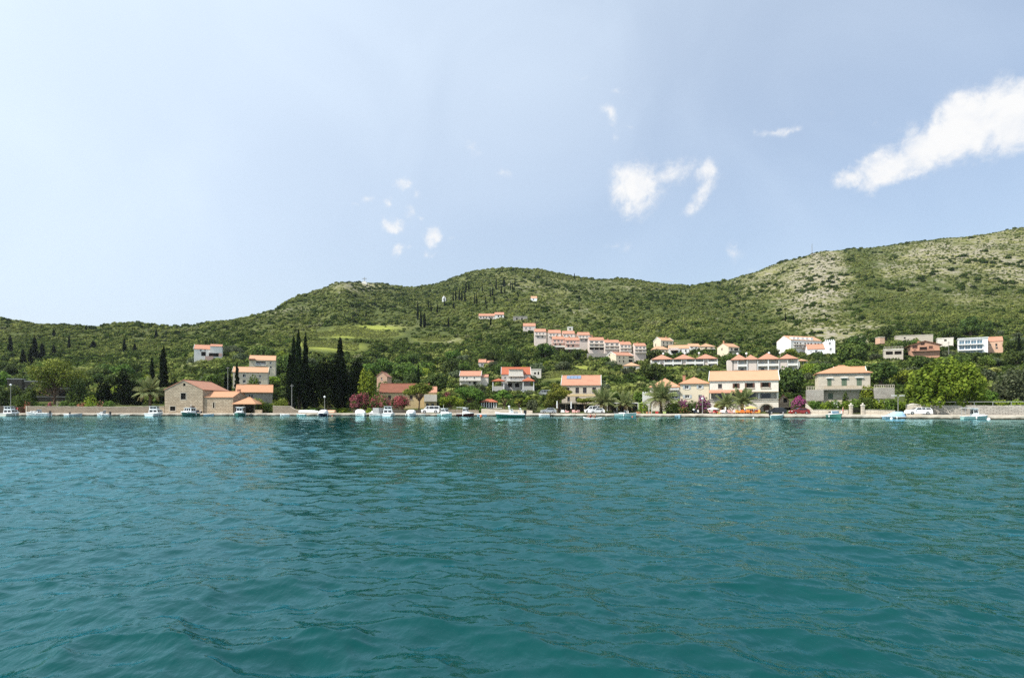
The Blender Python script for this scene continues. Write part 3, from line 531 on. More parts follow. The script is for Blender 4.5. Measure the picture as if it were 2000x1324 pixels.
def build_houses():
    # ---- left, by the water
    r, I = house('tan stone gabled warehouse with terracotta roof standing right on the quay', 321.7, 396, 807, 761, 743, 166, 15, 'gy', 'tan_stone', 'coral_tile', [(357.6, 362.4, 748.5, 754, 'o'), (353, 363, 767.5, 780, 'o'), (332, 342.5, 793.5, 802, 'o'), (371, 380.5, 793, 806.5, 'd')], cat='house', name='stone_house', ov=.25, mark='the gabled stone warehouse')
    for q in ((353, 363, 767.5, 780), (332, 342.5, 793.5, 802)):
        for (a, b, c, d) in ((q[0] - 1.2, q[0] - .1, q[2], q[3]), (q[1] + .1, q[1] + 1.2, q[2], q[3]), (q[0] - 1.2, q[1] + 1.2, q[2] - 1.3, q[2] - .1), (q[0] - 1.2, q[1] + 1.2, q[3] + .1, q[3] + 1.3)): bar(r, I, a, b, c, d, -.04, .02, 'stone_surround', 'pale_stone')
    r, I = house('long low tan stone annex with orange roof and slit window', 396.3, 455, 807, 776, 766, 166.5, 9, 'gx', 'tan_stone', 'orange_tile', [(415.9, 419, 786, 796.7, 'o')], name='stone_house', cat='house', ov=.2, mark='the low stone annex')
    chimney(I['roof'], I['w'] / 2 - .4, 4.5, I['he'], I['hr'] + .7, 'coral_tile')
    for q in ((414.6, 415.8, 785, 798), (419.1, 420.3, 785, 798)): bar(r, I, *q, -.05, .02, 'stone_surround', 'pale_stone')
    # boat shed with hipped roof on posts
    Y = 166; s = Y / F; c = P(477, 806, Y); root = thing('boat_shed', 'open boat shed with hipped orange roof on the quay', 'shed', c); w = 43 * s
    roof_part(root, w, 6.5, 16.5 * s, 29 * s, 'hip', 'orange_tile', .3, hipa=2.6)
    for x in (-w / 2 + .3, -.2, w / 2 - .3):
        for y in (.3, 6.0): MB().box(x - .15, x + .15, y - .15, y + .15, -1, 16.4 * s).build('post', 'shade_dark_stone', root)
    MB().box(-w / 2, w / 2, 6.25, 6.5, -1, 16.3 * s).build('back_wall', 'shade_dark_stone', root); MB().box(w / 2 - .05, w / 2 + 1.8, 0, .5, -1, 6 * s).build('low_wall', 'tan_stone', root)
    KEEP.append((455, 500, 806, 776, Y))
    house('low stone cottage with wide orange roof behind the boat shed', 461.6, 532, 786, 765.5, 752.5, 192, 9, 'gx', 'grey_stone', 'orange_tile', [(473, 479, 769, 780, 'd'), (485, 494.5, 770, 779, 'w')], rot=0.36, ov=.5, mark='the low stone cottage')
    house('cream two-storey house with orange roof above the stone cottage', 455, 523, 754, 727, 718, 212, 9, 'gx', 'cream_stucco', 'pale_tile', [(474, 480, 730.5, 737, 'w'), (505.5, 510.5, 732, 737, 'w'), (474, 480, 742, 748, 'w'), (505, 510, 744, 750, 'w')], rot=0.33, ov=.3, trim='cream_stucco', rw=[(2, 3, 3.2, 4.5, 'w'), (5.5, 6.5, 3.2, 4.5, 'w')], mark='the cream two-storey house')
    r, I = house('cream three-storey house with balcony, highest of the cream pair', 487, 538, 733, 703.5, 695.5, 240, 9, 'gx', 'cream_stucco', 'pale_tile', [(500, 519, 706, 713, 'o'), (526.5, 530.5, 706, 710.5, 'w'), (527, 531, 715, 719, 'w'), (500, 518, 717, 721, 'w'), (523, 527, 725, 729, 'w')], rot=0.33, ov=.3, mark='the cream three-storey house')
    bar(r, I, 499, 520, 713, 715, -1.2, -.003, 'balcony', 'pale_stucco'); railing(r, I, 499.5, 519.5, 709.5, 713, -1.1)
    bar(r, I, 486, 499, 701, 703, -1.6, -.003, 'porch_roof', 'coral_tile')
    # white house with red garage
    r, I = house('white hillside house with red roof and open red-framed garage', 379, 411, 697, 682, 674.5, 282, 10, 'gx', 'white_stucco', 'coral_tile', [(390, 394, 680.5, 686, 'w'), (393, 402, 687, 695, 'o'), (399, 402, 681.5, 685, 'w')], rot=0.4, ov=.2, trim='white_paint', mark='the white house with red trim', keep=False)
    s = I['s']; a = I['w'] / 2
    m = MB(); m.box(a + .01, a + 21 * s, -2, 7, -3, 20.5 * s); m.build('wing', 'white_stucco', r); w2 = MB(); w2.box(a + 15.4 * s, a + 21.2 * s, -2.08, -1.9, .2, 7.6 * s); w2.build('garage_frame', 'rose_stucco', r); MB().box(a - 2.2 * s, a + 15 * s, -2.06, -1.9, .2, 7.5 * s).build('garage_shade', 'room_shade', r)  # garage mouth is a near-black slab, its inner shade put into the colour
    roof_part(r, 1, 9, 20.5 * s, 20.5 * s + 1.2, 'gx', 'coral_tile', .2, x0=a, x1=a + 21 * s, y0=-2); MB().box(a - 8 * s, a + 6 * s, -5, -2.1, -9 * s, .1).build('lower_store', 'rose_stucco', r)
    KEEP.append((378, 434, 693, 674, 278))
    # house under the pine, whose shade is put into the dark wall colour
    r, I = house('dark shaded stone house under the umbrella pine at left', 49, 144, 786, 746, 744, 190, 8, 'flat', 'shade_dark_stone', 'concrete', [(71, 92.6, 762, 772, 'o'), (115, 134, 763, 773, 'o')], rot=0.45, mark='the dark stone house')
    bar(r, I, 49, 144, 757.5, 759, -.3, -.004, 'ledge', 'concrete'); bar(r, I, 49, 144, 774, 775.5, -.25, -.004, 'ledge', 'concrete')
    house('roofless shaded stone tower block at the far left', 14, 43, 782, 741, 739, 194, 7, 'flat', 'shade_dark_stone', 'concrete', [(27, 32, 757, 764, 'o')], name='stone_house', rot=0.45, mark='the roofless stone block')
    # ---- centre
    house('small peach gabled house behind the dark cypresses', 736, 756, 750, 735, 726.5, 215, 8, 'gy', 'peach_stucco', 'coral_tile', [(744, 747, 737, 741, 'w')], mark='the small peach gabled house', ov=.25, keep=False); KEEP.append((734, 758, 741, 726, 215))
    r, I = house('long house with brown tiled roof behind pink oleanders', 742, 838, 803, 766, 750.5, 178, 9, 'gx', 'ochre_stucco', 'brown_tile', [(758, 764, 772, 780, 'b'), (780, 786, 772, 780, 'b'), (800, 806, 772, 780, 'b')], rot=0.12, ov=.4, mark='the long brown-roofed house')
    r, I = house('cream wing with red roof and two dark doors behind the van', 828, 853, 803, 767, 756.5, 176, 9, 'gx', 'ochre_stucco', 'coral_tile', [(832, 837, 788, 799, 'b'), (842.5, 847.5, 788, 799, 'b')], rot=0.12, ov=.2, mark='the cream wing'); bar(r, I, 828.5, 853.5, 771, 784, -.9, -.003, 'lean_to_roof', 'pale_stucco')
    r, I = house('grey-white house with red roof and side wing, alone on the slope', 898, 939, 751, 734, 725.5, None, 9, 'gx', 'pale_stucco', 'coral_tile', [(904, 906.5, 736, 740.5, 'w'), (910, 913.5, 736, 740, 'w'), (925, 928, 736, 740, 'w'), (916, 919, 745, 749, 'b'), (924, 931, 745, 750.5, 'o')], ov=.25, trim='white_paint', mark='the lone grey-white house', hitp=756)
    bar(r, I, 897, 940, 742.5, 744, -1.0, -.003, 'balcony', 'pale_stucco'); railing(r, I, 898, 939, 739.5, 742.5, -.95); s = I['s']; a = I['w'] / 2
    MB().box(a + .01, a + 14 * s, 2, 9, -3, 15 * s).build('wing', 'pale_stucco', r); roof_part(r, 1, 7, 15 * s, 20 * s, 'gx', 'coral_tile', .2, x0=a, x1=a + 14 * s, y0=2)
    # grey villa
    r, I = house('large grey villa with red roof, roof terrace and two corner pavilions', 979.4, 1036, 762, 731, 718, None, 10, 'gx', 'grey_stucco', 'red_tile', [(985, 988.5, 736, 740, 'w'), (997, 999.5, 736, 743, 'b'), (1006, 1009, 737, 742, 'w'), (1023, 1026, 736, 740, 'w'), (995, 998, 726, 729.5, 'w'), (992, 1000, 748, 756, 'o'), (1006, 1014, 748, 756, 'o')], ov=.2, trim='white_paint', mark='the grey villa with pavilions', hitp=766)
    s = I['s']; MB().box(-I['w'] / 2 + 14.5 * s, -I['w'] / 2 + 42 * s, -1.5, 4, 28 * s, 40 * s).build('dormer', 'pale_stucco', r); railing(r, I, 994, 1022, 730, 734, -1.9); bar(r, I, 993, 1023, 734, 735.5, -2, -.004, 'balcony', 'pale_stucco')
    m = MB()
    for k in range(4): x = -I['w'] / 2 + (15.5 + k * 6.5) * s; MB().box(x, x + 6 * s, .5, 2.6, 41 * s, 41.3 * s).build('solar_panel', 'solar', r)
    MB().box(-I['w'] / 2 + 14.2 * s, -I['w'] / 2 + 42.3 * s, -1.8, 4.2, 40.02 * s, 40.9 * s).build('dormer_roof', 'coral_tile', r); bar(r, I, 990, 1024, 743.5, 745, -3, -.004, 'balcony', 'pale_stucco'); railing(r, I, 990, 1024, 740, 743.5, -2.9)
    for (xa, xb, t) in ((961, 987, 740.5), (1018.7, 1044, 738)):
        A = -I['w'] / 2; x0_, x1_ = A + (xa - 979.4) * s, A + (xb - 979.4) * s; roof_part(r, 1, 5, (762 - 745.5) * s, (762 - t) * s, 'hip', 'red_tile', .25, x0=x0_ + .3, x1=x1_ - .3, y0=-5.5)
        for x in (x0_ + .5, x1_ - .5): MB().box(x - .15, x + .15, -5.3, -5.0, -2, 16.4 * s).build('post', 'white_paint', r)
        MB().box(x0_ + .3, x1_ - .3, -5.2, -.8, -3, 7 * s).build('terrace_wall', 'grey_stucco', r)
    KEEP.append((960, 1046, 761, 738, I['Y'] - 6))
    house('pale roofless ruin wall right of the grey villa', 1037.5, 1057, 735, 722, 721, None, 6, 'flat', 'pale_stucco', 'pale_stucco', [(1043, 1047, 727, 731, 'o'), (1050, 1053, 726, 732, 'o')], name='ruin', cat='ruin', mark='the pale ruin wall', hitp=742)
    r, I = house('small cottage with two red roof halves among dark trees', 934.5, 949, 717, 708, 702.5, None, 7, 'gx', 'grey_stucco', 'coral_tile', [(939.5, 944, 710.5, 715, 'w')], ov=.2, mark='the cottage among dark trees'); s = I['s']; a = I['w'] / 2
    MB().box(a + .01, a + 15 * s, .5, 7, -3, 8.5 * s).build('wing', 'grey_stucco', r); roof_part(r, 1, 6.5, 8.5 * s, 13 * s, 'gx', 'coral_tile', .2, x0=a + .15, x1=a + 15 * s, y0=.5); KEEP.append((949, 965, 713, 702, I['Y']))
    # columned pavilion
    Y = 176; s = Y / F; c = P(955, 801, Y); root = thing('pavilion', 'white columned garden pavilion with red roof beside the round pine', 'pavilion', c); w = 31 * s
    roof_part(root, w, 5, 15.5 * s, 20.5 * s, 'hip', 'red_tile', .35, hipa=1.5)
    for k in range(7): x = -w / 2 + .2 + (w - .4) * k / 6; MB().box(x - .14, x + .14, 0, .28, 5 * s, 15.5 * s).build('column', 'white_paint', root)
    MB().box(-w / 2 - .4, w / 2 + 1.5, -.2, .5, -1.5, 5 * s - .004).build('parapet', 'pale_stucco', root); MB().box(-w / 2, w / 2, 4.6, 5, -1.5, 15.4 * s).build('back_wall', 'shade_dark_stone', root); KEEP.append((938, 972, 799, 780, Y))
    LAND.append((955, 790, 'the columned pavilion'))
    # big stone house with solar panels
    r, I = house('stone house with broad coral roof and rooftop solar panels', 1097, 1172.5, 806, 752, 734.5, 172, 11, 'gx', 'pale_stone', 'coral_tile', [(1106, 1112, 757, 768, 'b'), (1124, 1131, 756.6, 768, 'b'), (1138.6, 1145.7, 756.6, 768, 'b'), (1156.7, 1164, 756.6, 768, 'b'), (1124, 1131, 775, 784, 'b'), (1159, 1165, 775, 783, 'b'), (1108, 1113, 775, 784, 'b'), (1141, 1147, 790, 804, 'o')], rot=-0.14, ov=.3, trim='white_paint', rw=[(3, 4, 4.5, 6, 'b'), (7, 8, 4.5, 6, 'b')], mark='the stone house with solar panels')
    bar(r, I, 1096.6, 1173, 769.5, 773.5, -.08, -.004, 'ochre_band', 'ochre_stucco'); s = I['s']; t = (I['hr'] - I['he']) / (I['d'] / 2)
    for k in range(4):
        x = -I['w'] / 2 + (8.5 + k * 7.2) * s; y0_, y1_ = 3.3, 5.1; z = lambda y: I['he'] + t * y + .24; m = MB(); m.add([(x, y0_, z(y0_)), (x + 6.7 * s, y0_, z(y0_)), (x + 6.7 * s, y1_, z(y1_)), (x, y1_, z(y1_)), (x, y0_, z(y0_) + .1), (x + 6.7 * s, y0_, z(y0_) + .1), (x + 6.7 * s, y1_, z(y1_) + .1), (x, y1_, z(y1_) + .1)], [(0, 3, 2, 1), (4, 5, 6, 7), (0, 1, 5, 4), (1, 2, 6, 5), (2, 3, 7, 6), (3, 0, 4, 7)]); m.build('solar_panel', 'solar', r)
    # terrace canopies in front
    for (xa, xb, yt, Y, lab, mt) in ((1086, 1160, 787, 166, 'flat dark terrace canopy in front of the solar-panel house', 'brown_wood'), (1184, 1246, 786, 160, 'flat white terrace canopy between the palm trees', 'canvas_white')):
        s = Y / F; c = P((xa + xb) / 2, 807, Y); root = thing('terrace_canopy', lab, 'canopy', (c.x, c.y, .68), -.2); w = (xb - xa) * s; zt = CH + (HOR - yt) * s - .68
        MB().box(-w / 2, w / 2, 0, 5, zt - .22, zt).build('canopy_roof', 'white_paint' if mt == 'canvas_white' else 'pale_wood', root)
        n = int(w / 2.4)
        for k in range(n + 1):
            for y in (.12, 4.7): MB().box(-w / 2 + .1 + (w - .2) * k / n - .07, -w / 2 + .1 + (w - .2) * k / n + .07, y - .07, y + .07, 0, zt - .225).build('post', 'white_paint' if mt == 'canvas_white' else 'pale_wood', root)
        MB().box(-w / 2, w / 2, 4.9, 5.05, .0, zt - .23).build('back_wall', 'shade_dark_stone', root); KEEP.append((xa, xb, 800, yt, Y))
    # ---- hillside rows
    gA, gB, gC = 'upper row of white terraced houses', 'rose terraced houses', 'lower row of pinkish terraced houses'
    for k, (xa, xb, yr, ye, yb, lab) in enumerate([(1044, 1066.5, 643, 648, 659, 'leftmost white row house of the upper terrace'), (1071.5, 1095.5, 645, 650.5, 666, 'second white row house of the upper terrace'), (1099, 1122.5, 647, 652, 668, 'third white row house of the upper terrace'), (1129, 1152, 649.5, 654.5, 674, 'rightmost white row house of the upper terrace')]):
        r, I = house(lab, xa, xb, yb, ye, yr, 366 - 3 * k, 8, 'gx', 'pink_stucco', 'coral_tile', [(xa + 3, xa + 6, ye + 2, ye + 5, 'w'), (xa + 9, xa + 12, ye + 2, ye + 5, 'w'), (xa + 16, xa + 19, ye + 2, ye + 5, 'w'), (xa + 5, xa + 9, ye + 8, ye + 11, 'w'), (xa + 14, xa + 17, ye + 8, ye + 11, 'b')], group=gA, ov=.2, name='row_house', mark='the upper white terrace', ext=7); bar(r, I, xa + .5, xb - .5, ye + 6.4, ye + 7, -.8, -.004, 'balcony', 'pale_stucco')
        s = I['s']; MB().box(I['w'] / 2 + .01, I['w'] / 2 + (6 if k < 3 else 7) * s, 1.2, 7, -7, (yb - ye - 1.2) * s).build('link_block', 'pale_stucco', r); MB().box(I['w'] / 2 + .01, I['w'] / 2 + 5.9 * s, .8, 7.2, (yb - ye - 1.1) * s, (yb - ye + .6) * s).build('link_roof', 'coral_tile', r)
    for k, (xa, xb, yr, ye, yb, lab) in enumerate([(1079, 1102.5, 658, 662.5, 679, 'left rose row house with red roof below the white row'), (1104, 1132, 660, 664.5, 683, 'right rose row house with red roof below the white row')]):
        r, I = house(lab, xa, xb, yb, ye, yr, 345 - 3 * k, 8, 'gx', 'rose_stucco', 'coral_tile', [(xa + 3, xa + 7, ye + 2, ye + 5.5, 'w'), (xa + 10, xa + 14, ye + 2, ye + 5.5, 'w'), (xa + 17, xa + 20, ye + 2, ye + 5.5, 'w'), (xa + 4, xa + 8, ye + 9, ye + 13, 'b'), (xa + 13, xa + 17, ye + 9, ye + 13, 'b')], group=gB, ov=.2, name='row_house', chim=[(xa + 9, .5, .9), (xb - 3, .5, .9)], ext=7, mark='the rose row houses'); bar(r, I, xa, xb, ye + 6.8, ye + 7.6, -1, -.004, 'balcony', 'pink_stucco'); bar(r, I, xa - 1, xb + 1, yb - 3.5, yb, -2.5, -.004, 'terrace_wall', 'pale_stucco')
    for k, (xa, xb, yr, ye, yb, lab) in enumerate([(1151, 1180, 659.5, 664.5, 688, 'first and widest house of the lower pinkish row, with dark ground floor'), (1181.3, 1210, 664.5, 669, 691, 'second house of the lower pinkish row'), (1211.5, 1233, 668, 673, 693, 'third house of the lower pinkish row'), (1240, 1262, 671, 675.5, 695, 'last house on the right of the lower pinkish row')]):
        w3 = (xb - xa) / 3; W_ = [(xa + w3 * q + w3 * .2, xa + w3 * q + w3 * .8, ye + 2, ye + 5.5, 'w') for q in range(3)] + [(xa + w3 * q + w3 * .15, xa + w3 * q + w3 * .85, ye + 8.5, ye + 12.5, 'w' if q != 1 else 'b') for q in range(3)]
        if k == 0: W_ += [(xa + w3 * q + .8, xa + w3 * q + w3 - .8, ye + 14.5, ye + 18.5, 'o') for q in range(3)]
        r, I = house(lab, xa, xb, yb, ye, yr, 343 - 4 * k, 8, 'gx', 'pink_stucco', 'coral_tile', W_, group=gC, ov=.2, name='row_house', chim=[(xa + 8, .5, .8)], ext=7, mark='the lower pinkish row'); bar(r, I, xa, xb, ye + 6.6, ye + 7.3, -1, -.004, 'balcony', 'pale_stucco'); bar(r, I, xa, xb, ye + 13.2, ye + 13.9, -1.3, -.004, 'balcony', 'pale_stucco'); railing(r, I, xa + .3, xb - .3, ye + 11, ye + 13.2, -1.2, 'pale_stucco', .5)
    Y = 335; s = Y / F; c = P(1195, 700, Y); root = thing('retaining_wall', 'grey retaining wall under the lower pinkish row', 'wall', c); MB().box(-48 * s, 63 * s, 0, 1, -6, 10 * s).build('wall', 'grey_stone', root); KEEP.append((1150, 1180, 696, 688, Y))
    house('tiny flat white tower hut above the upper terrace', 1109, 1119, 649, 639, 638, None, 4, 'flat', 'pale_stucco', 'white_paint', [(1112, 1115, 641, 644.5, 'o')], name='hut', cat='hut', mark='the tiny tower hut')
    house('cream white house with pale gable end and dark square windows', 1203.5, 1238, 711, 694.5, 688.8, 322, 9, 'gx', 'cream_stucco', 'coral_tile', [(1209, 1211.5, 697, 700, 'b'), (1217, 1219.5, 697, 700, 'b'), (1209, 1211.5, 704, 707, 'b'), (1217, 1219.5, 703.5, 708, 'b'), (1228, 1236, 696, 699, 'o'), (1228, 1236, 702, 707, 'o')], rot=.42, lw=[(2.5, 3.3, 4.4, 5.4, 'b'), (5.5, 6.3, 1.2, 2.4, 'b')], ov=.2, trim='white_paint', mark='the cream house with the pale gable')
    house('small hip-roofed grey cottage below the cream gabled house', 1218, 1249, 724, 714.5, 708.8, 308, 8, 'hip', 'grey_stucco', 'pale_tile', [(1225, 1229, 716, 721, 'w'), (1238, 1243, 716, 721, 'w')], rot=-0.15, mark='the small hip-roofed cottage', hipa=3.6)
    house('tall cream house with pale gable, highest above the arcaded block', 1291, 1315, 680, 665.5, 660, 362, 8, 'gx', 'cream_stucco', 'pale_tile', [(1295, 1297.5, 667.5, 671.5, 'b'), (1302, 1304.5, 667.5, 671.5, 'b'), (1309.5, 1312, 667.5, 671.5, 'b'), (1295, 1297.5, 674, 677, 'b'), (1302, 1304.5, 674, 677, 'b')], rot=.35, lw=[(2, 2.8, 1, 3, 'b')], ov=.15, trim='white_paint', mark='the tall cream house', chim=[(1309, .5, .7)])
    house('low cream house with three dark windows left of the white cluster', 1276, 1306, 691, 682.5, 677.5, 345, 8, 'hip', 'cream_stucco', 'pale_tile', [(1287, 1290, 684.5, 687.5, 'b'), (1294.5, 1297, 684.5, 687.5, 'b'), (1301, 1303.5, 684.5, 687.5, 'b')], mark='the low cream house', hipa=2)
    r, I = house('white house with balcony canopy and orange roof in the hillside cluster', 1306, 1346, 693, 680.5, 674.8, 342, 9, 'gx', 'white_stucco', 'pale_tile', [(1328, 1331.5, 683, 687, 'b'), (1338, 1341, 683, 687.5, 'b'), (1311, 1324, 685, 690, 'o')], rot=-0.2, ov=.2, mark='the white house with canopy'); bar(r, I, 1309, 1325, 683.6, 684.4, -2, -.004, 'canopy', 'rose_stucco'); railing(r, I, 1309, 1325, 679, 682, -.9)
    house('orange roof with pale wall half hidden behind the hillside cluster', 1319, 1338, 684, 675.5, 670.5, 372, 8, 'gx', 'cream_stucco', 'pale_tile', ov=.2)
    house('small white house with pale roof beside the arched veranda house', 1347, 1367.5, 683, 676.5, 672, 356, 7, 'gx', 'white_stucco', 'pale_tile', [(1350, 1353, 677.5, 680, 'b'), (1358, 1361, 678, 681, 'b')], ov=.2, mark='the small white house')
    r, I = house('hip-roofed veranda house with dark porch on the slope', 1369, 1396, 687, 676.8, 671.5, 352, 8, 'hip', 'cream_stucco', 'pale_tile', [(1377, 1381, 678, 681, 'b'), (1388, 1391, 678, 681, 'b'), (1374, 1394, 682.5, 685.5, 'o')], mark='the veranda house'); bar(r, I, 1372, 1396, 681.3, 682.2, -1.2, -.004, 'balcony', 'pale_stucco')
    r, I = house('narrow cream house with tall gable chimney left of the bare slope', 1423, 1444, 694, 677.8, 671.7, 335, 8, 'gx', 'cream_stucco', 'pale_tile', [(1427, 1431, 680, 684, 'b'), (1434, 1442, 680, 685, 'o'), (1426, 1429, 687, 691, 'b')], rot=.5, ov=.3, lw=[(3, 3.8, 3, 4.2, 'b')], mark='the narrow cream gabled house', chim=[(1425, .5, 1.4)]); bar(r, I, 1423, 1444, 685, 686, -1.3, -.004, 'balcony', 'pale_stucco')
    # ---- arcaded holiday blocks
    def block(label, x0, x1, pb, pe, Y, hips, bays, mark, ghost=(), rot=-.2):
        s = Y / F; sx = s / (math.cos(rot) - (((x0 + x1) / 2 - CX) / F) * math.sin(rot)); c = P((x0 + x1) / 2, pb, Y); w = (x1 - x0) * sx; root = thing('apartment_block', label, 'building', c, rot); he = (pb - pe) * s; X = lambda p: (p - (x0 + x1) / 2) * sx; D = 9
        m = MB(); m.box(-w / 2, w / 2, 1.9, D, -5, he - .01); m.box(-w / 2, w / 2, -.1, 1.9, -5, 0.0); m.build('wall', 'pale_stucco', root)
        for (a, b, ap) in hips: roof_part(root, 1, D + .6, he, (pb - ap) * s * (Y + 4.5) / Y + .6, 'hip', 'coral_tile', .25, x0=X(a) + .25, x1=X(b) - .25, y0=-.4, hipa=(b - a) * s * .42)
        fl = 2 if he < 7 else 3; fh = he / fl
        for (a, b, kind) in bays:
            if kind == 's': MB().box(X(a), X(b), .4, 1.897, 0, he - .02).build('stair_bay', 'pink_stucco', root); continue
            for k in range(fl):
                if k: MB().box(X(a) + .02, X(b) - .02, -.1, 1.895, k * fh - .15, k * fh + .05).build('balcony_slab', 'white_stucco', root)
                MB().box(X(a) + .02, X(b) - .02, -.1, .0, k * fh + .053, k * fh + .95).build('parapet', 'white_stucco', root)
                o = MB(); x_ = (X(a) + X(b)) / 2; o.box(x_ - .75, x_ + .75, 1.82, 1.895, k * fh + .2, k * fh + 2.2); o.build('window', 'glass' if (k + int(a)) % 5 == 0 else 'grey_shutter', root)
            for p in (a, b): MB().box(X(p) - .14, X(p) + .14, -.15, .12, -1.5, he - .02).build('post', 'white_paint', root)
        for gx_ in ghost:
            d = MB(); d.tube([(X(gx_), 5, he + 1.5), (X(gx_), 5, he + 3.2)], .05, 5); d.ball((X(gx_), 4.8, he + 3.4), .55, 10, 6, sq=(1, .3, 1)); d.build('satellite_dish', 'white_paint', root)
        KEEP.append((x0 - 2, x1 + 2, pb, min(h[2] for h in hips), Y)); LAND.append(((x0 + x1) / 2, pb - 10, mark))
    block('pale two-storey apartment block with three hipped coral roofs and posts', 1270, 1401, 719.5, 701.5, 312, [(1271, 1314.5, 694.5), (1314.5, 1358, 694.5), (1358, 1401, 694.5)], [(1272, 1288.5, 'b'), (1288.5, 1297, 's'), (1297, 1314, 'b'), (1315, 1331, 'b'), (1331, 1339.5, 's'), (1340, 1357, 'b'), (1358, 1374, 'b'), (1374, 1382, 's'), (1382.5, 1400.5, 'b')], 'the three-roofed apartment block', (1296, 1339, 1367))
    block('pale three-storey apartment block with hipped coral roofs above the quay house', 1419, 1558, 727, 702, 292, [(1426, 1461, 693.5), (1452, 1482, 694.5), (1478, 1523, 692.5), (1520, 1558, 695)], [(1420, 1430, 's'), (1432, 1440, 's'), (1440.5, 1459, 'b'), (1459, 1478, 's'), (1480, 1500, 'b'), (1501, 1521, 'b'), (1521, 1537, 's'), (1538, 1557.5, 'b')], 'the three-storey apartment block', (1441, 1459, 1504, 1526), -.3)
    Y = 296; s = Y / F; c = P(1569, 712, Y); root = thing('garden_pavilion', 'tiny open pavilion with orange hip roof right of the three-storey block', 'pavilion', c); roof_part(root, 1, 4, 7 * s, 11 * s, 'hip', 'pale_tile', .3, x0=-2, x1=2)
    for x in (-1.8, 1.8):
        for y in (.2, 3.8): MB().box(x - .12, x + .12, y - .12, y + .12, -2, 6.98 * s).build('post', 'white_paint', root)
    KEEP.append((1560, 1579, 710, 700, Y))
    # ---- right, by the water
    r, I = house('grey-cream house with orange hipped roofs behind bougainvillea', 1328.5, 1384.5, 806, 749.5, 737.5, 158, 10, 'hip', 'cream_stucco', 'orange_tile', [(1337.5, 1345, 752, 759.5, 's'), (1364, 1370.5, 752, 759, 's'), (1338, 1346.5, 771, 777.5, 's'), (1364, 1371, 771, 778, 'w')], rot=-0.26, ov=.4, hipa=4, mark='the grey-cream house', wall2='grey_stucco')
    s = I['s']; a = -I['w'] / 2; m = MB(); x_ = a - 58.5 * s; w_ = (1328.3 - 1270) * s; facade(m, (x_, .6, 0), (1, 0), w_, 50 * s, [((p - 1270) * s, (p + 3.2 - 1270) * s, (806 - 759.5) * s, (806 - 752.5) * s) for p in (1303, 1307, 1311, 1315, 1319)] + [((1312 - 1270) * s, (1324 - 1270) * s, 29 * s, 35.5 * s)], (0, -1)); m.box(x_, a - .01, .9, 10, -2, 50 * s - .01); m.build('west_wing', 'pale_stucco', r)
    for p in (1303, 1307, 1311, 1315, 1319): win_part(r, (x_, .6, 0), (1, 0), (0, -1), (p - 1270) * s, (p + 3.2 - 1270) * s, (806 - 759.5) * s, (806 - 752.5) * s, 'w')
    win_part(r, (x_, .6, 0), (1, 0), (0, -1), (1312 - 1270) * s, (1324 - 1270) * s, 29 * s, 35.5 * s, 's'); roof_part(r, 1, 9.4, 50 * s, 63 * s + .7, 'hip', 'orange_tile', .4, x0=x_, x1=a - .1, y0=.6, hipa=4.4)
    MB().box(x_ + 31 * s, x_ + 56 * s, -.9, .59, 44.5 * s, 45.6 * s).build('balcony', 'pale_stucco', r); railing(r, dict(s=s, w=-2 * x_, x0=1270, pb=806), 1301.5, 1325.5, 757.8, 760.5, -.8); chimney(I['roof'], a + 1, 4, I['he'], I['hr'] + .4, 'coral_tile'); KEEP.append((1270, 1330, 785, 741, I['Y']))
    # main three-storey quay house
    Wq = [(1402, 1410, 749, 758, 'b'), (1431.5, 1443.5, 748.5, 757.5, 'b'), (1456, 1473, 748, 757, 'b'), (1486, 1503.5, 747.5, 756.5, 'b'), (1388, 1447, 767.8, 778.5, 'o'), (1452, 1516, 766.5, 778.5, 'o'), (1484, 1509, 789, 806.8, 'o')]
    Y = 151; s = Y / F; c = P(1452, 807.5, Y); rot = -.35; az = math.atan((1452 - CX) / F); sx = s / (math.cos(rot) - math.tan(az) * math.sin(rot)); w = 134.5 * sx; root = thing('quay_house', 'white three-storey stone house with orange roof and arched ground-floor door', 'house', c, rot); x0 = 1385; pb = 807.5; m = MB(); X0 = -w / 2; D = 11; he = (807.5 - 742.5) * s; hr = CH + (HOR - 726) * (Y + D / 2) / F - c.z
    ops = [((a - x0) * sx, (b - x0) * sx, (pb - d) * s, (pb - e) * s, (1.7 if d == 778.5 else (1.6 if d > 800 else .25))) for a, b, e, d, st in Wq]
    facade(m, (X0, 0, 0), (1, 0), w, he, ops, (0, -1)); tp = [(0, he), (D / 2, hr), (D, he)]
    facade(m, (X0, D, 0), (0, -1), D, he, [(3, 4, 4, 5.3), (7, 8, 4, 5.3)], (-1, 0), top=tp); facade(m, (X0 + w, 0, 0), (0, 1), D, he, [(3, 4, 4, 5.3)], (1, 0), top=tp); facade(m, (X0 + w, D, 0), (-1, 0), w, he, [], (0, 1)); m.box(X0 + .01, X0 + w - .01, 1.72, D - .01, -1, he - .05); m.build('wall', 'ashlar', root)
    for a, b, e, d, st in Wq[:4]: win_part(root, (X0, 0, 0), (1, 0), (0, -1), (a - x0) * sx, (b - x0) * sx, (pb - d) * s, (pb - e) * s, 'b' if b - a < 10 else 'o', .25)
    for a, b, e, d in ((1431, 1434.5, 748.5, 757.5), (1440.5, 1444.5, 748.5, 757.5), (1455, 1458.5, 748, 757), (1470.5, 1474, 748, 757), (1485, 1488.5, 747.5, 756.5), (1501, 1504.5, 747.5, 756.5)): MB().box(X0 + (a - x0) * sx, X0 + (b - x0) * sx, -.09, -.02, (pb - d) * s, (pb - e) * s).build('shutter', 'brown_wood', root)
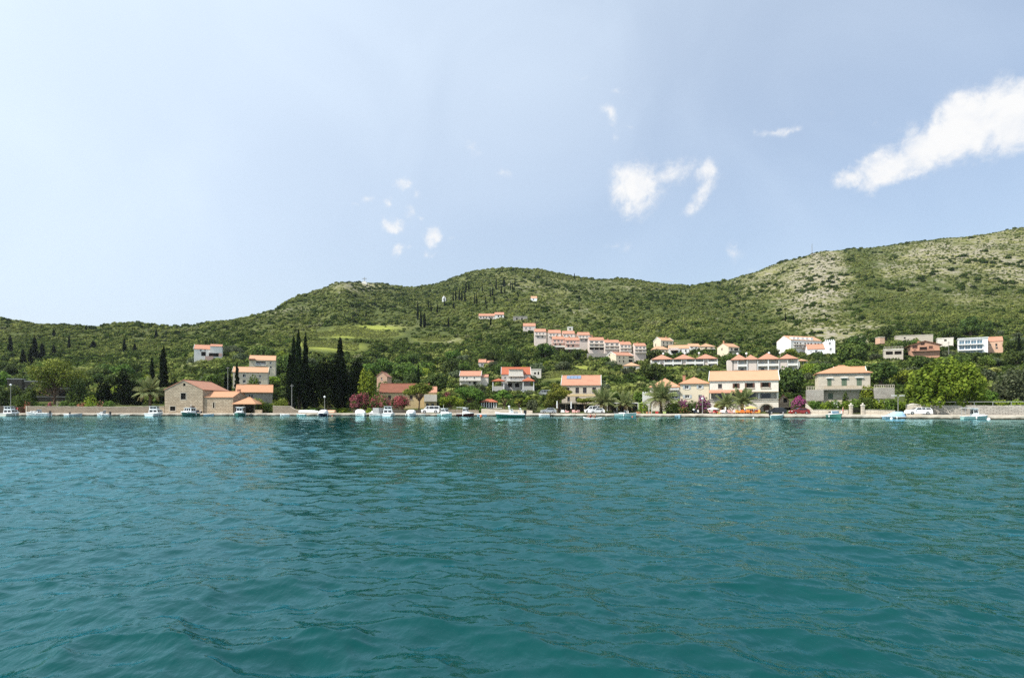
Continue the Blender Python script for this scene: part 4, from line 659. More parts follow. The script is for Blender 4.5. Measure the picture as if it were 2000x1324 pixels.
    for a, b in ((1455, 1474), (1485, 1505)): MB().box(X0 + (a - x0) * sx, X0 + (b - x0) * sx, -.22, -.004, (pb - 758.6) * s, (pb - 757.3) * s).build('sill', 'pale_stone', root)
    for a, b in ((1403, 1415.5), (1424, 1438), (1465, 1476), (1487, 1505.5)): q = MB(); q.box(X0 + (a - x0) * sx, X0 + (b - x0) * sx, 1.6, 1.715, (pb - 777.5) * s, (pb - 768.5) * s); q.build('loggia_window', 'glass', root)
    for a, b in ((1416, 1419), (1481, 1483.3)): MB().box(X0 + (a - x0) * sx, X0 + (b - x0) * sx, .02, .3, (pb - 778.4) * s, (pb - 767) * s).build('pillar', 'white_paint', root)
    t = MB(); t.prism([(-1.7, (pb - 767.8) * s), (.0, (pb - 762.3) * s), (.0, (pb - 761) * s), (-1.7, (pb - 766.5) * s)], 'x', X0 - .1, X0 + 65 * sx); t.build('awning_roof', 'coral_tile', root); MB().box(X0 + 66 * sx, X0 + 134 * sx, -1.2, -.004, (pb - 765.8) * s, (pb - 765) * s).build('pergola', 'pale_wood', root)
    MB().box(X0 - .02, X0 + w + .02, -.25, -.004, (pb - 779.6) * s, (pb - 778.7) * s).build('string_course', 'pale_stone', root); MB().box(X0 - .02, X0 + w + .02, -.12, -.003, (pb - 784) * s, (pb - 783) * s).build('string_course', 'pale_stone', root)
    # arch: spandrels fill the square opening's upper corners
    xc, rad, zs = X0 + (1496.5 - x0) * sx, 12.5 * sx, (pb - 789) * s - 12.5 * sx; q = MB(); n = 14
    for k in range(n):
        a0, a1 = math.pi * k / n, math.pi * (k + 1) / n; p0 = (xc + rad * math.cos(a0), zs + rad * math.sin(a0)); p1 = (xc + rad * math.cos(a1), zs + rad * math.sin(a1)); zt = zs + rad + .01
        q.add([(p0[0], .01, p0[1]), (p1[0], .01, p1[1]), (p1[0], .01, zt), (p0[0], .01, zt), (p0[0], 1.5, p0[1]), (p1[0], 1.5, p1[1])], [(0, 1, 2, 3), (0, 4, 5, 1)])
    q.build('arch', 'ashlar', root); q = MB()
    for k in range(n):
        a0, a1 = math.pi * k / n, math.pi * (k + 1) / n; e = [(r_, a) for a in (a0, a1) for r_ in (rad, rad + .32)]; v = [(xc + r_ * math.cos(a), -.05, zs + r_ * math.sin(a)) for r_, a in e]; q.add(v, [(0, 1, 3, 2)])
    q.build('arch_ring', 'pale_stone', root); MB().box(X0 + (1492 - x0) * sx, X0 + (1503 - x0) * sx, 1.5, 1.7, 0, (pb - 792) * s).build('door', 'brown_wood', root)
    roof_part(root, w, D, he, hr, 'gx', 'pale_tile', .35, trim='white_paint'); KEEP.append((1384, 1522, 803, 725, Y)); LAND.append((1452, 765, 'the three-storey quay house'))
    # villa with terrace
    r, I = house('grey stone villa with orange hip roof, green shutters and balustraded terrace', 1597, 1699, 782, 729, 715.5, 151, 11, 'hip', 'pale_stone', 'orange_tile', [(1615.6, 1624, 739, 753.5, 'g'), (1643.6, 1654, 739, 753.5, 'g'), (1673, 1683, 739, 753.5, 'g'), (1617, 1627, 767.5, 779, 'g')], rot=-0.4, ov=.5, hipa=5, wall2='cream_stucco', mark='the stone villa with green shutters', lw=[(4, 5, 5, 6.5, 'g')])
    for a, b in ((1613, 1627), (1641, 1656.5), (1670, 1686)): bar(r, I, a, b, 736.8, 738.2, -.4, -.004, 'lintel', 'white_paint')
    bar(r, I, 1594, 1700, 759.5, 761.5, -1.6, -.004, 'terrace_slab', 'grey_stone'); railing(r, I, 1606, 1676, 753.8, 759.5, -1.5, 'pale_wood', .3, 'balustrade')
    bar(r, I, 1572, 1606, 761.6, 783, -3.5, -.004, 'terrace_block', 'grey_stone'); railing(r, I, 1572.5, 1606, 754.5, 761.6, -3.3, 'pale_stone', .35, 'balustrade'); bar(r, I, 1703, 1741, 758.5, 779, -2.5, 4, 'terrace_block', 'grey_stone'); railing(r, I, 1704, 1740.5, 752.5, 758.5, -2.3, 'pale_stone', .35, 'balustrade')
    bar(r, I, 1597.2, 1699, 729.3, 733, -.06, -.003, 'cornice', 'grey_stone'); KEEP.append((1572, 1608, 779, 754, I['Y'] - 4))
    s = I['s']; MB().box(I['w'] / 2 - 6.5, I['w'] / 2 + .6, 11.6, 18, 0, 53 * s + .3).build('rear_wing', 'cream_stucco', r); roof_part(r, 1, 6.4, 53 * s + .3, 53 * s + 2.2, 'gx', 'orange_tile', .3, x0=I['w'] / 2 - 6.5, x1=I['w'] / 2 + .6, y0=11.6, trim='white_paint')
    # stone outbuilding between
    r, I = house('small rough stone outbuilding with gable and arched passage by the red car', 1520.5, 1541, 806, 783, 772, 155, 6, 'gy', 'tan_stone', 'brown_tile', [(1530, 1538, 777, 786, 'o')], name='outbuilding', rot=-0.38, ov=.12, mark='the rough stone outbuilding')
    house('low stone garden shed with white door under the bougainvillea', 1545, 1577, 806, 788, 786, 150, 5, 'flat', 'grey_stone', 'dry_stone', [(1562.5, 1567.5, 792, 803, 'd')], rot=-.42, name='garden_shed', cat='shed')
    Y = 152; s = Y / F; c = P(1535, 806, Y); root = thing('carport', 'dark open carport behind the black car', 'carport', c, -.4); MB().box(-14 * s, 12 * s, 0, 4, 10 * s, 12 * s).build('carport_roof', 'tan_stone', root)
    for x in (-13 * s, 11 * s): MB().box(x - .15, x + .15, .1, .4, -.5, 10 * s - .004).build('post', 'tan_stone', root)
    MB().box(-14 * s, 12 * s, 3.8, 4, -.5, 10 * s - .005).build('back_wall', 'room_shade', root); KEEP.append((1520, 1548, 803, 790, Y))  # back wall coloured near-black as the shade inside the carport
    # ---- right hillside
    r, I = house('white four-storey hotel with orange roof and dormers on the right slope', 1545, 1605, 686, 665, 657.5, 338, 11, 'gx', 'white_stucco', 'pale_tile', [(x, x + 3.4, y, y + 2.6, 'b') for y in (669.5, 675.5) for x in (1551.5, 1556, 1562, 1571, 1577, 1583, 1591, 1597)], rot=.3, ov=.2, rw=[(3, 4, 5, 6.2, 'b'), (7, 8, 5, 6.2, 'b'), (3, 4, 2, 3.2, 'b')], mark='the white hotel', ext=8)
    for y in (673, 679): bar(r, I, 1550, 1604, y, y + .8, -1.1, -.004, 'balcony', 'pale_stucco')
    for x in (1553, 1563, 1574, 1585, 1596): MB().box(-I['w'] / 2 + (x - 1545) * I['s'] - .9, -I['w'] / 2 + (x - 1545) * I['s'] + .9, .3, 3.5, I['he'] + .1, I['he'] + 1.7).build('dormer', 'white_paint', r)
    r, I = house('white chapel-like house with orange roof in front of the hotel', 1577, 1611, 694, 681.8, 673.2, 326, 8, 'gx', 'bright_white', 'coral_tile', [(1592, 1597, 684, 690, 'w'), (1583, 1585, 685, 687, 'b')], rot=-0.3, ov=.2, mark='the white chapel-like house', ext=7); s = I['s']; a = I['w'] / 2
    m = MB(); facade(m, (a + .02, -.6, 0), (1, 0), 17.5 * s, 27 * s, [(1.8, 2.8, 5.6, 6.6), (2.2, 3.2, 2.4, 3.6)], (0, -1)); m.box(a + .02, a + .02 + 17.5 * s, -.35, 7, -6, 27 * s - .02); m.build('tower', 'bright_white', r)
    for o in ((1.8, 2.8, 5.6, 6.6), (2.2, 3.2, 2.4, 3.6)): win_part(r, (a + .02, -.6, 0), (1, 0), (0, -1), *o, 'w')
    for k in range(5): MB().box(a + .1 + k * .95, a + .6 + k * .95, -.5, -.1, 27 * s, 27 * s + .8).build('merlon', 'bright_white', r)
    MB().box(-a + 6 * s, a, -3, -.1, -6, -.5).build('terrace_wall', 'ochre_stucco', r); KEEP.append((1611, 1630, 697, 665, I['Y']))
    r, I = house('pale stone terrace house with two dark arches on the right slope', 1726, 1764, 697, 683, 676, 262, 7, 'flat', 'pale_stone', 'ashlar', [(1730, 1744, 686, 692.5, 'o'), (1747, 1761, 686, 692.5, 'o')], rot=-.5, name='terrace_house', mark='the twin-arched terrace house'); railing(r, I, 1726.5, 1763.5, 676.5, 682, .3, 'pale_stone', .5, 'balustrade')
    r, I = house('rose brick house with wide low gable and wooden balconies', 1778, 1835, 694, 673.5, 666, 266, 10, 'gy', 'brick_pink', 'brown_tile', [(1782, 1792, 674, 680.5, 'd'), (1796, 1811, 677.5, 684, 'o'), (1814, 1822, 676, 681, 'd'), (1784, 1790, 682.5, 687, 'o'), (1798, 1806, 669.5, 674, 'd')], rot=-0.45, ov=1.0, mark='the rose brick house', chim=[(1796, .3, .8)], ext=6); bar(r, I, 1780, 1835, 684.4, 685.8, -1.4, -.004, 'balcony', 'brick_pink'); railing(r, I, 1795, 1823, 681.5, 684.4, -1.3, 'brown_wood', .4)
    # modern glass house with orange neighbour
    Y = 281; s = Y / F; c = P(1900, 695, Y); w = 58.5 * s / (math.cos(-.6) - (900 / F) * math.sin(-.6)); root = thing('modern_house', 'modern white three-storey house with blue glass front', 'house', c, -.6); he = 34 * s; m = MB(); ops = []
    for (t0, t1) in ((664, 671.5), (673.5, 682), (685, 692)):
        for k in range(4): ops.append((w * (.04 + k * .2), w * (.04 + k * .2 + .185), (695 - t1) * s, (695 - t0) * s))
    facade(m, (-w / 2, 0, 0), (1, 0), w, he, ops, (0, -1), rev=.4); facade(m, (-w / 2, 9, 0), (0, -1), 9, he, [], (-1, 0)); facade(m, (w / 2, 0, 0), (0, 1), 9, he, [], (1, 0)); m.box(-w / 2 + .01, w / 2 - .01, .45, 9, -7, he - .02); m.build('wall', 'bright_white', root)
    for o in ops: win_part(root, (-w / 2, 0, 0), (1, 0), (0, -1), *o, 'v', .4)
    MB().box(-w / 2 - .2, w / 2 + .2, -.4, 9.2, he, he + .35).build('roof', 'white_paint', root)
    for y in (672.5, 683.5): MB().box(-w / 2, w / 2 * .7, -.9, -.004, (695 - y) * s - .12, (695 - y) * s + .12).build('balcony', 'white_paint', root)
    KEEP.append((1868, 1960, 690, 658, Y)); LAND.append((1900, 675, 'the modern glass house'))
    house('small peach house with coral roof attached right of the glass house', 1929.8, 1959, 691, 666.5, 659, 281, 8, 'gx', 'peach_stucco', 'coral_tile', [(1932, 1936, 671.5, 673.5, 'b'), (1944, 1948, 671, 676, 'b'), (1944.5, 1949, 678, 681, 'b')], rot=-0.6, ov=.15, mark='the small peach house')
    house('long low roofless stone ruin on the right slope', 1750, 1822, 661, 655.5, 655, 305, 5, 'flat', 'pale_stone', 'pale_stone', [(1765, 1769, 658, 661, 'o')], rot=-.4, name='ruin', cat='ruin', mark='the long stone ruin')
    house('small flat pale hut with one dark window behind the brick house', 1831, 1862, 671, 661, 660.5, 292, 5, 'flat', 'pale_stucco', 'pale_stucco', [(1844, 1849, 663, 666.5, 'o')], rot=-.5, name='hut', cat='hut', mark='the flat pale hut')
    house('tiny pale hut among rocks above the twin-arched house', 1719, 1728, 667, 659, 657, 300, 4, 'flat', 'peach_stucco', 'pale_stone', name='hut', cat='hut', ext=1)
    # ---- upper centre
    r, I = house('white upper farmhouse with coral roof, highest house in the centre', 966, 984, 623, 614.5, 610.5, None, 8, 'gx', 'white_stucco', 'coral_tile', [(972, 975, 616, 619, 'b'), (978, 980.5, 616, 619, 'b')], ov=.3, mark='the highest farmhouse', ext=8); s = I['s']; a = -I['w'] / 2
    MB().box(a - 31 * s, a - .02, 0, 7, -8, 6 * s).build('west_wing', 'pink_stucco', r); roof_part(r, 1, 7, 6 * s, 11 * s, 'gx', 'coral_tile', .3, x0=a - 31 * s, x1=a - .1)
    for k in range(5): MB().box(a - (28 - 5.5 * k) * s, a - (26 - 5.5 * k) * s, -.05, .02, 1.5 * s, 4.5 * s).build('window', 'glass', r)
    KEEP.append((934, 986, 624, 610, I['Y']))
    house('plain pink house with red roof between farmhouse and upper terrace', 1022, 1046, 649, 637, 632, None, 8, 'gx', 'pink_stucco', 'coral_tile', [(1026, 1029, 639.5, 643, 'w'), (1034, 1037, 639.5, 643, 'w')], ov=.2, mark='the plain pink house', ext=7)
    house('grey roofless stone ruin right of the highest farmhouse', 1002, 1030, 627, 618.5, 618, None, 6, 'flat', 'grey_stone', 'grey_stone', [(1008, 1011, 621, 625, 'o'), (1018, 1021, 621, 625, 'o')], name='ruin', cat='ruin', mark='the grey ruin')
    house('tiny white chapel among the hill cypresses', 863.5, 870, 588, 581, 577.5, None, 6, 'gy', 'bright_white', 'pale_tile', [(866, 867.5, 583, 587, 'd')], name='chapel', cat='chapel', mark='the tiny white chapel', ov=.1)
    house('tiny white house high on the hill beneath the crest', 1037, 1049, 588, 582.5, 579, None, 6, 'gx', 'bright_white', 'pale_tile', [(1041, 1043, 583.5, 586, 'd')], name='hill_house', cat='house', mark='the tiny white hill house', ov=.1)
build_houses()
# ------------------------------------------------------------------ plants
def leaf_mesh(name, blobs, n, size, mats, seed=0, shell=(.55, 1.0), flat=.0, up=.35, mixf=None, aspect=.8):
    """leaf-sized faces spread through a set of ellipsoid clumps (cx,cy,cz,rx,ry,rz[,var])"""
    g = np.random.default_rng(seed); B = np.array([b[:6] for b in blobs], float); bv = np.array([b[6] if len(b) > 6 else g.uniform(0, 1) for b in blobs])
    a = (B[:, 3] * B[:, 4] + B[:, 3] * B[:, 5] + B[:, 4] * B[:, 5]); idx = g.choice(len(B), n, p=a / a.sum())
    d = g.normal(size=(n, 3)); d /= np.linalg.norm(d, axis=1)[:, None]; r = g.uniform(shell[0], shell[1], n) ** .6
    c = B[idx, :3] + d * B[idx, 3:] * r[:, None]
    nr = d * .8 + np.array([0, 0, up]) + g.normal(size=(n, 3)) * .55; nr[:, 2] += flat; nr /= np.linalg.norm(nr, axis=1)[:, None]
    t = np.cross(nr, g.normal(size=(n, 3))); t /= np.linalg.norm(t, axis=1)[:, None]; b = np.cross(nr, t); s = size * g.uniform(.6, 1.35, n)[:, None]
    V = np.stack([c + t * s, c + b * s * aspect, c - t * s, c - b * s * aspect], 1).reshape(-1, 3); Q = np.arange(4 * n).reshape(n, 4)
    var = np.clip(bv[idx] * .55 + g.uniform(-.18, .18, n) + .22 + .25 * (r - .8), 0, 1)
    me = np_mesh(name, V, Q, mats, {'var': np.repeat(var, 4)})
    if mixf: me.polygons.foreach_set('material_index', np.array(mixf(g, c, d, n), np.int32))
    return me
def dome(seed, n=9, rx=1., rz=.9, spread=.62, low=.35, bs=(.26, .44)):
    g = random.Random(seed); L = [(0, 0, rz * .55, rx * .62, rx * .62, rz * .5)]
    for k in range(n):
        a = g.uniform(0, 6.283); q = spread * math.sqrt(g.uniform(.15, 1)); h = g.uniform(low, 1.0); s = g.uniform(*bs)
        z = rz * (low + (1 - low) * h * math.sqrt(max(0, 1 - (q / 1.05) ** 2))); L.append((q * math.cos(a) * rx, q * math.sin(a) * rx, z - s * rz * .3, s * rx, s * rx, s * rz * .85))
    return L
def trunk_mesh(name, h, r, limbs=(), mat='bark', lean=0, z0=-1.2):
    m = MB(); m.tube([(0, 0, z0), (0, 0, 0), (lean * h * .5 + .05, .03, h * .5), (lean * h, .0, h)], [r * 1.35, r * 1.15, r * .85, r * .55], 8)
    for (z, dx, dy, dz, q) in limbs:
        x = lean * z; m.tube([(x, 0, z), (x + dx * .5, dy * .5, z + dz * .65), (x + dx, dy, z + dz)], [q, q * .75, q * .35], 6)
    return m.mesh(name, mat, True)
PROTO = {}
def protos():
    for k in range(5):     # round broadleaf / oak, unit radius 1, height about 1.7
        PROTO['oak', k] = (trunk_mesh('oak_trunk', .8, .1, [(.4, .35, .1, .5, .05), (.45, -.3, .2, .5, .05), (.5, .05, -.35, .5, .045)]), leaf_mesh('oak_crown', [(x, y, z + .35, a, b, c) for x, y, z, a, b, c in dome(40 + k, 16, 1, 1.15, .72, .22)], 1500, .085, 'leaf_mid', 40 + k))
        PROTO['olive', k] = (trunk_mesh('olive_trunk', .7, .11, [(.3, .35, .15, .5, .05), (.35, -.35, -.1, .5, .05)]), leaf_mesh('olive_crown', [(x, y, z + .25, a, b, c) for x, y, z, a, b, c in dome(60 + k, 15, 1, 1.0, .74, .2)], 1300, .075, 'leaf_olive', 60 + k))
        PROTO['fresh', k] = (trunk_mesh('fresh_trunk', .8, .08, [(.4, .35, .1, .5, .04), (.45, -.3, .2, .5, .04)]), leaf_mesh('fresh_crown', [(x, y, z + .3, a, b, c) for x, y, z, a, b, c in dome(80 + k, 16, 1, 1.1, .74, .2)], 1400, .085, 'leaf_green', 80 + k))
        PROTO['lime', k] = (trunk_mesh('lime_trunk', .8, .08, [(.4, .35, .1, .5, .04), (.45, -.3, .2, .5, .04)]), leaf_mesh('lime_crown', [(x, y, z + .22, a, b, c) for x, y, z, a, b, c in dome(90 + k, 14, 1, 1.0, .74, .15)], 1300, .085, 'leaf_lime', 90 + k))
    for k in range(4):     # cypress: unit height 1, half width .1
        g = random.Random(k); bl = []
        for j in range(34):
            t = j / 33; w = .098 * (1 - t) ** .62 * min(1, .45 + t * 3.2) + .012; a = g.uniform(0, 6.28); q = w * .3
            bl.append((q * math.cos(a), q * math.sin(a), .04 + .93 * t, w * .85, w * .85, .05))
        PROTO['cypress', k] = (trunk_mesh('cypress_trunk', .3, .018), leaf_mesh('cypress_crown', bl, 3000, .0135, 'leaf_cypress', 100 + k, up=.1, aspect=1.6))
LABELN = {}
ORD = ['nearest', 'second', 'third', 'fourth', 'fifth', 'sixth', 'seventh', 'eighth', 'ninth', 'tenth', 'eleventh', 'twelfth', 'thirteenth', 'fourteenth', 'fifteenth', 'sixteenth']
PENDING = []     # plants that still need a label that singles them out
def put_tree(kind, k, x, y, sc, rz, name, group, cat='tree', squash=1, z=None, desc=None):
    tr, cr = PROTO[kind, k]; o = thing(name, None, cat, (x, y, gz(x, y) - .05 if z is None else z), rz, group); o.scale = (sc, sc, sc * squash)
    a = link('trunk', tr, o); b = link('crown', cr, o)
    px, py = proj(x, y, o.location.z + sc * squash * (.5 if kind == 'cypress' else .8)); PENDING.append((o, px, py, desc or {'oak': 'rounded dark-green tree', 'olive': 'grey-green olive tree', 'fresh': 'leafy green tree', 'lime': 'bright yellow-green tree', 'cypress': 'slim dark cypress'}[kind]))
    return o
def settle_labels():
    bins = {}
    for (o, px, py, desc) in PENDING:
        q = min(LAND, key=lambda l: (l[0] - px) ** 2 + 2.2 * (l[1] - py) ** 2); dx, dy = px - q[0], py - q[1]
        rel = ('to the right of' if dx > 0 else 'to the left of') if abs(dx) > 1.3 * abs(dy) else ('above' if dy < 0 else 'below')
        bins.setdefault((desc, rel, q[2]), []).append((math.hypot(dx, dy), o))
    for (desc, rel, ph), L in bins.items():
        L.sort(key=lambda t: t[0])
        for i, (_, o) in enumerate(L):
            if len(L) == 1: o['label'] = f'{desc} {rel} {ph}'
            else: o['label'] = f'{desc}, {ORD[i] if i < len(ORD) else "number %d" % (i + 1)} {rel} {ph}'
def clear_of_houses(px, ptop, Y, half, slack=8):
    ok = np.ones(np.shape(px), bool)
    for (a, b, pb, pt, Yh) in KEEP:
        # blocks the facade, or stands inside the building
        ok &= ~((px + half > a) & (px - half < b) & (Y < Yh + 12) & (ptop < pb - slack - (4 if Yh > 300 else 0)) & (Y > 0))
    return ok
def shrub(label, px, py_base, py_top, wpx, Y, mats, n=1500, size=.2, seed=0, cat='shrub', name='shrub', flower=None, amount=.5, group=None, stem='bark', blobs=None, depthf=.8, nb=18, low=.12, rz_sp=.78, up=.35, bs=(.26, .44)):
    s = Y / F; w = wpx * s / 2; h = (py_base - py_top) * s; c = P(px, py_base, Y); z = min(c.z, gz(c.x, Y) + .1); h += c.z - z
    o = thing(name, label, cat, (c.x, Y, z), 0, group); g = random.Random(seed)
    bl = blobs or [(x, y * depthf, zz, a, b * depthf, cc) for x, y, zz, a, b, cc in dome(seed, nb, w, h * .93, rz_sp, low, bs)]
    mx = None
    if flower: mx = lambda g_, c_, d_, n_: ((g_.uniform(size=n_) < amount * np.clip(.35 + c_[:, 2] / h * 1.0 - .25 * (d_[:, 1] > .3), 0, 1.2) * np.where(fbm(c_[:, 0] * 1.1 + 9, c_[:, 2] * 1.1 + seed, 2, seed) > .42, 1.25, .35))).astype(int)
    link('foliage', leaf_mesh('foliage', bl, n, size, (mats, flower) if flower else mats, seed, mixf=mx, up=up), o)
    m = MB(); 
    for k in range(3): a = k * 2.1; m.tube([(.1 * math.cos(a), .1 * math.sin(a), -.8), (.2 * w * math.cos(a), .2 * w * math.sin(a), h * .3), (.4 * w * math.cos(a), .4 * w * math.sin(a), h * .6)], [.08, .06, .03], 5)
    m.build('stem', stem, o); return o
def pine(label, px, py_base, py_top, x0, x1, Y, seed, mats='leaf_pine', trunk_to=.5, cl=14, fork=True, n=4200, size=.24, dead=False, layers=.45, thick=.2, name='pine_tree'):
    s = Y / F; c = P(px, py_base, Y); z = gz(c.x, Y); h = CH + (HOR - py_top) * s - z; o = thing(name, label, 'tree', (c.x, Y, z)); g = random.Random(seed)
    L, Rr = (x0 - px) * s, (x1 - px) * s; bl = []; lb = []
    for k in range(cl):
        t = (k + .5) / cl; x = L + (Rr - L) * (.1 + .8 * ((t * 7.3 + g.uniform(0, .25)) % 1)); e = abs((x - (L + Rr) / 2) / ((Rr - L) / 2)); zt = h * max(.16, 1 - thick * .35 - layers * (.40 * e ** 2 + .55 * g.random() ** 1.2)); y = g.uniform(-.5, .5) * (Rr - L) * .45
        r = (Rr - L) * g.uniform(.12, .2); bl.append((x * (1 - r / (Rr - L)), y, zt - r * .25, r, r, r * g.uniform(.42, .62))); lb.append((min(h * trunk_to, zt - r) * g.uniform(.75, 1), x, y, zt - r * .3))
    m = MB(); rt = max(.16, h * .022); m.tube([(0, 0, -1), (0, 0, 0), (.1, 0, h * trunk_to * .5), (.25, 0, h * trunk_to)], [rt * 1.4, rt * 1.2, rt, rt * .8], 8)
    for (z0, x, y, z1) in lb:
        x_ = .25 * z0 / (h * trunk_to); m.tube([(x_, 0, z0), (x_ + (x - x_) * .45, y * .45, z0 + (z1 - z0) * .55), (x, y, z1)], [rt * .5, rt * .36, rt * .12], 6)
    m.build('trunk', 'pine_bark', o, True); link('crown', leaf_mesh('pine_crown', bl, n, size, mats, seed, shell=(.4, 1), up=.55, aspect=.6), o)
    if dead:
        for k in range(3): d = MB(); a = g.uniform(-.5, .5); d.tube([(.2, -.3, h * .55), (1.5 + k, -1.4, h * (.52 + .05 * k) + a), (2.6 + k * .8, -2, h * .58 + a)], [.09, .06, .02], 5); d.build('dead_branch', 'dead_wood', o)
    return o
def cypress(label, px, py_base, py_top, wpx, Y, k=0, group=None):
    c = P(px, py_base, Y); z = gz(c.x, Y) - .1; h = CH + (HOR - py_top) * Y / F - z; o = thing('cypress', label, 'tree', (c.x, Y, z), k * 1.3, group); w = wpx * Y / F; f = w / .2
    o.scale = (f, f, h); tr, cr = PROTO['cypress', k % 4]; link('trunk', tr, o); link('crown', cr, o); return o
FROND = []
def make_fronds():
    for k in range(4):
        m = MB(); g = random.Random(k); n = 9; V = []; droop = (.25, .55, .95, 1.35)[k]
        path = []; x = z = 0; a = .95 - .25 * k
        for i in range(n + 1): path.append((x, z)); x += math.cos(a) / n; z += math.sin(a) / n; a -= droop * 1.5 / n
        for i in range(n):
            (xa, za), (xb, zb) = path[i], path[i + 1]; t = (i + .5) / n; w = .17 * math.sin(math.pi * min(1, t * .85 + .14)) + .01
            for s in (-1, 1):
                for q in range(2):
                    f = q / 2; x0, z0 = xa + (xb - xa) * f, za + (zb - za) * f; x1, z1 = xa + (xb - xa) * (f + .34), za + (zb - za) * (f + .34); dx = .10
                    m.add([(x0, 0, z0), (x1, 0, z1), (x1 + dx, s * w, z1 - .05 - .05 * droop + g.uniform(-.02, .02)), (x0 + dx, s * w, z0 - .05 - .05 * droop)], [(0, 1, 2, 3)])
        m.tube([(p[0], 0, p[1] - .004) for p in path], [.012 * (1 - .8 * i / n) for i in range(n + 1)], 4)
        me = m.mesh('frond', 'leaf_dry' if k == 3 else 'leaf_palm'); at = me.attributes.new('var', 'FLOAT', 'POINT'); at.data.foreach_set('value', [.35 + .25 * g.random() + .2 * (v.co.x) for v in me.vertices]); FROND.append(me)
def palm(label, px, py_base, py_crown, rpx, Y, seed, n=44):
    s = Y / F; c = P(px, py_base, Y); z = max(.6, gz(c.x, Y)); h = CH + (HOR - py_crown) * s - z; o = thing('palm_tree', label, 'palm', (c.x, Y, z)); g = random.Random(seed); r = rpx * s
    m = MB(); k = max(4, int(h / .3)); m.tube([(.04 * math.sin(i * 2.1), .04 * math.cos(i * 1.7), -.5 + (h + .5) * i / k) for i in range(k + 1)], [(.42 - .1 * i / k) * (1.1 if i % 2 else .95) for i in range(k + 1)], 9); m.ball((0, 0, h), .5, 10, 6, sq=(1, 1, 1.2)); m.build('trunk', 'palm_bark', o)
    for i in range(n):
        t = (i + .5) / n; kind = 0 if t < .3 else (1 if t < .62 else (2 if t < .86 else 3)); f = link('frond', FROND[kind], o); f.location = (0, 0, h + .25 - .35 * t); f.rotation_euler = (g.uniform(-.25, .25), g.uniform(-.12, .12) + (-.55 + .5 * t / .3 if t < .3 else 0), i * 2.39996 + g.uniform(-.15, .15)); q = r * g.uniform(.9, 1.12) * (1.12 if kind < 2 else (1.15 if kind == 2 else .85)); f.scale = (q, q, q)
    return o
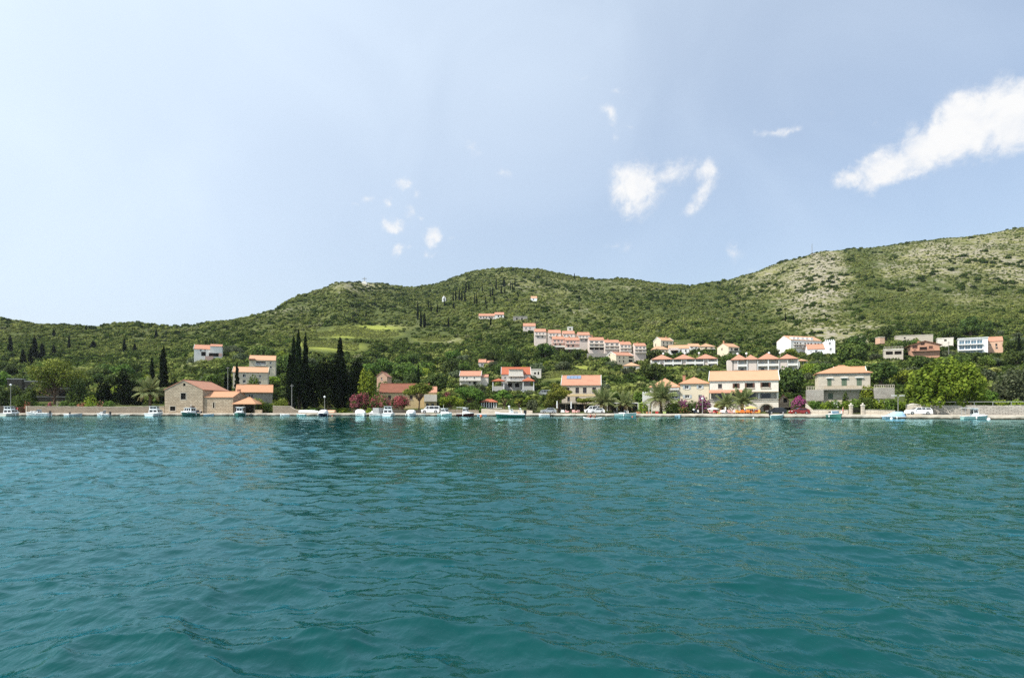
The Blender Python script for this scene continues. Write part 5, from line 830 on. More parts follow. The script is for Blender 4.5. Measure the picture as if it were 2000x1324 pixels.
def build_plants():
    protos(); make_fronds(); KEEP.extend([(622, 800, 668, 637, 430), (585, 715, 692, 664, 372), (800, 900, 676, 659, 400), (1065, 1165, 748, 727, 288)])
    # --- waterfront, left to right
    pine('umbrella pine with broad yellow-green crown over the shaded stone house', 106, 789, 697, 52, 168, 178, 1, 'leaf_pine', trunk_to=.46, cl=52, n=9500, dead=True, layers=.78)
    for (x, t, w, lab) in ((24, 748, 40, 'leafy tree hiding the roofless stone block'), (58, 752, 30, 'dark leafy tree left of the umbrella pine trunk'), (150, 738, 40, 'dark leafy tree at the right end of the shaded stone house')): shrub(lab, x, 795, t, w, 176, 'leaf_mid', 2200, .24, x + 900, 'tree', 'leafy_tree', nb=26)
    shrub('bushy green shrub at the far left behind the quay gate', 40, 797, 768, 44, 170, 'leaf_green', 1500, .22, 11); shrub('dark leafy tree at the left edge of the waterfront', 8, 800, 755, 46, 173, 'leaf_mid', 1800, .25, 12, 'tree', 'leafy_tree')
    for (x, t, w, f, lab) in ((55, 780, 16, 'flower_salmon', 'salmon-flowered bush at the left end of the stone wall'), (97, 786, 12, 'flower_pink', 'small pink-flowered bush on the wall, left of the white dead shrub'), (158, 783, 16, 'flower_salmon', 'salmon-flowered bush near the middle of the left wall'), (196, 780, 14, 'flower_salmon', 'salmon-flowered bush left of the dark evergreen')): shrub(lab, x, 794, t, w, 169.5, 'leaf_mid', 700, .16, x, flower=f, amount=.9, name='flowering_bush')
    for (x, t, w, lab) in ((70, 784, 14, 'round green bush on the left wall'), (82, 787, 12, 'low green bush beside the round one on the left wall'), (124, 782, 22, 'pale green bush on the wall under the shaded house'), (142, 784, 18, 'small bush right of the pale green one on the wall'), (180, 768, 30, 'yellow-green yucca clump on the wall'), (178, 781, 22, 'dark green bush in front of the yucca clump'), (214, 780, 28, 'low green hedge bush left of the palm')): shrub(lab, x, 795, t, w, 169 if 'front' in lab else 170, 'leaf_lime' if 'yucca' in lab else 'leaf_green', 800, .17, x + 3)
    shrub('white dead shrub leaning over the left wall', 112, 794, 766, 8, 168.5, 'leaf_dry', 60, .1, 5, stem='dead_wood')
    for (x, b, t, w, lab) in ((240, 797, 715, 36, 'tall dark evergreen left of the waterfront palm'), (262, 795, 745, 34, 'dark evergreen behind the waterfront palm'), (205, 793, 745, 32, 'dark bushy evergreen right of the shaded stone house'), (338, 792, 735, 30, 'dark evergreen between cypress and stone warehouse')): shrub(lab, x, b, t, w, 180, 'leaf_dark', 2200, .26, x, 'tree', 'evergreen_tree', nb=24)
    palm('large date palm left of the gabled stone warehouse', 293, 800, 768, 29, 172, 1, 52)
    cypress('tall broad cypress behind the date palm and warehouse', 319, 775, 676, 21, 188, 0); cypress('short cypress left of the broad one above the palm', 297, 765, 696, 12, 205, 1); cypress('cypress left of the cream two-storey house', 463, 760, 706, 11, 200, 2); cypress('dark cypress pair, left one, beside the cream house', 441, 765, 728, 12, 196, 3); cypress('dark cypress pair, right one, beside the cream house', 449, 762, 722, 9, 198, 0)
    shrub('yellow-green bush behind the stone annex roof', 421, 775, 751, 42, 182, 'leaf_yellow', 1300, .24, 77); shrub('green tree in front of the cream two-storey house', 495, 756, 731, 32, 203, 'leaf_green', 1200, .25, 78, 'tree', 'leafy_tree')
    for (x, b, t, w, mt, lab) in ((505, 803, 775, 30, 'leaf_lime', 'bright bush right of the boat shed'), (522, 803, 784, 22, 'leaf_green', 'green bush in front of the low stone wall'), (548, 800, 775, 34, 'leaf_lime', 'lime-green bush behind the low stone wall'), (515, 800, 790, 14, 'leaf_dry', 'small brownish bush beside the boat shed'), (672, 806, 796, 22, 'leaf_lime', 'low lime bush on the quay right of the upturned boats'), (655, 806, 797, 20, 'leaf_green', 'low green bush behind the upturned boats'), (612, 805, 796, 26, 'leaf_green', 'low green plants under the dark trees')): shrub(lab, x, b, t, w, 171, mt, 800, .18, x)
    # dark grove
    for (x, t, w, k, lab) in ((583, 642, 18, 0, 'tallest cypress of the dark grove'), (574, 655, 16, 1, 'left cypress of the three tall ones in the dark grove'), (597, 651, 18, 2, 'right cypress of the three tall ones in the dark grove'), (567, 690, 19, 3, 'lowest left cypress at the edge of the dark grove'), (665, 657, 26, 1, 'pointed broad cypress at the right of the dark grove')): cypress(lab, x, 803, t, w, 176 + k, k)
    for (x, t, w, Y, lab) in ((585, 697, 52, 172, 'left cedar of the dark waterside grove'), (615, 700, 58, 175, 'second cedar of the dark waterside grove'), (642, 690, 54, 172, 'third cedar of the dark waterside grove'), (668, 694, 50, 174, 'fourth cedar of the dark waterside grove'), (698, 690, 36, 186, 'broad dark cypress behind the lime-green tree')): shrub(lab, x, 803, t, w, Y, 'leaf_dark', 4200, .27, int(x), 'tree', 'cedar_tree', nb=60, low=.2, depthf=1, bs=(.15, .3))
    shrub('lime-green young tree behind the oleanders', 716, 800, 720, 36, 174, 'leaf_lime', 1700, .27, 716, 'tree', 'leafy_tree', nb=22, low=.3)
    for (x, t, w, am, lab) in ((696, 767, 30, .95, 'tall pink oleander right of the dark grove'), (712, 765, 20, .7, 'faded pink oleander behind the covered boats'), (740, 770, 48, .7, 'shaded dark pink oleander between the two bright ones'), (780, 770, 44, 1.1, 'wide bright pink oleander left of the small umbrella pine')): shrub(lab, x, 806, t, w, 169.5, 'leaf_mid', 2600, .17, int(x), flower='flower_pink', amount=am, name='oleander', cat='oleander', low=.3, nb=24)
    for (x, t, w) in ((705, 797, 14), (722, 796, 16), (735, 796, 12)): shrub(f'small green bush between the moored covered boats, {["left", "middle", "right"][[705, 722, 735].index(x)]} one', x, 807, t, w, 168, 'leaf_lime', 500, .15, x)
    pine('small umbrella pine with forked trunk in front of the cream wing', 818, 806, 745, 784, 850, 170, 5, trunk_to=.42, cl=22, n=3800, layers=.35)
    shrub('green bush in front of the small peach gabled house', 746, 764, 742, 34, 196, 'leaf_green', 1100, .24, 7461)
    cypress('lone slim cypress above the small umbrella pine', 817, 750, 711, 8, 235, 2)
    pine('large dark pine between cream wing and columned pavilion', 912, 803, 750, 880, 952, 174, 8, 'leaf_green', .35, 22, n=4200, layers=.7, thick=.3); pine('low yellow-green pine in front of the large dark pine', 880, 806, 772, 853, 910, 170, 9, 'leaf_lime', .3, 14, n=2000, layers=.6); shrub('dark undergrowth below the large pine', 925, 806, 785, 40, 169, 'leaf_mid', 1400, .2, 19); shrub('purple-pink oleander behind the low pine', 870, 790, 762, 26, 182, 'leaf_mid', 1100, .2, 20, flower='flower_pink', amount=.6, name='oleander', cat='oleander')
    shrub('green bush in front of the columned pavilion', 942, 807, 793, 18, 168, 'leaf_green', 600, .16, 942)
    pine('round dense pine right of the columned pavilion', 984, 806, 757, 962, 1004, 169, 10, 'leaf_green', .32, 16, n=3000, layers=.75, thick=.35); pine('small yellow-topped pine beside the round dense pine', 1013, 806, 774, 1002, 1028, 168, 11, 'leaf_pine', .4, 9, n=1500, layers=.5); pine('second yellow-topped pine, left of the tidy round tree', 1030, 806, 775, 1020, 1046, 171, 12, 'leaf_lime', .4, 9, n=1400, layers=.5)
    shrub('tidy round blue-green tree standing on the quay', 1040, 803, 779, 26, 165, 'leaf_olive', 1300, .17, 1040, 'tree', 'round_tree', low=.35)
    pine('tall yellow-green pine at the left corner of the solar-panel house', 1090, 806, 738, 1059, 1120, 165, 13, 'leaf_pine', .4, 24, n=4400, layers=.85, thick=.35); pine('low spreading pine in front of the solar-panel house', 1142, 806, 774, 1122, 1162, 163, 14, 'leaf_pine', .45, 9, n=1500, layers=.4)
    palm('date palm between the white vans and the solar-panel house', 1178, 806, 788, 28, 158, 2, 46); palm('small date palm behind the white and teal motorboat', 1221, 804, 790, 22, 157, 3, 40); palm('largest date palm on the quay, left of the bougainvillea', 1291, 806, 780, 32, 151, 4, 60)
    palm('date palm left of the pair before the quay house', 1419, 806, 792, 22, 146.5, 5, 40); palm('taller date palm right of the pair before the quay house', 1450, 806, 786, 26, 147, 6, 46)
    for (x, t, w, lab) in ((1190, 757, 40, 'leafy green arbour tree right of the solar-panel house'), (1222, 762, 42, 'middle leafy green arbour tree behind the white canopy'), (1250, 765, 36, 'right leafy green arbour tree behind the white canopy')): shrub(lab, x, 792, t, w, 172, 'leaf_green', 1700, .25, int(x), 'tree', 'leafy_tree', nb=20)
    shrub('vine-covered trellis left of the largest palm', 1259, 800, 782, 22, 153, 'leaf_lime', 600, .17, 1259); shrub('dark green shrub under the largest palm', 1312, 806, 786, 44, 150, 'leaf_mid', 1300, .18, 1312); shrub('orange-flecked green shrub left of the parked scooter', 1334, 806, 793, 24, 148.5, 'leaf_green', 800, .15, 1334, flower='flower_salmon', amount=.3)
    shrub('magenta bougainvillea left of the scooter', 1334, 800, 779, 26, 152, 'leaf_mid', 1300, .16, 1335, flower='flower_magenta', amount=.8, name='bougainvillea', cat='bougainvillea'); shrub('tall pink bougainvillea behind the lamp post', 1372, 806, 771, 30, 150, 'leaf_mid', 2000, .16, 1372, flower='flower_magenta', amount=.6, name='bougainvillea', cat='bougainvillea', nb=26); shrub('green creeper between the two bougainvilleas', 1352, 804, 779, 24, 153, 'leaf_mid', 1000, .18, 1352)
    shrub('hedge along the grey-cream house', 1320, 792, 777, 40, 156, 'leaf_lime', 900, .2, 1320)
    shrub('ochre yellow shrub at the left corner of the quay house', 1403, 806, 782, 22, 148.5, 'leaf_yellow', 900, .17, 1403)
    shrub('mauve-pink bougainvillea above the red car', 1560, 796, 773, 36, 148, 'leaf_mid', 1900, .16, 1560, flower='flower_magenta', amount=.7, nb=12, low=.05, bs=(.2, .5), name='bougainvillea', cat='bougainvillea')
    for i, (x, t, w, mt, am) in enumerate(((1592, 780, 34, 'leaf_green', 0), (1612, 783, 32, 'leaf_lime', 0), (1632, 779, 34, 'leaf_green', .1), (1652, 782, 34, 'leaf_lime', 0), (1672, 777, 38, 'leaf_green', 0), (1694, 772, 38, 'leaf_green', 0), (1716, 779, 34, 'leaf_lime', .1), (1738, 775, 36, 'leaf_green', 0), (1760, 782, 30, 'leaf_lime', 0))):
        shrub(f'{"lime" if mt == "leaf_lime" else "deep green"} garden shrub, {ORD[i] if i else "first"} from the left before the stone villa', x, 805, t, w, 137.5 + (1700 - x) * .035, mt, 1500, .17, int(x), flower='flower_white' if am else None, amount=am, group='garden shrubs before the stone villa', name='garden_shrub')
    for i, x in enumerate((1600, 1640, 1705, 1735)): shrub(f'low dark clipped bush behind the garden wall, {["first", "second", "third", "fourth"][i]} from the left', x, 806, 797, 36, 135.5 + (1700 - x) * .04, 'leaf_mid', 900, .13, x + 1, group='clipped bushes behind the garden wall')
    shrub('yellow-green vine climbing the right corner of the stone villa', 1697, 785, 749, 36, 148, 'leaf_lime', 1700, .2, 1697, name='climbing_vine', cat='vine', nb=22); shrub('dark ivy patch on the villa wall', 1652, 782, 762, 16, 148.5, 'leaf_mid', 500, .16, 1653, name='ivy', cat='ivy')
    shrub('huge dense broad-leaved tree on the right quay', 1845, 806, 692, 138, 129.5, 'leaf_broad', 9000, .34, 1846, 'tree', 'broad_tree', nb=130, low=.15, rz_sp=.9, up=.6, bs=(.11, .2), depthf=.9); shrub('darker pine crown behind the huge broad tree', 1897, 792, 694, 36, 140, 'leaf_mid', 1700, .25, 1898, 'tree', 'pine_tree', nb=20)
    shrub('bushy grey-green tree at the right edge', 1980, 792, 716, 90, 135, 'leaf_olive', 3600, .26, 1981, 'tree', 'bushy_tree', nb=36, depthf=.8); shrub('green bush left of the bushy right-edge tree', 1930, 790, 760, 40, 137, 'leaf_green', 1300, .22, 1930)
    for i, x in enumerate((1925, 1955, 1985)): shrub(f'lime hedge along the right retaining wall, {["left", "middle", "right"][i]} clump', x, 792, 779, 36, 128.5 - i * 1.4, 'leaf_lime', 900, .17, x + 5, group='lime hedge on the retaining wall', cat='hedge', name='hedge_clump')
    shrub('green creeper spilling over the pale wall by the white estate car', 1782, 796, 782, 30, 130, 'leaf_lime', 900, .16, 1782)
    # --- single cypresses up the hillside (photo column, base row, top row)
    gr = 'cypresses on the hillside'
    for i, (x, b, t, w) in enumerate([(816, 625, 590, 5), (822, 640, 608, 6), (829, 640, 612, 7), (837, 605, 588, 3), (842, 612, 592, 3), (854, 612, 594, 4), (868, 598, 580, 3), (885, 588, 570, 3.5), (890, 587, 566, 4), (897, 588, 565, 4), (902, 589, 568, 4), (908, 590, 572, 4), (910, 572, 552, 4), (916, 570, 554, 5), (927, 594, 574, 3), (931, 596, 572, 3), (942, 570, 556, 3), (948, 598, 578, 3), (951, 606, 588, 2.5), (958, 582, 563, 3), (962, 580, 562, 3.5), (965, 594, 576, 3), (969, 566, 546, 4), (979, 575, 558, 4), (984, 560, 542, 6), (986, 574, 561, 3), (997, 567, 549, 2.5), (1001, 567, 551, 2.5), (1006, 560, 542, 3), (1012, 582, 571, 3), (1122, 546, 534, 3), (752, 610, 597, 3), (673, 624, 612, 2.5), (689, 626, 613, 2), (715, 622, 606, 3), (700, 622, 611, 2), (886, 604, 590, 4), (876, 640, 622, 5), (958, 640, 620, 5),
        (113, 627, 615, 3), (119, 628, 617, 2), (125, 630, 617, 2.5), (135, 630, 618, 3), (142, 631, 617, 3.5), (146, 630, 616, 3), (151, 631, 620, 2.5), (160, 632, 620, 3), (52, 624, 617, 5), (105, 657, 643, 6), (135, 685, 656, 6), (67, 705, 660, 15), (60, 720, 680, 10), (20, 690, 656, 10), (45, 715, 683, 12), (105, 695, 674, 9), (168, 645, 636, 4), (243, 690, 662, 8), (263, 690, 672, 9), (305, 662, 645, 7), (182, 682, 667, 14), (1989, 712, 680, 9), (1534, 628, 611, 3), (1550, 627, 615, 3), (1990, 700, 655, 8), (82, 705, 672, 13)]):
        Y = hitY(x, b); c = P(x, b, Y); z = gz(c.x, Y) - .1; h = (b - t) * Y / F * 1.06; o = put_tree('cypress', i % 4, c.x, Y, 1, i * 1.1, 'cypress', gr, z=z); f = w * Y / F / .2; o.scale = (f, f, h)
    # --- separate trees among the houses
    g = np.random.default_rng(5); cand = []; placed = []
    tries = 0
    while len(placed) < 220 and tries < 9000:
        tries += 1; px = g.uniform(-30, 2030); Y = 185 + 150 * g.uniform() ** .8
        if px < 330: Y = 178 + 130 * g.uniform()
        X = (px - CX) * Y / F; z = gz(X, Y)
        if Y - float(shore(X)) < 26: continue
        kind = g.choice(['oak', 'olive', 'fresh', 'lime'], p=[.4, .33, .17, .10]); sc = g.uniform(2.6, 5.4) * (.85 if kind in ('olive', 'lime') else 1.1)
        pt = proj(X, Y, z + sc * 1.55)[1]; half = sc * F / Y * .9
        if not clear_of_houses(np.array(px), np.array(pt), np.array(Y), half)[()]: continue
        if float(fieldness(np.array(X), np.array(Y), np.array(z))) > .35: continue
        if any((X - a) ** 2 + (Y - b) ** 2 < (.78 * (sc + c)) ** 2 for a, b, c in placed): continue
        placed.append((X, Y, sc)); put_tree(kind, int(g.integers(5)), X, Y, sc, g.uniform(0, 6.28), {'oak': 'oak_tree', 'olive': 'olive_tree', 'fresh': 'leafy_tree', 'lime': 'young_tree'}[kind], 'trees on the slope among the houses', squash=g.uniform(.85, 1.15))
    # --- the far scrub and wood: uncountable, one object
    variants = bpy.data.collections.new('scrub_shapes')
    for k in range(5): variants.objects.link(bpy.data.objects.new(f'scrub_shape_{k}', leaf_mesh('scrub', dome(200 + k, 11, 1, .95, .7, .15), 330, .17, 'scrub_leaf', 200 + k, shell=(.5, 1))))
    pts = []
    def scatter(n, X0, X1, Y0, Y1, fn, seed):
        q = np.random.default_rng(seed); X = q.uniform(X0, X1, n); Y = np.sqrt(q.uniform(Y0 ** 2, Y1 ** 2, n)); X = X * Y; Z = ground(X, Y); px, py = proj(X, Y, Z); r, keep, tint = fn(q, X, Y, Z, px, py)
        d = Y - shore(X); keep &= (d > 24); sky = np.interp(px, PXF, HOR - WANT * F)
        keep &= clear_of_houses(px, py - 1.25 * r * F / Y, Y, r * F / Y, 7); keep &= (fieldness(X, Y, Z) < .5) | (q.uniform(size=n) < .06)
        for (a, b, c) in placed: keep &= ((X - a) ** 2 + (Y - b) ** 2) > (c * .8) ** 2
        pts.append(np.stack([X, Y, Z - .25 * r, r, tint], 1)[keep])
    def wood(q, X, Y, Z, px, py):
        rk = rockiness(X, Y, Z); n1 = fbm(X / 35, Y / 35, 3, 5); n2 = fbm(X / 9, Y / 9, 2, 8); n = len(X)
        far = smooth((Y - 340) / 90); r = ((1 - far) * (1.2 + 2.9 * q.uniform(size=n) ** 2) + far * (.9 + 1.9 * q.uniform(size=n) ** 2.2)) * (.62 + .8 * n1) * (1 - .45 * rk) * np.where(px > 1380, .72, 1); keep = q.uniform(size=n) < np.clip(1.05 - 1.25 * rk - .25 * (n1 < .38), .03, 1)
        tint = np.clip((1 - far) * (.19 + .6 * (n1 - .5) + q.normal(0, .18, n)) + far * (.44 + .6 * (n1 - .5) + .4 * (n2 - .5) + q.normal(0, .13, n)), 0, 1); return r, keep, tint
    def thicket(q, X, Y, Z, px, py):
        n = len(X); n1 = fbm(X / 40, Y / 40, 3, 61); keep = (q.uniform(size=n) < np.clip((n1 - .45) * 5, 0, 1)) & (Y > 300); return 1.6 + 1.9 * q.uniform(size=n) ** 1.5, keep, np.clip(.1 + q.normal(0, .09, n), 0, 1)
    def low(q, X, Y, Z, px, py):
        rk = rockiness(X, Y, Z); n = len(X); n1 = fbm(X / 18, Y / 18, 3, 15); keep = (q.uniform(size=n) < np.clip(.15 + 1.1 * (n1 - .35) * 2.2, .05, 1) * np.where(px > 1350, .85, .35)) & (Y > 300)
        return .55 + .75 * q.uniform(size=n) ** 2, keep, np.clip(.42 + q.normal(0, .2, n), 0, 1)
    scatter(66000, -.95, .95, 178, 960, wood, 1); scatter(16000, -.95, .95, 178, 420, wood, 3); scatter(9000, -.95, .95, 300, 900, thicket, 6); scatter(44000, .2, .95, 300, 830, low, 2)
    q = np.random.default_rng(8); rows = []
    for (x0, x1, y0, y1) in ((600, 790, 638, 660), (590, 700, 666, 682), (800, 900, 658, 668), (1060, 1170, 724, 738)):
        for py in np.arange(y0, y1, 1.6):
            xs = np.arange(x0, x1, .9) + q.uniform(-.3, .3, len(np.arange(x0, x1, .9))); Yr = hitY((x0 + x1) / 2, py); X = (xs - CX) * Yr / F; Yv = np.full_like(X, Yr) + 2 * np.sin(X / 30); Z = ground(X, Yv); k = (fieldness(X, Yv, Z) > .3) & (q.uniform(size=len(X)) < .9); rows.append(np.stack([X, Yv, Z - .2, q.uniform(.45, .8, len(X)), q.uniform(.55, .75, len(X))], 1)[k])
    pts += rows
    A = np.concatenate(pts); me = bpy.data.meshes.new('scrub_points'); me.vertices.add(len(A)); me.vertices.foreach_set('co', A[:, :3].astype(np.float32).ravel())
    q = np.random.default_rng(4); n = len(A)
    for nm, v in (('size', A[:, 3]), ('tint', A[:, 4]), ('turn', q.uniform(0, 6.28, n)), ('tall', q.uniform(.75, 1.25, n))): me.attributes.new(nm, 'FLOAT', 'POINT').data.foreach_set('value', v.astype(np.float32))
    me.attributes.new('pick', 'INT', 'POINT').data.foreach_set('value', q.integers(0, 5, n).astype(np.int32))
    o = link('hillside_scrub', me); tag(o, 'mass of wild green scrub and woodland covering the hills', kind='stuff')
    gn = bpy.data.node_groups.new('scrub', 'GeometryNodeTree'); gn.interface.new_socket('Geometry', in_out='INPUT', socket_type='NodeSocketGeometry'); gn.interface.new_socket('Geometry', in_out='OUTPUT', socket_type='NodeSocketGeometry')
    N = gn.nodes.new; L = gn.links.new; gi = N('NodeGroupInput'); go = N('NodeGroupOutput'); m2p = N('GeometryNodeMeshToPoints'); iop = N('GeometryNodeInstanceOnPoints'); ci = N('GeometryNodeCollectionInfo'); ci.inputs['Collection'].default_value = variants; ci.inputs['Separate Children'].default_value = True; ci.inputs['Reset Children'].default_value = True; ci.transform_space = 'ORIGINAL'
    def att(nm, ty='FLOAT'): a = N('GeometryNodeInputNamedAttribute'); a.data_type = ty; a.inputs['Name'].default_value = nm; return a.outputs['Attribute']
    L(gi.outputs[0], m2p.inputs[0]); L(m2p.outputs[0], iop.inputs['Points']); L(ci.outputs[0], iop.inputs['Instance']); iop.inputs['Pick Instance'].default_value = True; L(att('pick', 'INT'), iop.inputs['Instance Index'])
    cx = N('ShaderNodeCombineXYZ'); L(att('turn'), cx.inputs[2]); L(cx.outputs[0], iop.inputs['Rotation']); cs = N('ShaderNodeCombineXYZ'); sz = att('size'); mm = N('ShaderNodeMath'); mm.operation = 'MULTIPLY'; L(sz, mm.inputs[0]); L(att('tall'), mm.inputs[1])
    L(sz, cs.inputs[0]); L(sz, cs.inputs[1]); L(mm.outputs[0], cs.inputs[2]); L(cs.outputs[0], iop.inputs['Scale']); L(iop.outputs[0], go.inputs[0])
    md = o.modifiers.new('scrub', 'NODES'); md.node_group = gn
    print('scrub plants', n, 'trees', len(placed))
build_plants(); settle_labels()
# ------------------------------------------------------------------ walls, lamps, small structures on the quay
def wall_run(label, pts, mat, name='stone_wall', cap=None, th=.5, cat='wall', group=None):
    """pts: (column, distance behind the quay edge, height of top); runs along the shore"""
    W3 = []
    for (px, d, zt) in pts:
        Y = 150.
        for _ in range(12): Y = float(shore((px - CX) * Y / F)) + d
        W3.append(((px - CX) * Y / F, Y, zt))
    c = W3[0]; root = thing(name, label, cat, (c[0], c[1], .5), 0, group); m = MB(); k = MB()
    for (a, b) in zip(W3[:-1], W3[1:]):
        n = max(1, int(math.hypot(b[0] - a[0], b[1] - a[1]) / 1.1)); prev = None
        for i in range(n + 1):
            t = i / n; x, y, z = [a[q] + (b[q] - a[q]) * t for q in range(3)]; z += random.uniform(-.05, .05) - .5; x -= c[0]; y -= c[1]
            sec = [(x, y, -.8), (x, y + random.uniform(-.03, .03), z), (x, y + th, z), (x, y + th, -.8)]; sc2 = [(x, y - .06, z + .004), (x, y - .06, z + .12), (x, y + th + .06, z + .12), (x, y + th + .06, z + .004)]
            if prev: m.loft([prev[0], sec], closed=False); k.loft([prev[1], sc2], closed=True)
            prev = (sec, sc2)
    m.build('masonry', mat, root)
    if cap: k.build('coping', cap, root)
    return root, W3
def at_quay(px, d):
    Y = 150.
    for _ in range(12): Y = float(shore((px - CX) * Y / F)) + d
    return (px - CX) * Y / F, Y
def qz(x): return .68 if x < 20 else .72 + .1 * min(1, (x - 20) / 60)
def lamp(label, px, d, py_top, kind='globe'):
    x, y = at_quay(px, d); z = qz(x); h = CH + (HOR - py_top) * y / F - z; o = thing('street_lamp', label, 'street lamp', (x, y, z)); m = MB(); m.tube([(0, 0, -.3), (0, 0, .8), (0, 0, h - .3)], [.11, .08, .055], 8); m.build('pole', 'pole_grey', o); MB().tube([(0, 0, 0), (0, 0, .35)], .16, 8).build('base', 'pole_grey', o)
    if kind == 'globe': MB().ball((0, 0, h - .2), .27, 12, 8).build('globe', 'globe', o, True)
    elif kind == 'double':
        for s in (-1, 1):
            a = MB(); a.tube([(0, 0, h - .35), (s * .5, 0, h - .1), (s * 1.1, 0, h - .05)], .04, 6); p = a.build('arm', 'pole_grey', o); MB().box(min(s * .4, s * 1.3), max(s * .4, s * 1.3), -.2, .2, h - .05, h + .08).build('lamp_head', 'white_paint', p)
    return o
def build_quayside():
    wall_run('long tan drystone wall along the left quay under the flower bushes', [(53, 4.5, 2.45), (120, 4.5, 2.4), (200, 4.5, 2.35), (294, 4.5, 2.4)], 'dry_stone', cap='pale_stone'); wall_run('short tan wall between boat gap and stone warehouse', [(303, 4, 2.35), (321, 4, 2.5)], 'tan_stone', cap='pale_stone')
    wall_run('dark stone wall at the far left edge of the quay', [(-120, 4.5, 2.6), (18, 4.5, 2.6), (31, 4.5, 2.5)], 'shade_dark_stone'); wall_run('broken grey-tan stone wall with stepped end left of the dark grove', [(533, 4.2, 2.6), (566, 4.2, 2.5), (575, 4.2, 1.7), (588, 4.2, 1.3)], 'dry_stone', cap='pale_stone')
    wall_run('low wall behind the covered boats and oleanders', [(690, 6.8, 1.7), (770, 6.8, 1.7), (828, 6.8, 1.5)], 'shade_dark_stone'); wall_run('low tan wall beside the white van', [(858, 6, 1.6), (890, 6, 1.7), (935, 6, 1.5)], 'dry_stone')
    wall_run('low pale terrace wall around the columned pavilion', [(940, 6, 1.9), (1010, 6, 1.6), (1040, 6, 1.4)], 'pale_stone'); wall_run('low garden wall left of the gate pillars', [(1588, 3.6, 1.75), (1622, 3.6, 1.75), (1657, 3.6, 1.75)], 'pale_stone', cap='grey_stone'); wall_run('low garden wall right of the gate pillars', [(1689, 3.6, 1.75), (1720, 3.6, 1.7), (1748, 3.6, 1.6)], 'pale_stone', cap='grey_stone')
    wall_run('rough stone wall end by the red car', [(1575, 3.8, 3.2), (1584, 3.6, 2.2), (1588, 3.6, 1.8)], 'pale_stone')
    wall_run('pale stone wall with rounded top behind the white estate car', [(1772, 4.6, 2.7), (1785, 4.6, 3.0), (1805, 4.6, 2.75)], 'pale_stone', cap='ashlar'); r, pts = wall_run('long grey retaining wall with pipe railing on the right quay', [(1806, 5, 2.75), (1850, 5, 2.75), (1920, 5, 2.75), (2010, 5, 2.75), (2200, 5, 2.75)], 'grey_stone')
    ra = MB(); X0, Y0 = pts[0][0], pts[0][1]
    ra.tube([(q[0] - X0, q[1] - Y0 + .25, 2.25 + .72) for q in pts], .05, 6); ra.build('rail', 'steel', r)
    for px in (1795 + 36 * k for k in range(1, 13)): x, y = at_quay(px, 5.25); MB().box(x - X0 - .04, x - X0 + .04, y - Y0 - .04, y - Y0 + .04, 2.2, 2.95).build('rail_post', 'steel', r)
    for (px, lab) in ((1662, 'left square stone gate pillar with round finial'), (1685, 'right square stone gate pillar with round finial')):
        x, y = at_quay(px, 3.5); o = thing('gate_pillar', lab, 'pillar', (x, y, .7), 0, 'garden gate pillars'); MB().box(-.28, .28, -.28, .28, -.3, 2.0).build('shaft', 'pale_stone', o); m = MB(); m.prism([(-.36, 2.004), (.36, 2.004), (.3, 2.2), (-.3, 2.2)], 'y', -.36, .36); m.build('capstone', 'ashlar', o); MB().ball((0, 0, 2.38), .2, 10, 6).build('finial', 'ashlar', o)
    x, y = at_quay(1673.5, 3.6); o = thing('garden_gate', 'dark iron garden gate between the two pillars', 'gate', (x, y, .7)); 
    for k in range(9): MB().box(-.95 + k * .235, -.92 + k * .235, -.02, .02, .05, 1.5).build('bar', 'iron', o)
    for z in (.1, 1.35): MB().box(-.97, .97, -.045, -.022, z, z + .07).build('crossbar', 'iron', o)
    x, y = at_quay(42, 4.6); o = thing('iron_gate', 'dark red iron gate at the left end of the quay', 'gate', (x, y, .68))
    for k in range(13): MB().box(-1.35 + k * .215, -1.31 + k * .215, -.02, .02, .05, 1.75).build('bar', 'rust_iron', o)
    for z in (.15, 1.5): MB().box(-1.37, 1.27, -.045, -.022, z, z + .08).build('crossbar', 'rust_iron', o)
    MB().box(1.3, 1.65, -.2, .2, -.2, 1.95).build('gate_post', 'pale_stone', o)
    lamp('globe street lamp in front of the dark grove', 634, 2.6, 773.5); lamp('globe street lamp by the tall pink bougainvillea', 1372, 2.8, 776.5); lamp('street lamp with two flat heads before the garden of the stone villa', 1754, 3.0, 772.5, 'double'); lamp('thin grey lamp at the far left in front of the bushes', 21, 4.2, 750, 'globe')
    for (px, d, yt, lab) in ((570, 6, 750, 'bare grey utility pole at the left edge of the dark grove'), (445, 30, 716, 'utility pole left of the cream two-storey house'), (1853, 150, 667, 'thin pole beside the flat pale hut'), (1256, 205, 672, 'thin pole right of the lower pinkish row')):
        x, y = at_quay(px, d); z = gz(x, y); h = CH + (HOR - yt) * y / F - z; o = thing('utility_pole', lab, 'pole', (x, y, z)); MB().tube([(0, 0, -.5), (0, 0, h)], [.11, .07], 7).build('pole', 'pole_grey', o); MB().box(-.5, .5, -.05, .05, h - .5, h - .38).build('crossarm', 'pole_grey', o)
    for (px, lab, hh) in ((712, 'lattice cross mast on the left hill peak', 9), (1586, 'thin radio mast on the right ridge', 14)):
        py = float(np.interp(px, RPX, RPY)) + 2; Y = hitY(px, py + 1); x = (px - CX) * Y / F; z = gz(x, Y); o = thing('mast', lab, 'mast', (x, Y, z)); MB().tube([(0, 0, -1), (0, 0, hh)], [.5 if px < 1000 else .35, .25], 6).build('shaft', 'pole_grey', o)
        if px < 1000: MB().box(-3, 3, -.3, .3, hh * .72, hh * .8).build('crossbar', 'pole_grey', o); MB().prism([(-4, -1), (4, -1), (2, 3), (-2, 3)], 'y', -2, 2).build('base', 'white_stucco', o)
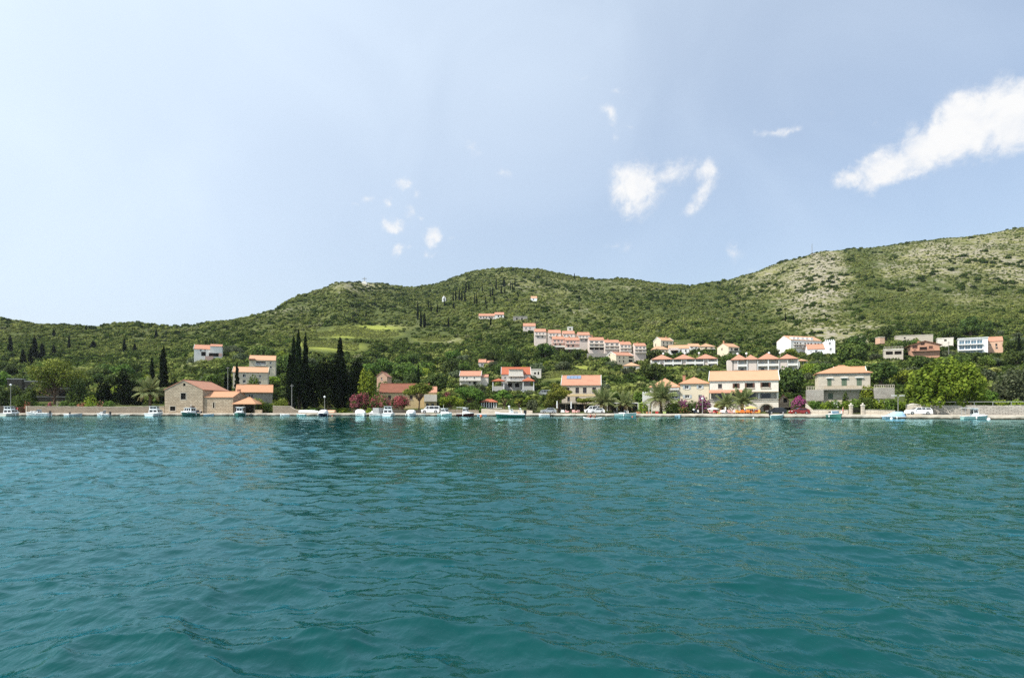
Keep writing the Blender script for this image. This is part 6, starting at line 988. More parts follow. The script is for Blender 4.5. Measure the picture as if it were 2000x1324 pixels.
    # white trellis frame by the palm and rough steps
    x, y = at_quay(1259, 5); o = thing('trellis', 'pale green trellis frame left of the largest palm', 'trellis', (x, y, .7)); 
    for a in (-1.5, 1.4): MB().box(a, a + .14, 0, .14, -.2, 2.6).build('post', 'lime_plastic', o)
    MB().box(-1.6, 1.7, -.01, .15, 2.604, 2.76).build('beam', 'lime_plastic', o)
    x, y = at_quay(1263, 8); o = thing('white_shed', 'small white wall block behind the largest palm', 'wall', (x, y, .6)); MB().box(-1, 1.4, 0, .3, -.3, 5.4).build('panel', 'white_stucco', o)
    for k in range(4): MB().box(-1 + k * .64, -.7 + k * .64, 0, .3, 5.404, 5.65).build('merlon', 'white_stucco', o)
    for i, (px, w) in enumerate(((1352, 1.6), (1517, 1.9), (1641, 1.3), (1780, 3.5))): x, y = at_quay(px, -.55); o = thing('landing_step', ['rough landing step below the scooter', 'rough landing step left of the black car dinghy', 'rough landing step beside the bow-on speedboat', 'long rough ledge below the white estate car'][i], 'step', (x, y, 0)); m = MB(); m.box(-w, w, -.45, .5, -.8, .32); m.box(-w * .7, w * .8, -.2, .5, .324, .5); m.build('slab', 'quay_concrete', o)
# ------------------------------------------------------------------ boats
def hull(L, B, fb, n=14, flare=.12, draft=.25, bowrise=.35, full=2.4, transom=.86):
    secs = []; deck = []
    for i in range(n + 1):
        t = i / n; x = -L / 2 + L * t; e = max(0, (t - .4) / .6); b = B / 2 * ((transom + (1 - transom) * min(1, t / .4)) if t < .4 else (1 - e ** full)); b = max(b, .015); z = fb * (1 + bowrise * t ** 2.2); rise = draft * (e ** 3); xo = .18 * L * e ** 3 * .35
        half = [(x - xo * .6, 0, -draft + rise), (x - xo * .5, b * (.62 - .3 * e), -draft * .6 + rise * 1.0), (x - xo * .25, b * (.9 - .25 * e), .04 + z * .28), (x, b, z)]
        secs.append([(p[0], -p[1], p[2]) for p in half[::-1]] + half[1:]); deck.append((x, b, z))
    return secs, deck
def boat(label, px, Lm, B, heading, hm, kind, off=None, py_water=None, trim='gel_white', z=0, name='motorboat', cat='boat', group=None, canvas='canvas_white', fb=None):
    """heading in degrees: 0 bow right, 90 bow to the shore, -90 bow to the sea, 180 bow left"""
    if py_water: Y = F * CH / (py_water - HOR); x = (px - CX) * Y / F
    else: x, Y = at_quay(px, off if off is not None else -(Lm / 2 * abs(math.sin(R(heading))) + B / 2 * abs(math.cos(R(heading))) + .35))
    o = thing(name, label, cat, (x, Y, z), R(heading), group); fb = fb or .16 * Lm ** .75 + .12
    secs, dk = hull(Lm, B, fb); m = MB(); m.loft(secs); n = len(secs[0]); m.add(secs[0], [tuple(range(n))]); m.build('hull', hm, o, False)
    r = MB()
    for s in (-1, 1): r.tube([(a, s * (b + .02), c) for a, b, c in dk], .055 if kind != 'rib' else .24, 6)
    r.tube([(dk[0][0], -dk[0][1], dk[0][2]), (dk[0][0], dk[0][1], dk[0][2])], .055, 6); r.build('gunwale', trim, o)
    dz = .12 if kind in ('open', 'rib') else 0; d = MB(); cut = 0 if kind == 'open' else 0
    d.loft([[(a, -b * .97, c - (.28 if (kind == 'open' or a < -Lm * .12) else .03)), (a, b * .97, c - (.28 if (kind == 'open' or a < -Lm * .12) else .03))] for a, b, c in dk]); d.build('deck', trim if kind != 'open' else hm, o)
    zs = fb
    def cabin(x0, x1, w, h, rake=.35, roof=True, win=True, z0=None, wm='gel_white'):
        z0 = zs * 1.02 if z0 is None else z0; c = MB(); v = [(x0, -w / 2, z0), (x1, -w / 2 * .82, z0), (x1, w / 2 * .82, z0), (x0, w / 2, z0), (x0 + .05, -w / 2 * .88, z0 + h), (x1 - rake, -w / 2 * .72, z0 + h), (x1 - rake, w / 2 * .72, z0 + h), (x0 + .05, w / 2 * .88, z0 + h)]
        c.add(v, [(0, 3, 2, 1), (4, 5, 6, 7), (0, 1, 5, 4), (1, 2, 6, 5), (2, 3, 7, 6), (3, 0, 4, 7)]); k = c.build('cabin', wm, o)
        if roof: f = MB(); f.box(x0 - .25, x1 - rake + .18, -w / 2 * .95, w / 2 * .95, z0 + h + .004, z0 + h + .08); f.build('cabin_roof', wm, k)
        if win:
            def lerp(a, b, t): return [a[i] + (b[i] - a[i]) * t for i in range(3)]
            def pane(A, B_, C, D, s0, s1, t0, t1, nrm):
                q = [lerp(lerp(A, B_, s), lerp(D, C, s), t) for s, t in ((s0, t0), (s1, t0), (s1, t1), (s0, t1))]; a = [tuple(p[i] + nrm[i] * .015 for i in range(3)) for p in q]; b = [tuple(p[i] - nrm[i] * .03 for i in range(3)) for p in q]; g = MB(); g.add(a + b, [(0, 1, 2, 3), (7, 6, 5, 4), (0, 4, 5, 1), (1, 5, 6, 2), (2, 6, 7, 3), (3, 7, 4, 0)]); g.build('window', 'glass', k)
            nw = 2 if w < 2 else 3
            for j in range(nw): pane(v[1], v[2], v[6], v[5], .06 + j / nw * .92, .06 + (j + 1) / nw * .92 - .06, .45, .88, (1, 0, .2))
            for j in range(2):
                pane(v[0], v[1], v[5], v[4], .08 + j * .44, .46 + j * .44, .45, .85, (0, -1, 0)); pane(v[3], v[2], v[6], v[7], .08 + j * .44, .46 + j * .44, .45, .85, (0, 1, 0)); pane(v[0], v[3], v[7], v[4], .08 + j * .46, .46 + j * .46, .3, .85, (-1, 0, 0))
        return k
    def outboard(xo, sc=1):
        k = MB(); k.box(xo - .28 * sc, xo + .12 * sc, -.16 * sc, .16 * sc, zs + .05, zs + .62 * sc); k.box(xo - .16 * sc, xo - .02 * sc, -.06 * sc, .06 * sc, -.3, zs + .046); k.build('outboard_motor', 'rubber', o)
    def screen(x0, w, h=.55):
        k = MB(); k.add([(x0, -w / 2, zs * 1.05), (x0 + .12, -w / 2 * .6, zs * 1.08), (x0 + .12, w / 2 * .6, zs * 1.08), (x0, w / 2, zs * 1.05), (x0 - .4, -w / 2 * .9, zs + h), (x0 - .25, -w / 2 * .55, zs + h), (x0 - .25, w / 2 * .55, zs + h), (x0 - .4, w / 2 * .9, zs + h)], [(0, 1, 5, 4), (1, 2, 6, 5), (2, 3, 7, 6)]); k.build('windscreen', 'blue_glass', o); f = MB(); f.tube([(x0 - .4, -w / 2 * .9, zs + h), (x0 - .25, -w / 2 * .55, zs + h), (x0 - .25, w / 2 * .55, zs + h), (x0 - .4, w / 2 * .9, zs + h)], .035, 5); f.build('windscreen_frame', 'white_paint', o)
    if kind == 'cuddy':
        cabin(-Lm * .08, Lm * .3, B * .8, .55, .5, False); screen(-.0 * Lm, B * .8, .95); outboard(-Lm / 2 - .02)
    elif kind == 'wheel':
        cabin(-Lm * .22, Lm * .16, B * .74, 1.35, .45); k = MB(); k.box(Lm * .162, Lm * .36, -B * .27, B * .27, zs * 1.0, zs + .5); k.build('foredeck_hatch', 'gel_white', o); a = MB(); a.tube([(-Lm * .15, 0, zs + 1.45), (-Lm * .15, 0, zs + 2.4)], .025, 5); a.build('antenna', 'white_paint', o)
    elif kind == 'fly':
        cabin(-Lm * .2, Lm * .28, B * .82, .95, .4, False); cabin(-Lm * .2, Lm * .08, B * .7, .8, .3, True, True, zs + .98)
    elif kind == 'pilot':
        cabin(-Lm * .12, Lm * .12, B * .7, 1.5, .3); k = MB(); k.box(Lm * .125, Lm * .33, -B * .3, B * .3, zs, zs + .4); k.build('foredeck', 'gel_white', o)
        for s in (-1, 1): q = MB(); q.tube([(-Lm * .45, s * B * .36, zs), (-Lm * .45, s * B * .36, zs + 1.75)], .03, 5); q.build('post', 'steel', o)
        MB().box(-Lm * .47, -Lm * .122, -B * .42, B * .42, zs + 1.62, zs + 1.7).build('canopy', 'canvas_white', o)
    elif kind == 'cover':
        k = MB(); hh = .95 + .1 * Lm * .3; secs2 = []
        for i in range(9):
            t = i / 8; xx = -Lm * .48 + Lm * .8 * t; w = B * .47 * (1 if t < .6 else 1 - (t - .6) * .9); zz = zs + hh * min(1, t / .12 + .25) * (1 if t < .45 else 1 - (t - .45) * 1.35); zz = max(zz, zs + .12)
            secs2.append([(xx, -w, zs * .9), (xx, -w * .92, zs + (zz - zs) * .75), (xx, -w * .4, zz + random.uniform(-.03, .03)), (xx, w * .4, zz), (xx, w * .92, zs + (zz - zs) * .75), (xx, w, zs * .9)])
        k.loft(secs2, cap=True); k.build('cover', canvas, o, True); outboard(-Lm / 2 - .02)
    elif kind == 'box':
        cabin(Lm * .02, Lm * .32, B * .7, .7, .6, False, False); k = MB(); k.box(-Lm * .38, Lm * .05, -B * .4, B * .4, zs, zs + 1.5); k.build('canvas_tent', canvas, o); outboard(-Lm / 2 - .02)
    elif kind == 'open':
        for xx in (-.25, .02, .26): k = MB(); k.box(Lm * xx - .12, Lm * xx + .12, -B * .42, B * .42, zs * .66, zs * .72); k.build('thwart', 'pale_wood', o)
        if Lm > 2.6: outboard(-Lm / 2 - .02, .8)
    elif kind == 'speed':
        screen(Lm * .02, B * .78, .8); k = MB(); k.box(-Lm * .3, -Lm * .02, -B * .35, B * .35, zs - .2, zs + .3); k.build('seat', 'gel_white', o)
        for s in (-1, 1): q = MB(); q.tube([(Lm * .1, s * B * .43, zs * 1.05), (Lm * .08, s * B * .47, zs + .75)], .06, 6); q.build('fender', 'white_paint', o)
        outboard(-Lm / 2 - .02)
    elif kind == 'rib':
        for (xx, hh) in ((-.36, 1.35), (.03, 1.6)):
            q = MB(); q.tube([(Lm * xx - .25, -B * .42, zs), (Lm * xx, -B * .36, zs + hh), (Lm * xx, B * .36, zs + hh), (Lm * xx - .25, B * .42, zs)], .075, 7); q.build('arch', 'white_paint', o)
        k = MB(); k.box(-Lm * .12, Lm * .0, -.45, .45, zs - .1, zs + .85); k.build('console', 'gel_white', o); screen(-.02 * Lm, 1.0, 1.2); k = MB(); k.box(-Lm * .28, -Lm * .16, -.5, .5, zs - .1, zs + .55); k.build('seat', 'canvas_grey', o); MB().box(-Lm * .42, -Lm * .33, -.8, .8, zs - .1, zs + .4).build('bench', 'gel_cream', o); outboard(-Lm / 2 - .12, 1.5)
        MB().ball((.03 * Lm, 0, zs + 1.82), .28, 10, 6, sq=(1, 1, .6)).build('radar_dome', 'white_paint', o)
    if kind not in ('open', 'rib') and z == 0:
        for s in (-1, 1):
            f = MB(); f.ball((-Lm * .05, s * (B / 2 + .1), fb * .55), .13, 8, 6, sq=(1, 1, 2)); f.build('fender', 'buoy_white', o)
    return o
def upturned(label, px, d, Lm, B, rz, mat):
    x, y = at_quay(px, d); o = thing('upturned_boat', label, 'boat', (x, y, qz(x)), R(rz)); secs, dk = hull(Lm, B, .55); m = MB(); m.loft([[(p[0], p[1], .62 - p[2] * .8) for p in s] for s in secs]); n = len(secs[0]); m.add([(p[0], p[1], .62 - p[2] * .8) for p in secs[0]], [tuple(range(n))]); m.build('hull', mat, o); k = MB(); k.tube([(dk[0][0], 0, .84), (0, 0, .84), (Lm * .3, 0, .8)], .04, 5); k.build('keel', mat, o)
    r = MB()
    for s in (-1, 1): r.tube([(a, s * b, .62 - c * .8) for a, b, c in dk], .06, 6)
    r.build('gunwale', 'pale_wood', o)
def build_boats():
    boat('cream motorboat with open windscreen frame at the far left, seen from astern', 21, 5.5, 2.7, 90, 'gel_cream', 'fly', canvas='canvas_grey')
    boat('low white cabin boat moored side-on by the left wall', 74, 6.3, 2.2, 180, 'gel_white', 'cuddy'); boat('small white dinghy, left of the grey inflatable', 131, 2.6, 1.2, 160, 'gel_white', 'open', name='dinghy'); boat('grey inflatable dinghy with raised bow by the left wall', 149, 2.9, 1.4, 10, 'hull_grey', 'open', trim='hull_grey', name='dinghy', fb=.5); boat('small white cuddy boat with outboard on its right', 202, 3.4, 1.5, 180, 'gel_white', 'cuddy'); boat('low pale empty dinghy against the left quay', 245, 2.3, 1.1, 0, 'gel_cream', 'open', name='dinghy', fb=.3)
    boat('white cabin cruiser moored stern-out in the wall gap left of the warehouse', 304, 6, 2.9, 90, 'gel_white', 'fly'); boat('cruiser with green hull and white cabin, bow-on before the warehouse', 369, 6.5, 3.2, -90, 'hull_green', 'wheel'); boat('pale blue rowing dinghy before the stone annex', 408, 2.5, 1.2, 10, 'hull_blue', 'open', name='dinghy'); boat('white boat with flat canopy and green bow before the boat shed', 468, 5.6, 2.7, -75, 'hull_green', 'pilot')
    boat('small white dinghy left of the upturned boats', 556, 2.5, 1.3, 180, 'gel_white', 'open', name='dinghy'); boat('white bow-on boat with navy hull among the upturned boats', 630, 4.2, 2.3, -90, 'hull_navy', 'cover'); boat('grey-green rowing dinghy below the large upturned boat', 588, 2.6, 1.1, 170, 'hull_teal', 'open', name='dinghy')
    upturned('large white upturned boat on the quay before the grove', 604, 1.6, 5.2, 1.9, 4, 'gel_white'); upturned('orange-red upturned rowing boat right of the globe lamp', 642, 2.4, 3.8, 1.5, 170, 'orange_hull')
    boat('white boat under pale canvas with raked front, first right of the grove', 706, 5, 2.3, -60, 'gel_white', 'cover', canvas='canvas_white'); boat('white boat with square grey canvas tent', 734, 4.8, 2.2, 150, 'gel_white', 'box', off=-1.6, canvas='canvas_grey'); boat('rounded white classic cabin boat, stern to the sea', 759, 5.5, 3.0, 90, 'gel_white', 'fly'); boat('boat fully wrapped in white cover beside the umbrella pine', 802, 4.2, 2.4, -90, 'gel_white', 'cover'); boat('low pale dinghy between wrapped boat and van', 822, 2.4, 1.1, 0, 'gel_cream', 'open', name='dinghy')
    boat('small white and teal cruiser right of the van', 870, 4.4, 2.1, -35, 'hull_teal', 'wheel', off=-2.4); boat('fishing boat with dark red hull and white wheelhouse', 910, 4.8, 2.2, -25, 'hull_red', 'pilot', off=-2.2, name='fishing_boat'); boat('pale blue flat dinghy behind the orange buoy', 941, 2.6, 1.3, 175, 'hull_blue', 'open', name='dinghy')
    boat('large rigid inflatable with green hull and white arches, nearest to the viewer', 996, 6.4, 2.4, 188, 'hull_sea', 'rib', py_water=815.6, trim='gel_white', name='inflatable_boat', fb=.75); boat('small white dinghy with dark outboard by the silver car', 1063, 2.8, 1.3, 180, 'gel_white', 'open', name='dinghy')
    boat('white and teal motorboat with high bow pointing right', 1222, 5.2, 2.1, -20, 'hull_teal', 'speed', off=-2.0, fb=.75); boat('light blue dinghy bow-on below the dark shrub', 1325, 2.6, 1.4, -90, 'hull_blue', 'open', name='dinghy'); boat('white and mint dinghy below the black car', 1517, 3.1, 1.3, 5, 'hull_teal', 'open', name='dinghy', fb=.55); boat('white speedboat with dark waterline, bow-on before the stone villa', 1632, 4.6, 2.3, -90, 'hull_green', 'speed', fb=.8)
    boat('boat under a light blue tarpaulin below the double lamp', 1744, 4.4, 2.0, 175, 'hull_blue', 'cover', canvas='tarp_blue', fb=.4); boat('white wheelhouse boat with mint hull on the right quay', 1904, 4.4, 2.0, -12, 'hull_teal', 'pilot', off=-1.9)
    for (px, py, r, mt, lab) in ((939.5, 813.5, .34, 'buoy_orange', 'orange mooring buoy left of the large inflatable'), (1471.5, 816.8, .17, 'buoy_white', 'small white buoy before the orange chairs'), (1741, 818.4, .26, 'buoy_white', 'white buoy before the blue tarpaulin boat'), (1931, 820.2, .3, 'buoy_white', 'white buoy at the right by the wheelhouse boat'), (649, 812.8, .16, 'buoy_orange', 'tiny orange buoy right of the navy boat'), (1235, 814.5, .18, 'buoy_orange', 'tiny orange buoy by the white and teal motorboat')):
        Y = F * CH / (py - HOR); x = (px - CX) * Y / F; o = thing('buoy', lab, 'buoy', (x, Y, 0)); MB().ball((0, 0, r * .35), r, 12, 8).build('float', mt, o, True); MB().tube([(0, 0, r * 1.3), (0, 0, r * 1.55)], r * .18, 6).build('eye', mt, o)
# ------------------------------------------------------------------ vehicles
def car(label, px, d, L, H, Wd, mat, kind='hatch', rz=0, name='car', cat='car', right=False):
    x, y = at_quay(px, d); o = thing(name, label, cat, (x, y, qz(x) + .02), R(rz) + (math.pi if right else 0))   # nose towards -x
    gc = .19; bl = H * .56 if kind != 'van' else H * .5
    prof = {'hatch': [(-.5, .32), (-.49, .5), (-.44, .60), (-.24, .68), (-.05, 1.0), (.30, 1.0), (.45, .72), (.5, .62), (.49, .3)], 'wagon': [(-.5, .32), (-.49, .5), (-.45, .60), (-.25, .68), (-.09, .98), (.10, 1.0), (.42, .98), (.485, .68), (.5, .3)], 'van': [(-.5, .25), (-.49, .42), (-.42, .52), (-.33, .6), (-.2, .97), (-.1, 1.0), (.48, 1.0), (.5, .9), (.5, .22)]}[kind]
    def wid(zf): return Wd / 2 * (1 if zf < .62 else 1 - .26 * (zf - .62) / .38) if kind != 'van' else Wd / 2 * (1 if zf < .6 else 1 - .12 * (zf - .6) / .4)
    n = len(prof); m = MB(); P0 = [(a * L, -wid(b), b * H) for a, b in prof]; P1 = [(a * L, wid(b), b * H) for a, b in prof]
    base = [(-.48 * L, gc), (.48 * L, gc)]
    A = P0 + [(.48 * L, -Wd / 2 * .95, gc), (-.48 * L, -Wd / 2 * .95, gc)]; B = P1 + [(.48 * L, Wd / 2 * .95, gc), (-.48 * L, Wd / 2 * .95, gc)]; k = len(A)
    m.add(A + B, [tuple(range(k)), tuple(range(2 * k - 1, k - 1, -1))] + [(i, k + i, k + (i + 1) % k, (i + 1) % k) for i in range(k)]); b = m.build('body', mat, o)
    # windows sit 6 mm proud of the cabin sides
    def side(pts, nm='side_window'):
        for s in (-1, 1): g = MB(); g.add([(a * L, s * (wid(z) + .008), z * H) for a, z in pts], [tuple(range(len(pts)))]); g.build(nm, 'glass', o)
    if kind == 'hatch': side([(-.17, .70), (-.04, .95), (.10, .95), (.10, .71)]); side([(.12, .71), (.12, .95), (.27, .95), (.38, .74)])
    elif kind == 'wagon': side([(-.18, .69), (-.08, .94), (.06, .95), (.06, .70)]); side([(.08, .70), (.08, .95), (.22, .95), (.22, .70)]); side([(.24, .70), (.24, .94), (.40, .93), (.45, .72)])
    else: side([(-.28, .63), (-.17, .93), (-.08, .93), (-.08, .62)]); side([(-.05, .62), (-.05, .93), (.2, .93), (.2, .62)]); side([(.22, .62), (.22, .93), (.46, .93), (.46, .62)])
    i0 = 3; a0, a1 = prof[i0], prof[i0 + 1]
    def lay(pa, pb, t0, t1, nm, e=.012):
        q = []
        for t, s in ((t0, -1), (t0, 1), (t1, 1), (t1, -1)): xx = pa[0] + (pb[0] - pa[0]) * t; z = pa[1] + (pb[1] - pa[1]) * t; q.append((xx * L - e * (1 if pa[0] < 0 else -1), s * wid(z) * .88, z * H + e))
        g = MB(); g.add(q, [(0, 1, 2, 3)]); g.build(nm, 'glass', o)
    lay(a0, a1, .1, .92, 'windscreen')
    j = {'hatch': 5, 'wagon': 6, 'van': 7}[kind]; lay(prof[j + (0 if kind != 'van' else 0)], prof[j + 1], .15, .8, 'rear_window')
    wr = H * .21
    for fx in (-.315, .30):
        for s in (-1, 1):
            w = MB(); w.tube([(fx * L, s * Wd / 2 * .78, wr), (fx * L, s * (Wd / 2 + .02), wr)], wr, 16); w = w.build('wheel', 'tyre', o); h = MB(); h.tube([(fx * L, s * (Wd / 2 + .021), wr), (fx * L, s * (Wd / 2 + .035), wr)], wr * .6, 12); h.build('rim', 'steel', w)
    for s in (-1, 1):
        MB().box(-.497 * L - .02, -.46 * L, s * Wd * .36 - .16, s * Wd * .36 + .16, H * .42, H * .52).build('headlight', 'globe', o); MB().box(.47 * L, .497 * L + .02, s * Wd * .4 - .1, s * Wd * .4 + .1, H * .46, H * .6).build('tail_light', 'tail_red', o); MB().box(-.2 * L, -.16 * L, min(s * Wd / 2, s * (Wd / 2 + .17)), max(s * Wd / 2, s * (Wd / 2 + .17)), H * .63, H * .70).build('mirror', mat, o)
    for e in (-1, 1): MB().box(min(e * .478, e * .512) * L, max(e * .478, e * .512) * L, -Wd * .48, Wd * .48, gc + .02, gc + .22).build('bumper', mat if kind != 'van' else 'rubber', o)
    return o
def scooter(label, px, d):
    x, y = at_quay(px, d); o = thing('motor_scooter', label, 'scooter', (x, y, qz(x)), R(20))
    for xx in (-.6, .6): w = MB(); w.tube([(xx, -.06, .27), (xx, .06, .27)], .27, 14); w.build('wheel', 'tyre', o)
    m = MB(); m.loft([[(a, -w, z0), (a, -w * .7, z1), (a, w * .7, z1), (a, w, z0)] for a, w, z0, z1 in ((-.75, .1, .45, .62), (-.3, .18, .35, .78), (.1, .18, .25, .74), (.2, .14, .22, .34), (.5, .14, .22, .32))], closed=True, cap=True); m.build('body', 'hull_navy', o); MB().box(-.6, .1, -.15, .15, .782, .87).build('seat', 'rubber', o); m = MB(); m.tube([(.6, 0, .27), (.48, 0, .75), (.4, 0, 1.05)], .06, 6); m.build('fork', 'steel', o); MB().box(.46, .52, -.24, .24, .35, .95).build('leg_shield', 'gel_white', o); m = MB(); m.tube([(.38, -.33, 1.05), (.42, 0, 1.08), (.38, .33, 1.05)], .025, 6); m.build('handlebar', 'iron', o); MB().box(-.85, -.55, -.2, .2, .875, 1.2).build('top_box', 'gel_white', o)
def build_vehicles():
    car('white passenger van parked behind the boats by the cream wing', 841, 4.6, 4.9, 1.95, 1.9, 'car_white', 'van', 0, 'van', 'van'); car('silver car parked behind the small dinghy and tidy tree', 1071, 5, 4.0, 1.45, 1.7, 'car_silver', 'hatch', 8); car('white camper van parked left of the date palm', 1159, 6.2, 4.8, 1.9, 1.9, 'car_white', 'van', -6, 'van', 'van'); car('white car in front of the white camper van', 1165, 3.8, 3.9, 1.4, 1.65, 'car_white', 'hatch', 15)
    car('black hatchback parked by the arched door of the quay house', 1516, 3.0, 4.1, 1.5, 1.75, 'car_black', 'hatch', -6); car('dark red car parked under the mauve bougainvillea', 1561, 2.9, 4.1, 1.4, 1.7, 'car_red', 'hatch', 4); car('white estate car parked against the right wall', 1793.5, 2.6, 4.7, 1.5, 1.8, 'car_white', 'wagon', -10); car('white car parked up beside the grey villa', 1021, 66, 3.9, 1.4, 1.6, 'car_white', 'hatch', 5); car('small pale blue truck parked right of the grey villa', 1062, 60, 4.2, 1.9, 1.7, 'car_silver', 'van', 0, 'truck', 'truck')
    scooter('dark scooter with white box left of the globe lamp', 1360, 3.0); scooter('small white scooter parked before the stone annex', 388, 1.5)
    for o in COL.objects:
        if o.name.startswith(('car', 'truck')) and o.parent is None and o.type == 'EMPTY' and o.location.y > 200: o.location.z = gz(o.location.x, o.location.y) + .35
# ------------------------------------------------------------------ terrace furniture and people
def parasol(label, px, d, top, mat, r, closed=False, tilt=0):
    x, y = at_quay(px, d); z = qz(x); h = CH + (HOR - top) * y / F - z; o = thing('parasol', label, 'parasol', (x, y, z)); MB().tube([(0, 0, 0), (0, 0, h + .05)], .035, 7).build('pole', 'pale_wood', o); MB().tube([(0, 0, 0), (0, 0, .12)], .28, 10).build('base', 'concrete', o)
    m = MB(); n = 8
    if closed: m.loft([[(rr * (1 if k % 2 else .7) * math.cos(k * math.pi / n), rr * (1 if k % 2 else .7) * math.sin(k * math.pi / n), zz) for k in range(2 * n)] for rr, zz in ((.02, h), (.13, h * .92), (.17, h * .7), (.13, h * .55), (.22, h * .42))], closed=True, cap=True)
    else:
        q = [(r * math.cos((k + .5) * 2 * math.pi / n), r * math.sin((k + .5) * 2 * math.pi / n), h - r * .30) for k in range(n)]; lo = [(a, b, c - .16) for a, b, c in q]; m.add([(0, 0, h)] + q + lo, [(0, 1 + k, 1 + (k + 1) % n) for k in range(n)] + [(1 + k, 1 + n + k, 1 + n + (k + 1) % n, 1 + (k + 1) % n) for k in range(n)])
    m.build('canopy', mat, o)
    if tilt: o.rotation_euler = (0, R(tilt), 0)
def chair(label, px, d, mat, rz, group, lounge=False):
    x, y = at_quay(px, d); o = thing('lounge_chair' if lounge else 'terrace_chair', label, 'chair', (x, y, qz(x) + .01), R(rz), group)
    if lounge: MB().box(-.35, .35, -.9, .35, .28, .38).build('seat', mat, o); m = MB(); m.prism([(.35, .28), (.85, .85), (.78, .92), (.3, .385)], 'x', -.35, .35); m.build('backrest', mat, o); sp = [(-.3, -.8), (.3, -.8), (-.3, .3), (.3, .3)]
    else: MB().box(-.38, .38, -.38, .38, .3, .46).build('seat', mat, o); MB().box(-.38, .38, .3, .45, .464, .95).build('backrest', mat, o); MB().box(-.47, -.384, -.38, .4, .3, .66).build('armrest', mat, o); MB().box(.384, .47, -.38, .4, .3, .66).build('armrest', mat, o); sp = [(-.33, -.33), (.33, -.33), (-.33, .33), (.33, .33)]
    for a, b in sp: MB().box(a - .03, a + .03, b - .03, b + .03, 0, .298).build('leg', 'pale_wood', o)
def table(label, px, d, mat, group=None):
    x, y = at_quay(px, d); o = thing('terrace_table', label, 'table', (x, y, qz(x) + .01), 0, group); MB().tube([(0, 0, .7), (0, 0, .75)], .42, 14).build('table_top', mat, o); MB().tube([(0, 0, .02), (0, 0, .698)], .04, 6).build('pedestal', 'steel', o); MB().tube([(0, 0, 0), (0, 0, .04)], .25, 10).build('foot', 'steel', o)
def person(label, x, y, z, pose, rz, cloth, bare=True):
    """one skinned body from a posed skeleton; hair and clothes are its children"""
    J = {'stand': dict(pel=(0, 0, .92), ch=(0, .02, 1.28), nk=(0, .02, 1.47), hd=(0, -.02, 1.62), kl=(.11, -.06, .5), fl=(.12, 0, .07), tl=(.12, -.16, .03), kr=(-.1, .03, .5), fr=(-.12, .1, .07), tr=(-.12, -.06, .03), el=(.25, .03, 1.12), hl=(.24, -.1, .88), er=(-.25, .05, 1.12), hr=(-.26, -.06, .88)),
         'sit': dict(pel=(0, 0, .52), ch=(0, .08, .9), nk=(0, .1, 1.08), hd=(0, .06, 1.22), kl=(.13, -.42, .55), fl=(.13, -.48, .12), tl=(.13, -.62, .06), kr=(-.13, -.42, .53), fr=(-.15, -.46, .12), tr=(-.15, -.6, .06), el=(.27, .02, .76), hl=(.16, -.26, .66), er=(-.27, .02, .76), hr=(-.16, -.26, .66)),
         'kayak': dict(pel=(0, 0, .2), ch=(0, .08, .58), nk=(0, .08, .77), hd=(0, .05, .92), kl=(.16, -.4, .42), fl=(.12, -.75, .16), tl=(.12, -.82, .28), kr=(-.16, -.4, .42), fr=(-.12, -.75, .16), tr=(-.12, -.82, .28), el=(.3, -.08, .5), hl=(.3, -.36, .58), er=(-.3, -.05, .46), hr=(-.22, -.34, .46))}[pose]
    V = [J['pel'], J['ch'], J['nk'], J['hd']]; E = [(0, 1), (1, 2), (2, 3)]; rad = [.15, .16, .055, .095]
    def ch(a, pts, rs):
        for p, r in zip(pts, rs): V.append(p); rad.append(r); E.append((a, len(V) - 1)); a = len(V) - 1
        return a
    for s, q in ((1, 'l'), (-1, 'r')):
        pe = J['pel']; ch(0, [(pe[0] + s * .1, pe[1], pe[2] - .06), J['k' + q], J['f' + q], J['t' + q]], [.1, .062, .04, .035])
        c = J['ch']; sh = (c[0] + s * .19, c[1], c[2] + .13); h = J['h' + q]; e = J['e' + q]; d = Vector(h) - Vector(e); d.normalize(); w = ch(1, [sh, e, h], [.062, .045, .03]); k = ch(w, [tuple(Vector(h) + d * .07)], [.035])
        for j in range(4): o_ = Vector((.018 * (j - 1.5), 0, 0)); ch(k, [tuple(Vector(h) + d * .12 + o_), tuple(Vector(h) + d * (.17 - .012 * abs(j - 1.3)) + o_ + Vector((0, -.015, -.01)))], [.009, .008])
        ch(w, [tuple(Vector(h) + d * .05 + Vector((-s * .045, -.01, 0))), tuple(Vector(h) + d * .1 + Vector((-s * .055, -.02, 0)))], [.011, .009])
    ch(3, [(J['hd'][0], J['hd'][1] - .01, J['hd'][2] + .1)], [.075]); ch(3, [(J['hd'][0], J['hd'][1] - .1, J['hd'][2] - .0)], [.02])
    me = bpy.data.meshes.new('body_cage'); me.from_pydata(V, E, []); t = bpy.data.objects.new('body_cage', me); COL.objects.link(t); md = t.modifiers.new('skin', 'SKIN'); md.use_smooth_shade = True
    for i, r in enumerate(rad): me.skin_vertices[0].data[i].radius = (r, r * .82 if i < 2 else r)
    me.skin_vertices[0].data[0].use_root = True; t.modifiers.new('sub', 'SUBSURF').levels = 1
    dg = bpy.context.evaluated_depsgraph_get(); bm = bpy.data.meshes.new_from_object(t.evaluated_get(dg)); bpy.data.objects.remove(t); bm.name = 'body'; bm.materials.clear(); bm.materials.append(MAT['skin'])
    o = thing('person', label, 'person', (x, y, z), R(rz)); link('body', bm, o); hd = Vector(J['hd']); m = MB(); m.ball((hd.x, hd.y + .025, hd.z + .055), .108, 10, 8, sq=(.95, 1, 1)); m.build('hair', 'hair_dark', o, True)
    pel, c = Vector(J['pel']), Vector(J['ch']); m = MB()
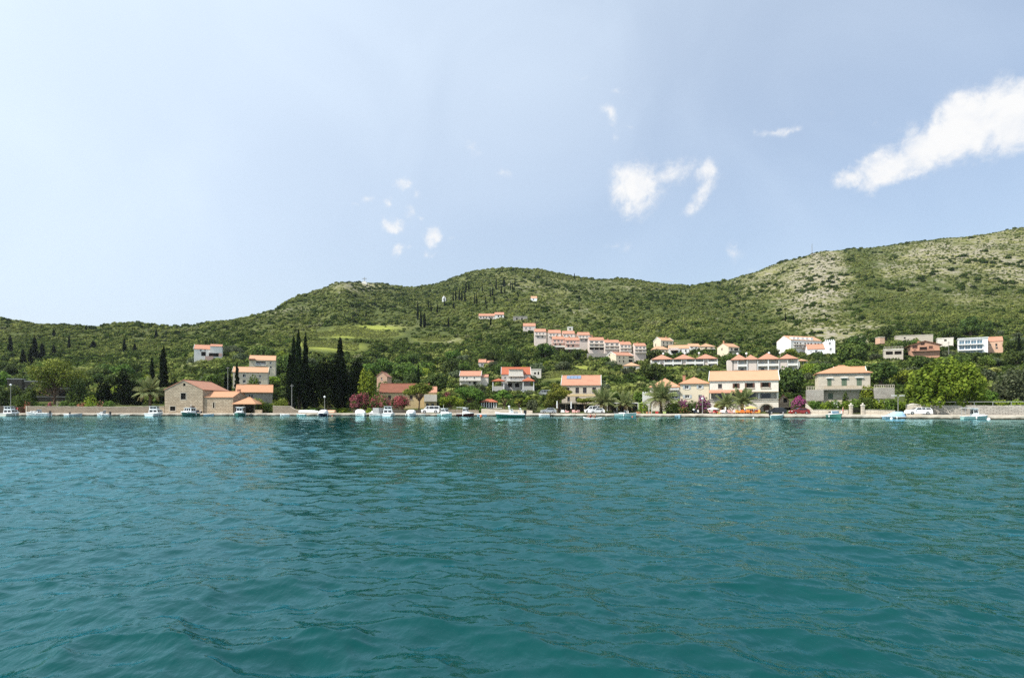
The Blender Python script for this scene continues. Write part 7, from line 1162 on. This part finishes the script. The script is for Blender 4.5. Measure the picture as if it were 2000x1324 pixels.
    def ring(p, rx, ry): return [(p.x + rx * math.cos(a), p.y + ry * math.sin(a), p.z) for a in [2 * math.pi * k / 12 for k in range(12)]]
    if not bare: m.loft([ring(pel + Vector((0, 0, .02)), .19, .165), ring(pel.lerp(c, .5), .18, .16), ring(c, .21, .165), ring(c + Vector((0, 0, .15)), .2, .13)], closed=True); m.build('shirt', cloth, o)
    m = MB(); m.loft([ring(pel + Vector((0, 0, .08)), .185, .16), ring(pel, .2, .17), ring(pel - Vector((0, 0, .1)), .2, .17)], closed=True, cap=True); m.build('shorts', cloth if bare else 'cloth_navy', o)
    for s in (-1, 1): MB().ball((hd.x + s * .035, hd.y - .085, hd.z + .02), .012, 6, 4).build('eye', 'hair_dark', o)
    return o
def build_terrace():
    parasol('closed white parasol by the tall yellow-green pine', 1088, 3.2, 782, 'canvas_white', 1, True); parasol('closed white parasol in front of the low spreading pine', 1115.5, 3, 783.5, 'canvas_white', 1, True); parasol('closed cream parasol before the left palm of the quay house', 1417, 2.6, 794, 'canvas_white', 1, True); parasol('open white parasol right of the globe lamp', 1393, 3.0, 795, 'canvas_white', 1.35); parasol('open yellow square parasol over the orange chairs', 1466, 2.6, 792.5, 'canvas_yellow', 1.55)
    g1, g2 = 'orange terrace chairs', 'pink sun loungers'
    for i, (px, mt, d) in enumerate(((1441.5, 'seat_amber', 2.2), (1450, 'seat_orange', 1.7), (1460.5, 'seat_orange', 1.6), (1470, 'seat_orange', 1.8), (1475, 'seat_red', 2.4), (1480.5, 'seat_amber', 2.0))): chair(f'{"amber" if "amber" in mt else ("red" if "red" in mt else "orange")} cushioned terrace chair, {["first", "second", "third", "fourth", "fifth", "sixth"][i]} from the left by the yellow parasol', px, d, mt, (20, -15, 160, 10, 190, -40)[i], g1)
    for i, (px, mt) in enumerate(((1408, 'seat_pink'), (1415, 'canvas_white'), (1427, 'seat_pink'), (1434, 'seat_pink'), (1390, 'seat_pink'))): chair(f'{"white" if "white" in mt else "pink"} sun lounger on the quay, {["second", "third", "fourth", "fifth", "first"][i]} from the left', px, 1.8, mt, (-30, 10, 25, -20, 40)[i], g2, True)
    chair('red plastic chair under the open white parasol', 1397.5, 2.0, 'seat_red', 10, 'single terrace seats'); 
    for i, px in enumerate((1099, 1108, 1122, 1128)): chair(f'pale pink café chair before the solar-panel house, {["first", "second", "third", "fourth"][i]} from the left', px, 2.5, 'seat_pink' if i != 0 else 'canvas_white', i * 70, 'café chairs before the solar-panel house')
    table('round orange café table right of the closed parasol', 1124.5, 3.4, 'seat_amber'); table('round white table under the yellow parasol', 1465.5, 2.7, 'gel_white'); table('white table near the red chair', 1401, 2.8, 'gel_white')
    for px, mt, lab in ((1403, 'lime_plastic', 'pale green crate beside the red chair'), (1404, 'yellow_plastic', 'yellow board lying at the quay edge'), (1283, 'seat_red', 'red beach bag under the largest palm'), (1298, 'lime_plastic', 'pale green crate under the largest palm')):
        x, y = at_quay(px, .6 if 'yellow' in mt else 2.4); o = thing('crate' if 'crate' in lab else ('beach_bag' if 'bag' in lab else 'board'), lab, 'crate' if 'crate' in lab else ('bag' if 'bag' in lab else 'board'), (x, y, qz(x) + .01)); m = MB(); h = .12 if 'yellow' in mt else .55; m.loft([[(-.32 * k, -.25 * k, z), (.32 * k, -.25 * k, z), (.32 * k, .25 * k, z), (-.32 * k, .25 * k, z)] for k, z in ((.85, 0), (1, h * .5), (.95, h))], closed=True, cap=True); m.build('shell', mt, o); MB().box(-.34, .34, -.27, .27, h + .003, h + .04).build('rim', mt, o)
    for i, px in enumerate((1247, 1264, 1270)): x, y = at_quay(px, 2.2); o = thing('flower_pot', ['wide terracotta planter left of the trellis', 'terracotta pot below the trellis', 'small terracotta pot left of the largest palm'][i], 'pot', (x, y, qz(x) + .01)); m = MB(); w = (.6, .3, .25)[i]; m.loft([[(r * w * math.cos(a), r * w * .7 * math.sin(a), z) for a in [2 * math.pi * k / 12 for k in range(12)]] for r, z in ((.7, 0), (1, .45), (1.06, .5))], closed=True, cap=True); m.build('pot', 'terracotta', o); link('plant', leaf_mesh('pot_plant', [(a, b, c * .7 + .45, d, e, f * .7) for a, b, c, d, e, f in dome(i, 6, w, .8)], 220, .09, 'leaf_green', i), o)
    # people
    x, y = at_quay(1646.5, 2.2); person('person in a pink swimsuit walking beside the gate wall', x, y, qz(x) + .01, 'stand', 60, 'cloth_pink'); x, y = at_quay(34, 2.8); person('person in a red top standing at the far left gate', x, y, .69, 'stand', -30, 'cloth_red', False); x, y = at_quay(1455, 2.0); person('person in a white shirt standing left of the yellow parasol', x, y, qz(x) + .01, 'stand', 100, 'cloth_white', False); x, y = at_quay(1469.5, 1.75); person('person seated in an orange chair under the yellow parasol', x, y, qz(x) - .02, 'sit', 10, 'cloth_red', False); x, y = at_quay(1426.5, 1.75); person('sunbather sitting up on a pink lounger', x, y, qz(x) - .1, 'sit', 25, 'cloth_pink')
    # kayak with two paddlers, nearest thing on the water at the centre
    Y = F * CH / (817.6 - HOR); x = (1157.5 - CX) * Y / F; o = thing('kayak', 'white sit-on kayak with two paddlers in front of the camper van', 'kayak', (x, Y, .02)); m = MB(); secs = []
    for i in range(15):
        t = i / 14; xx = -1.95 + 3.9 * t; w = .40 * math.sin(math.pi * t) ** .55 + .01; up = .22 * abs(2 * t - 1) ** 3; secs.append([(xx, -w, .14 + up), (xx, -w * .6, -.08 + up), (xx, w * .6, -.08 + up), (xx, w, .14 + up), (xx, 0, .18 + up)])
    m.loft(secs, closed=True, cap=True); m.build('hull', 'gel_white', o, True)
    for a in (-.55, .45): MB().box(a - .05, a + .03, -.3, .3, .17, .5).build('seat_back', 'rubber', o)
    person('front paddler in a red vest on the white kayak', x - .45, Y, .12, 'kayak', -90, 'cloth_red', False); person('rear paddler in dark shorts on the white kayak', x + .55, Y, .12, 'kayak', -90, 'cloth_navy')
    for i, (a, b) in enumerate(((-.75, -.9), (.2, .8))): p = thing('paddle', ['double paddle of the front kayaker', 'double paddle of the rear kayaker'][i], 'paddle', (x + a, Y, .62), 0); q = MB(); q.tube([(0, -.95, -.2 + b * .1), (0, .95, .2)], .018, 6); q.build('shaft', 'rubber', p); q = MB(); q.box(-.02, .02, -1.3, -.96, -.36, -.16); q.build('blade', 'seat_orange', p); q = MB(); q.box(-.02, .02, .96, 1.3, .1, .32); q.build('blade', 'seat_orange', p)
build_quayside(); build_boats(); build_vehicles(); build_terrace()
# ------------------------------------------------------------------ air
def build_haze():
    t = NT('haze_air'); v = t.n('ShaderNodeVolumePrincipled'); v.inputs['Color'].default_value = (.80, .90, 1, 1); v.inputs['Density'].default_value = .00005; v.inputs['Anisotropy'].default_value = .2
    t.t.links.new(v.outputs[0], t.out.inputs['Volume'])
    o = MB().box(-4100, 4100, -4100, 4100, -5, 270).build('haze', 'haze_air'); tag(o, 'thin summer haze over the bay', kind='stuff')
build_haze()
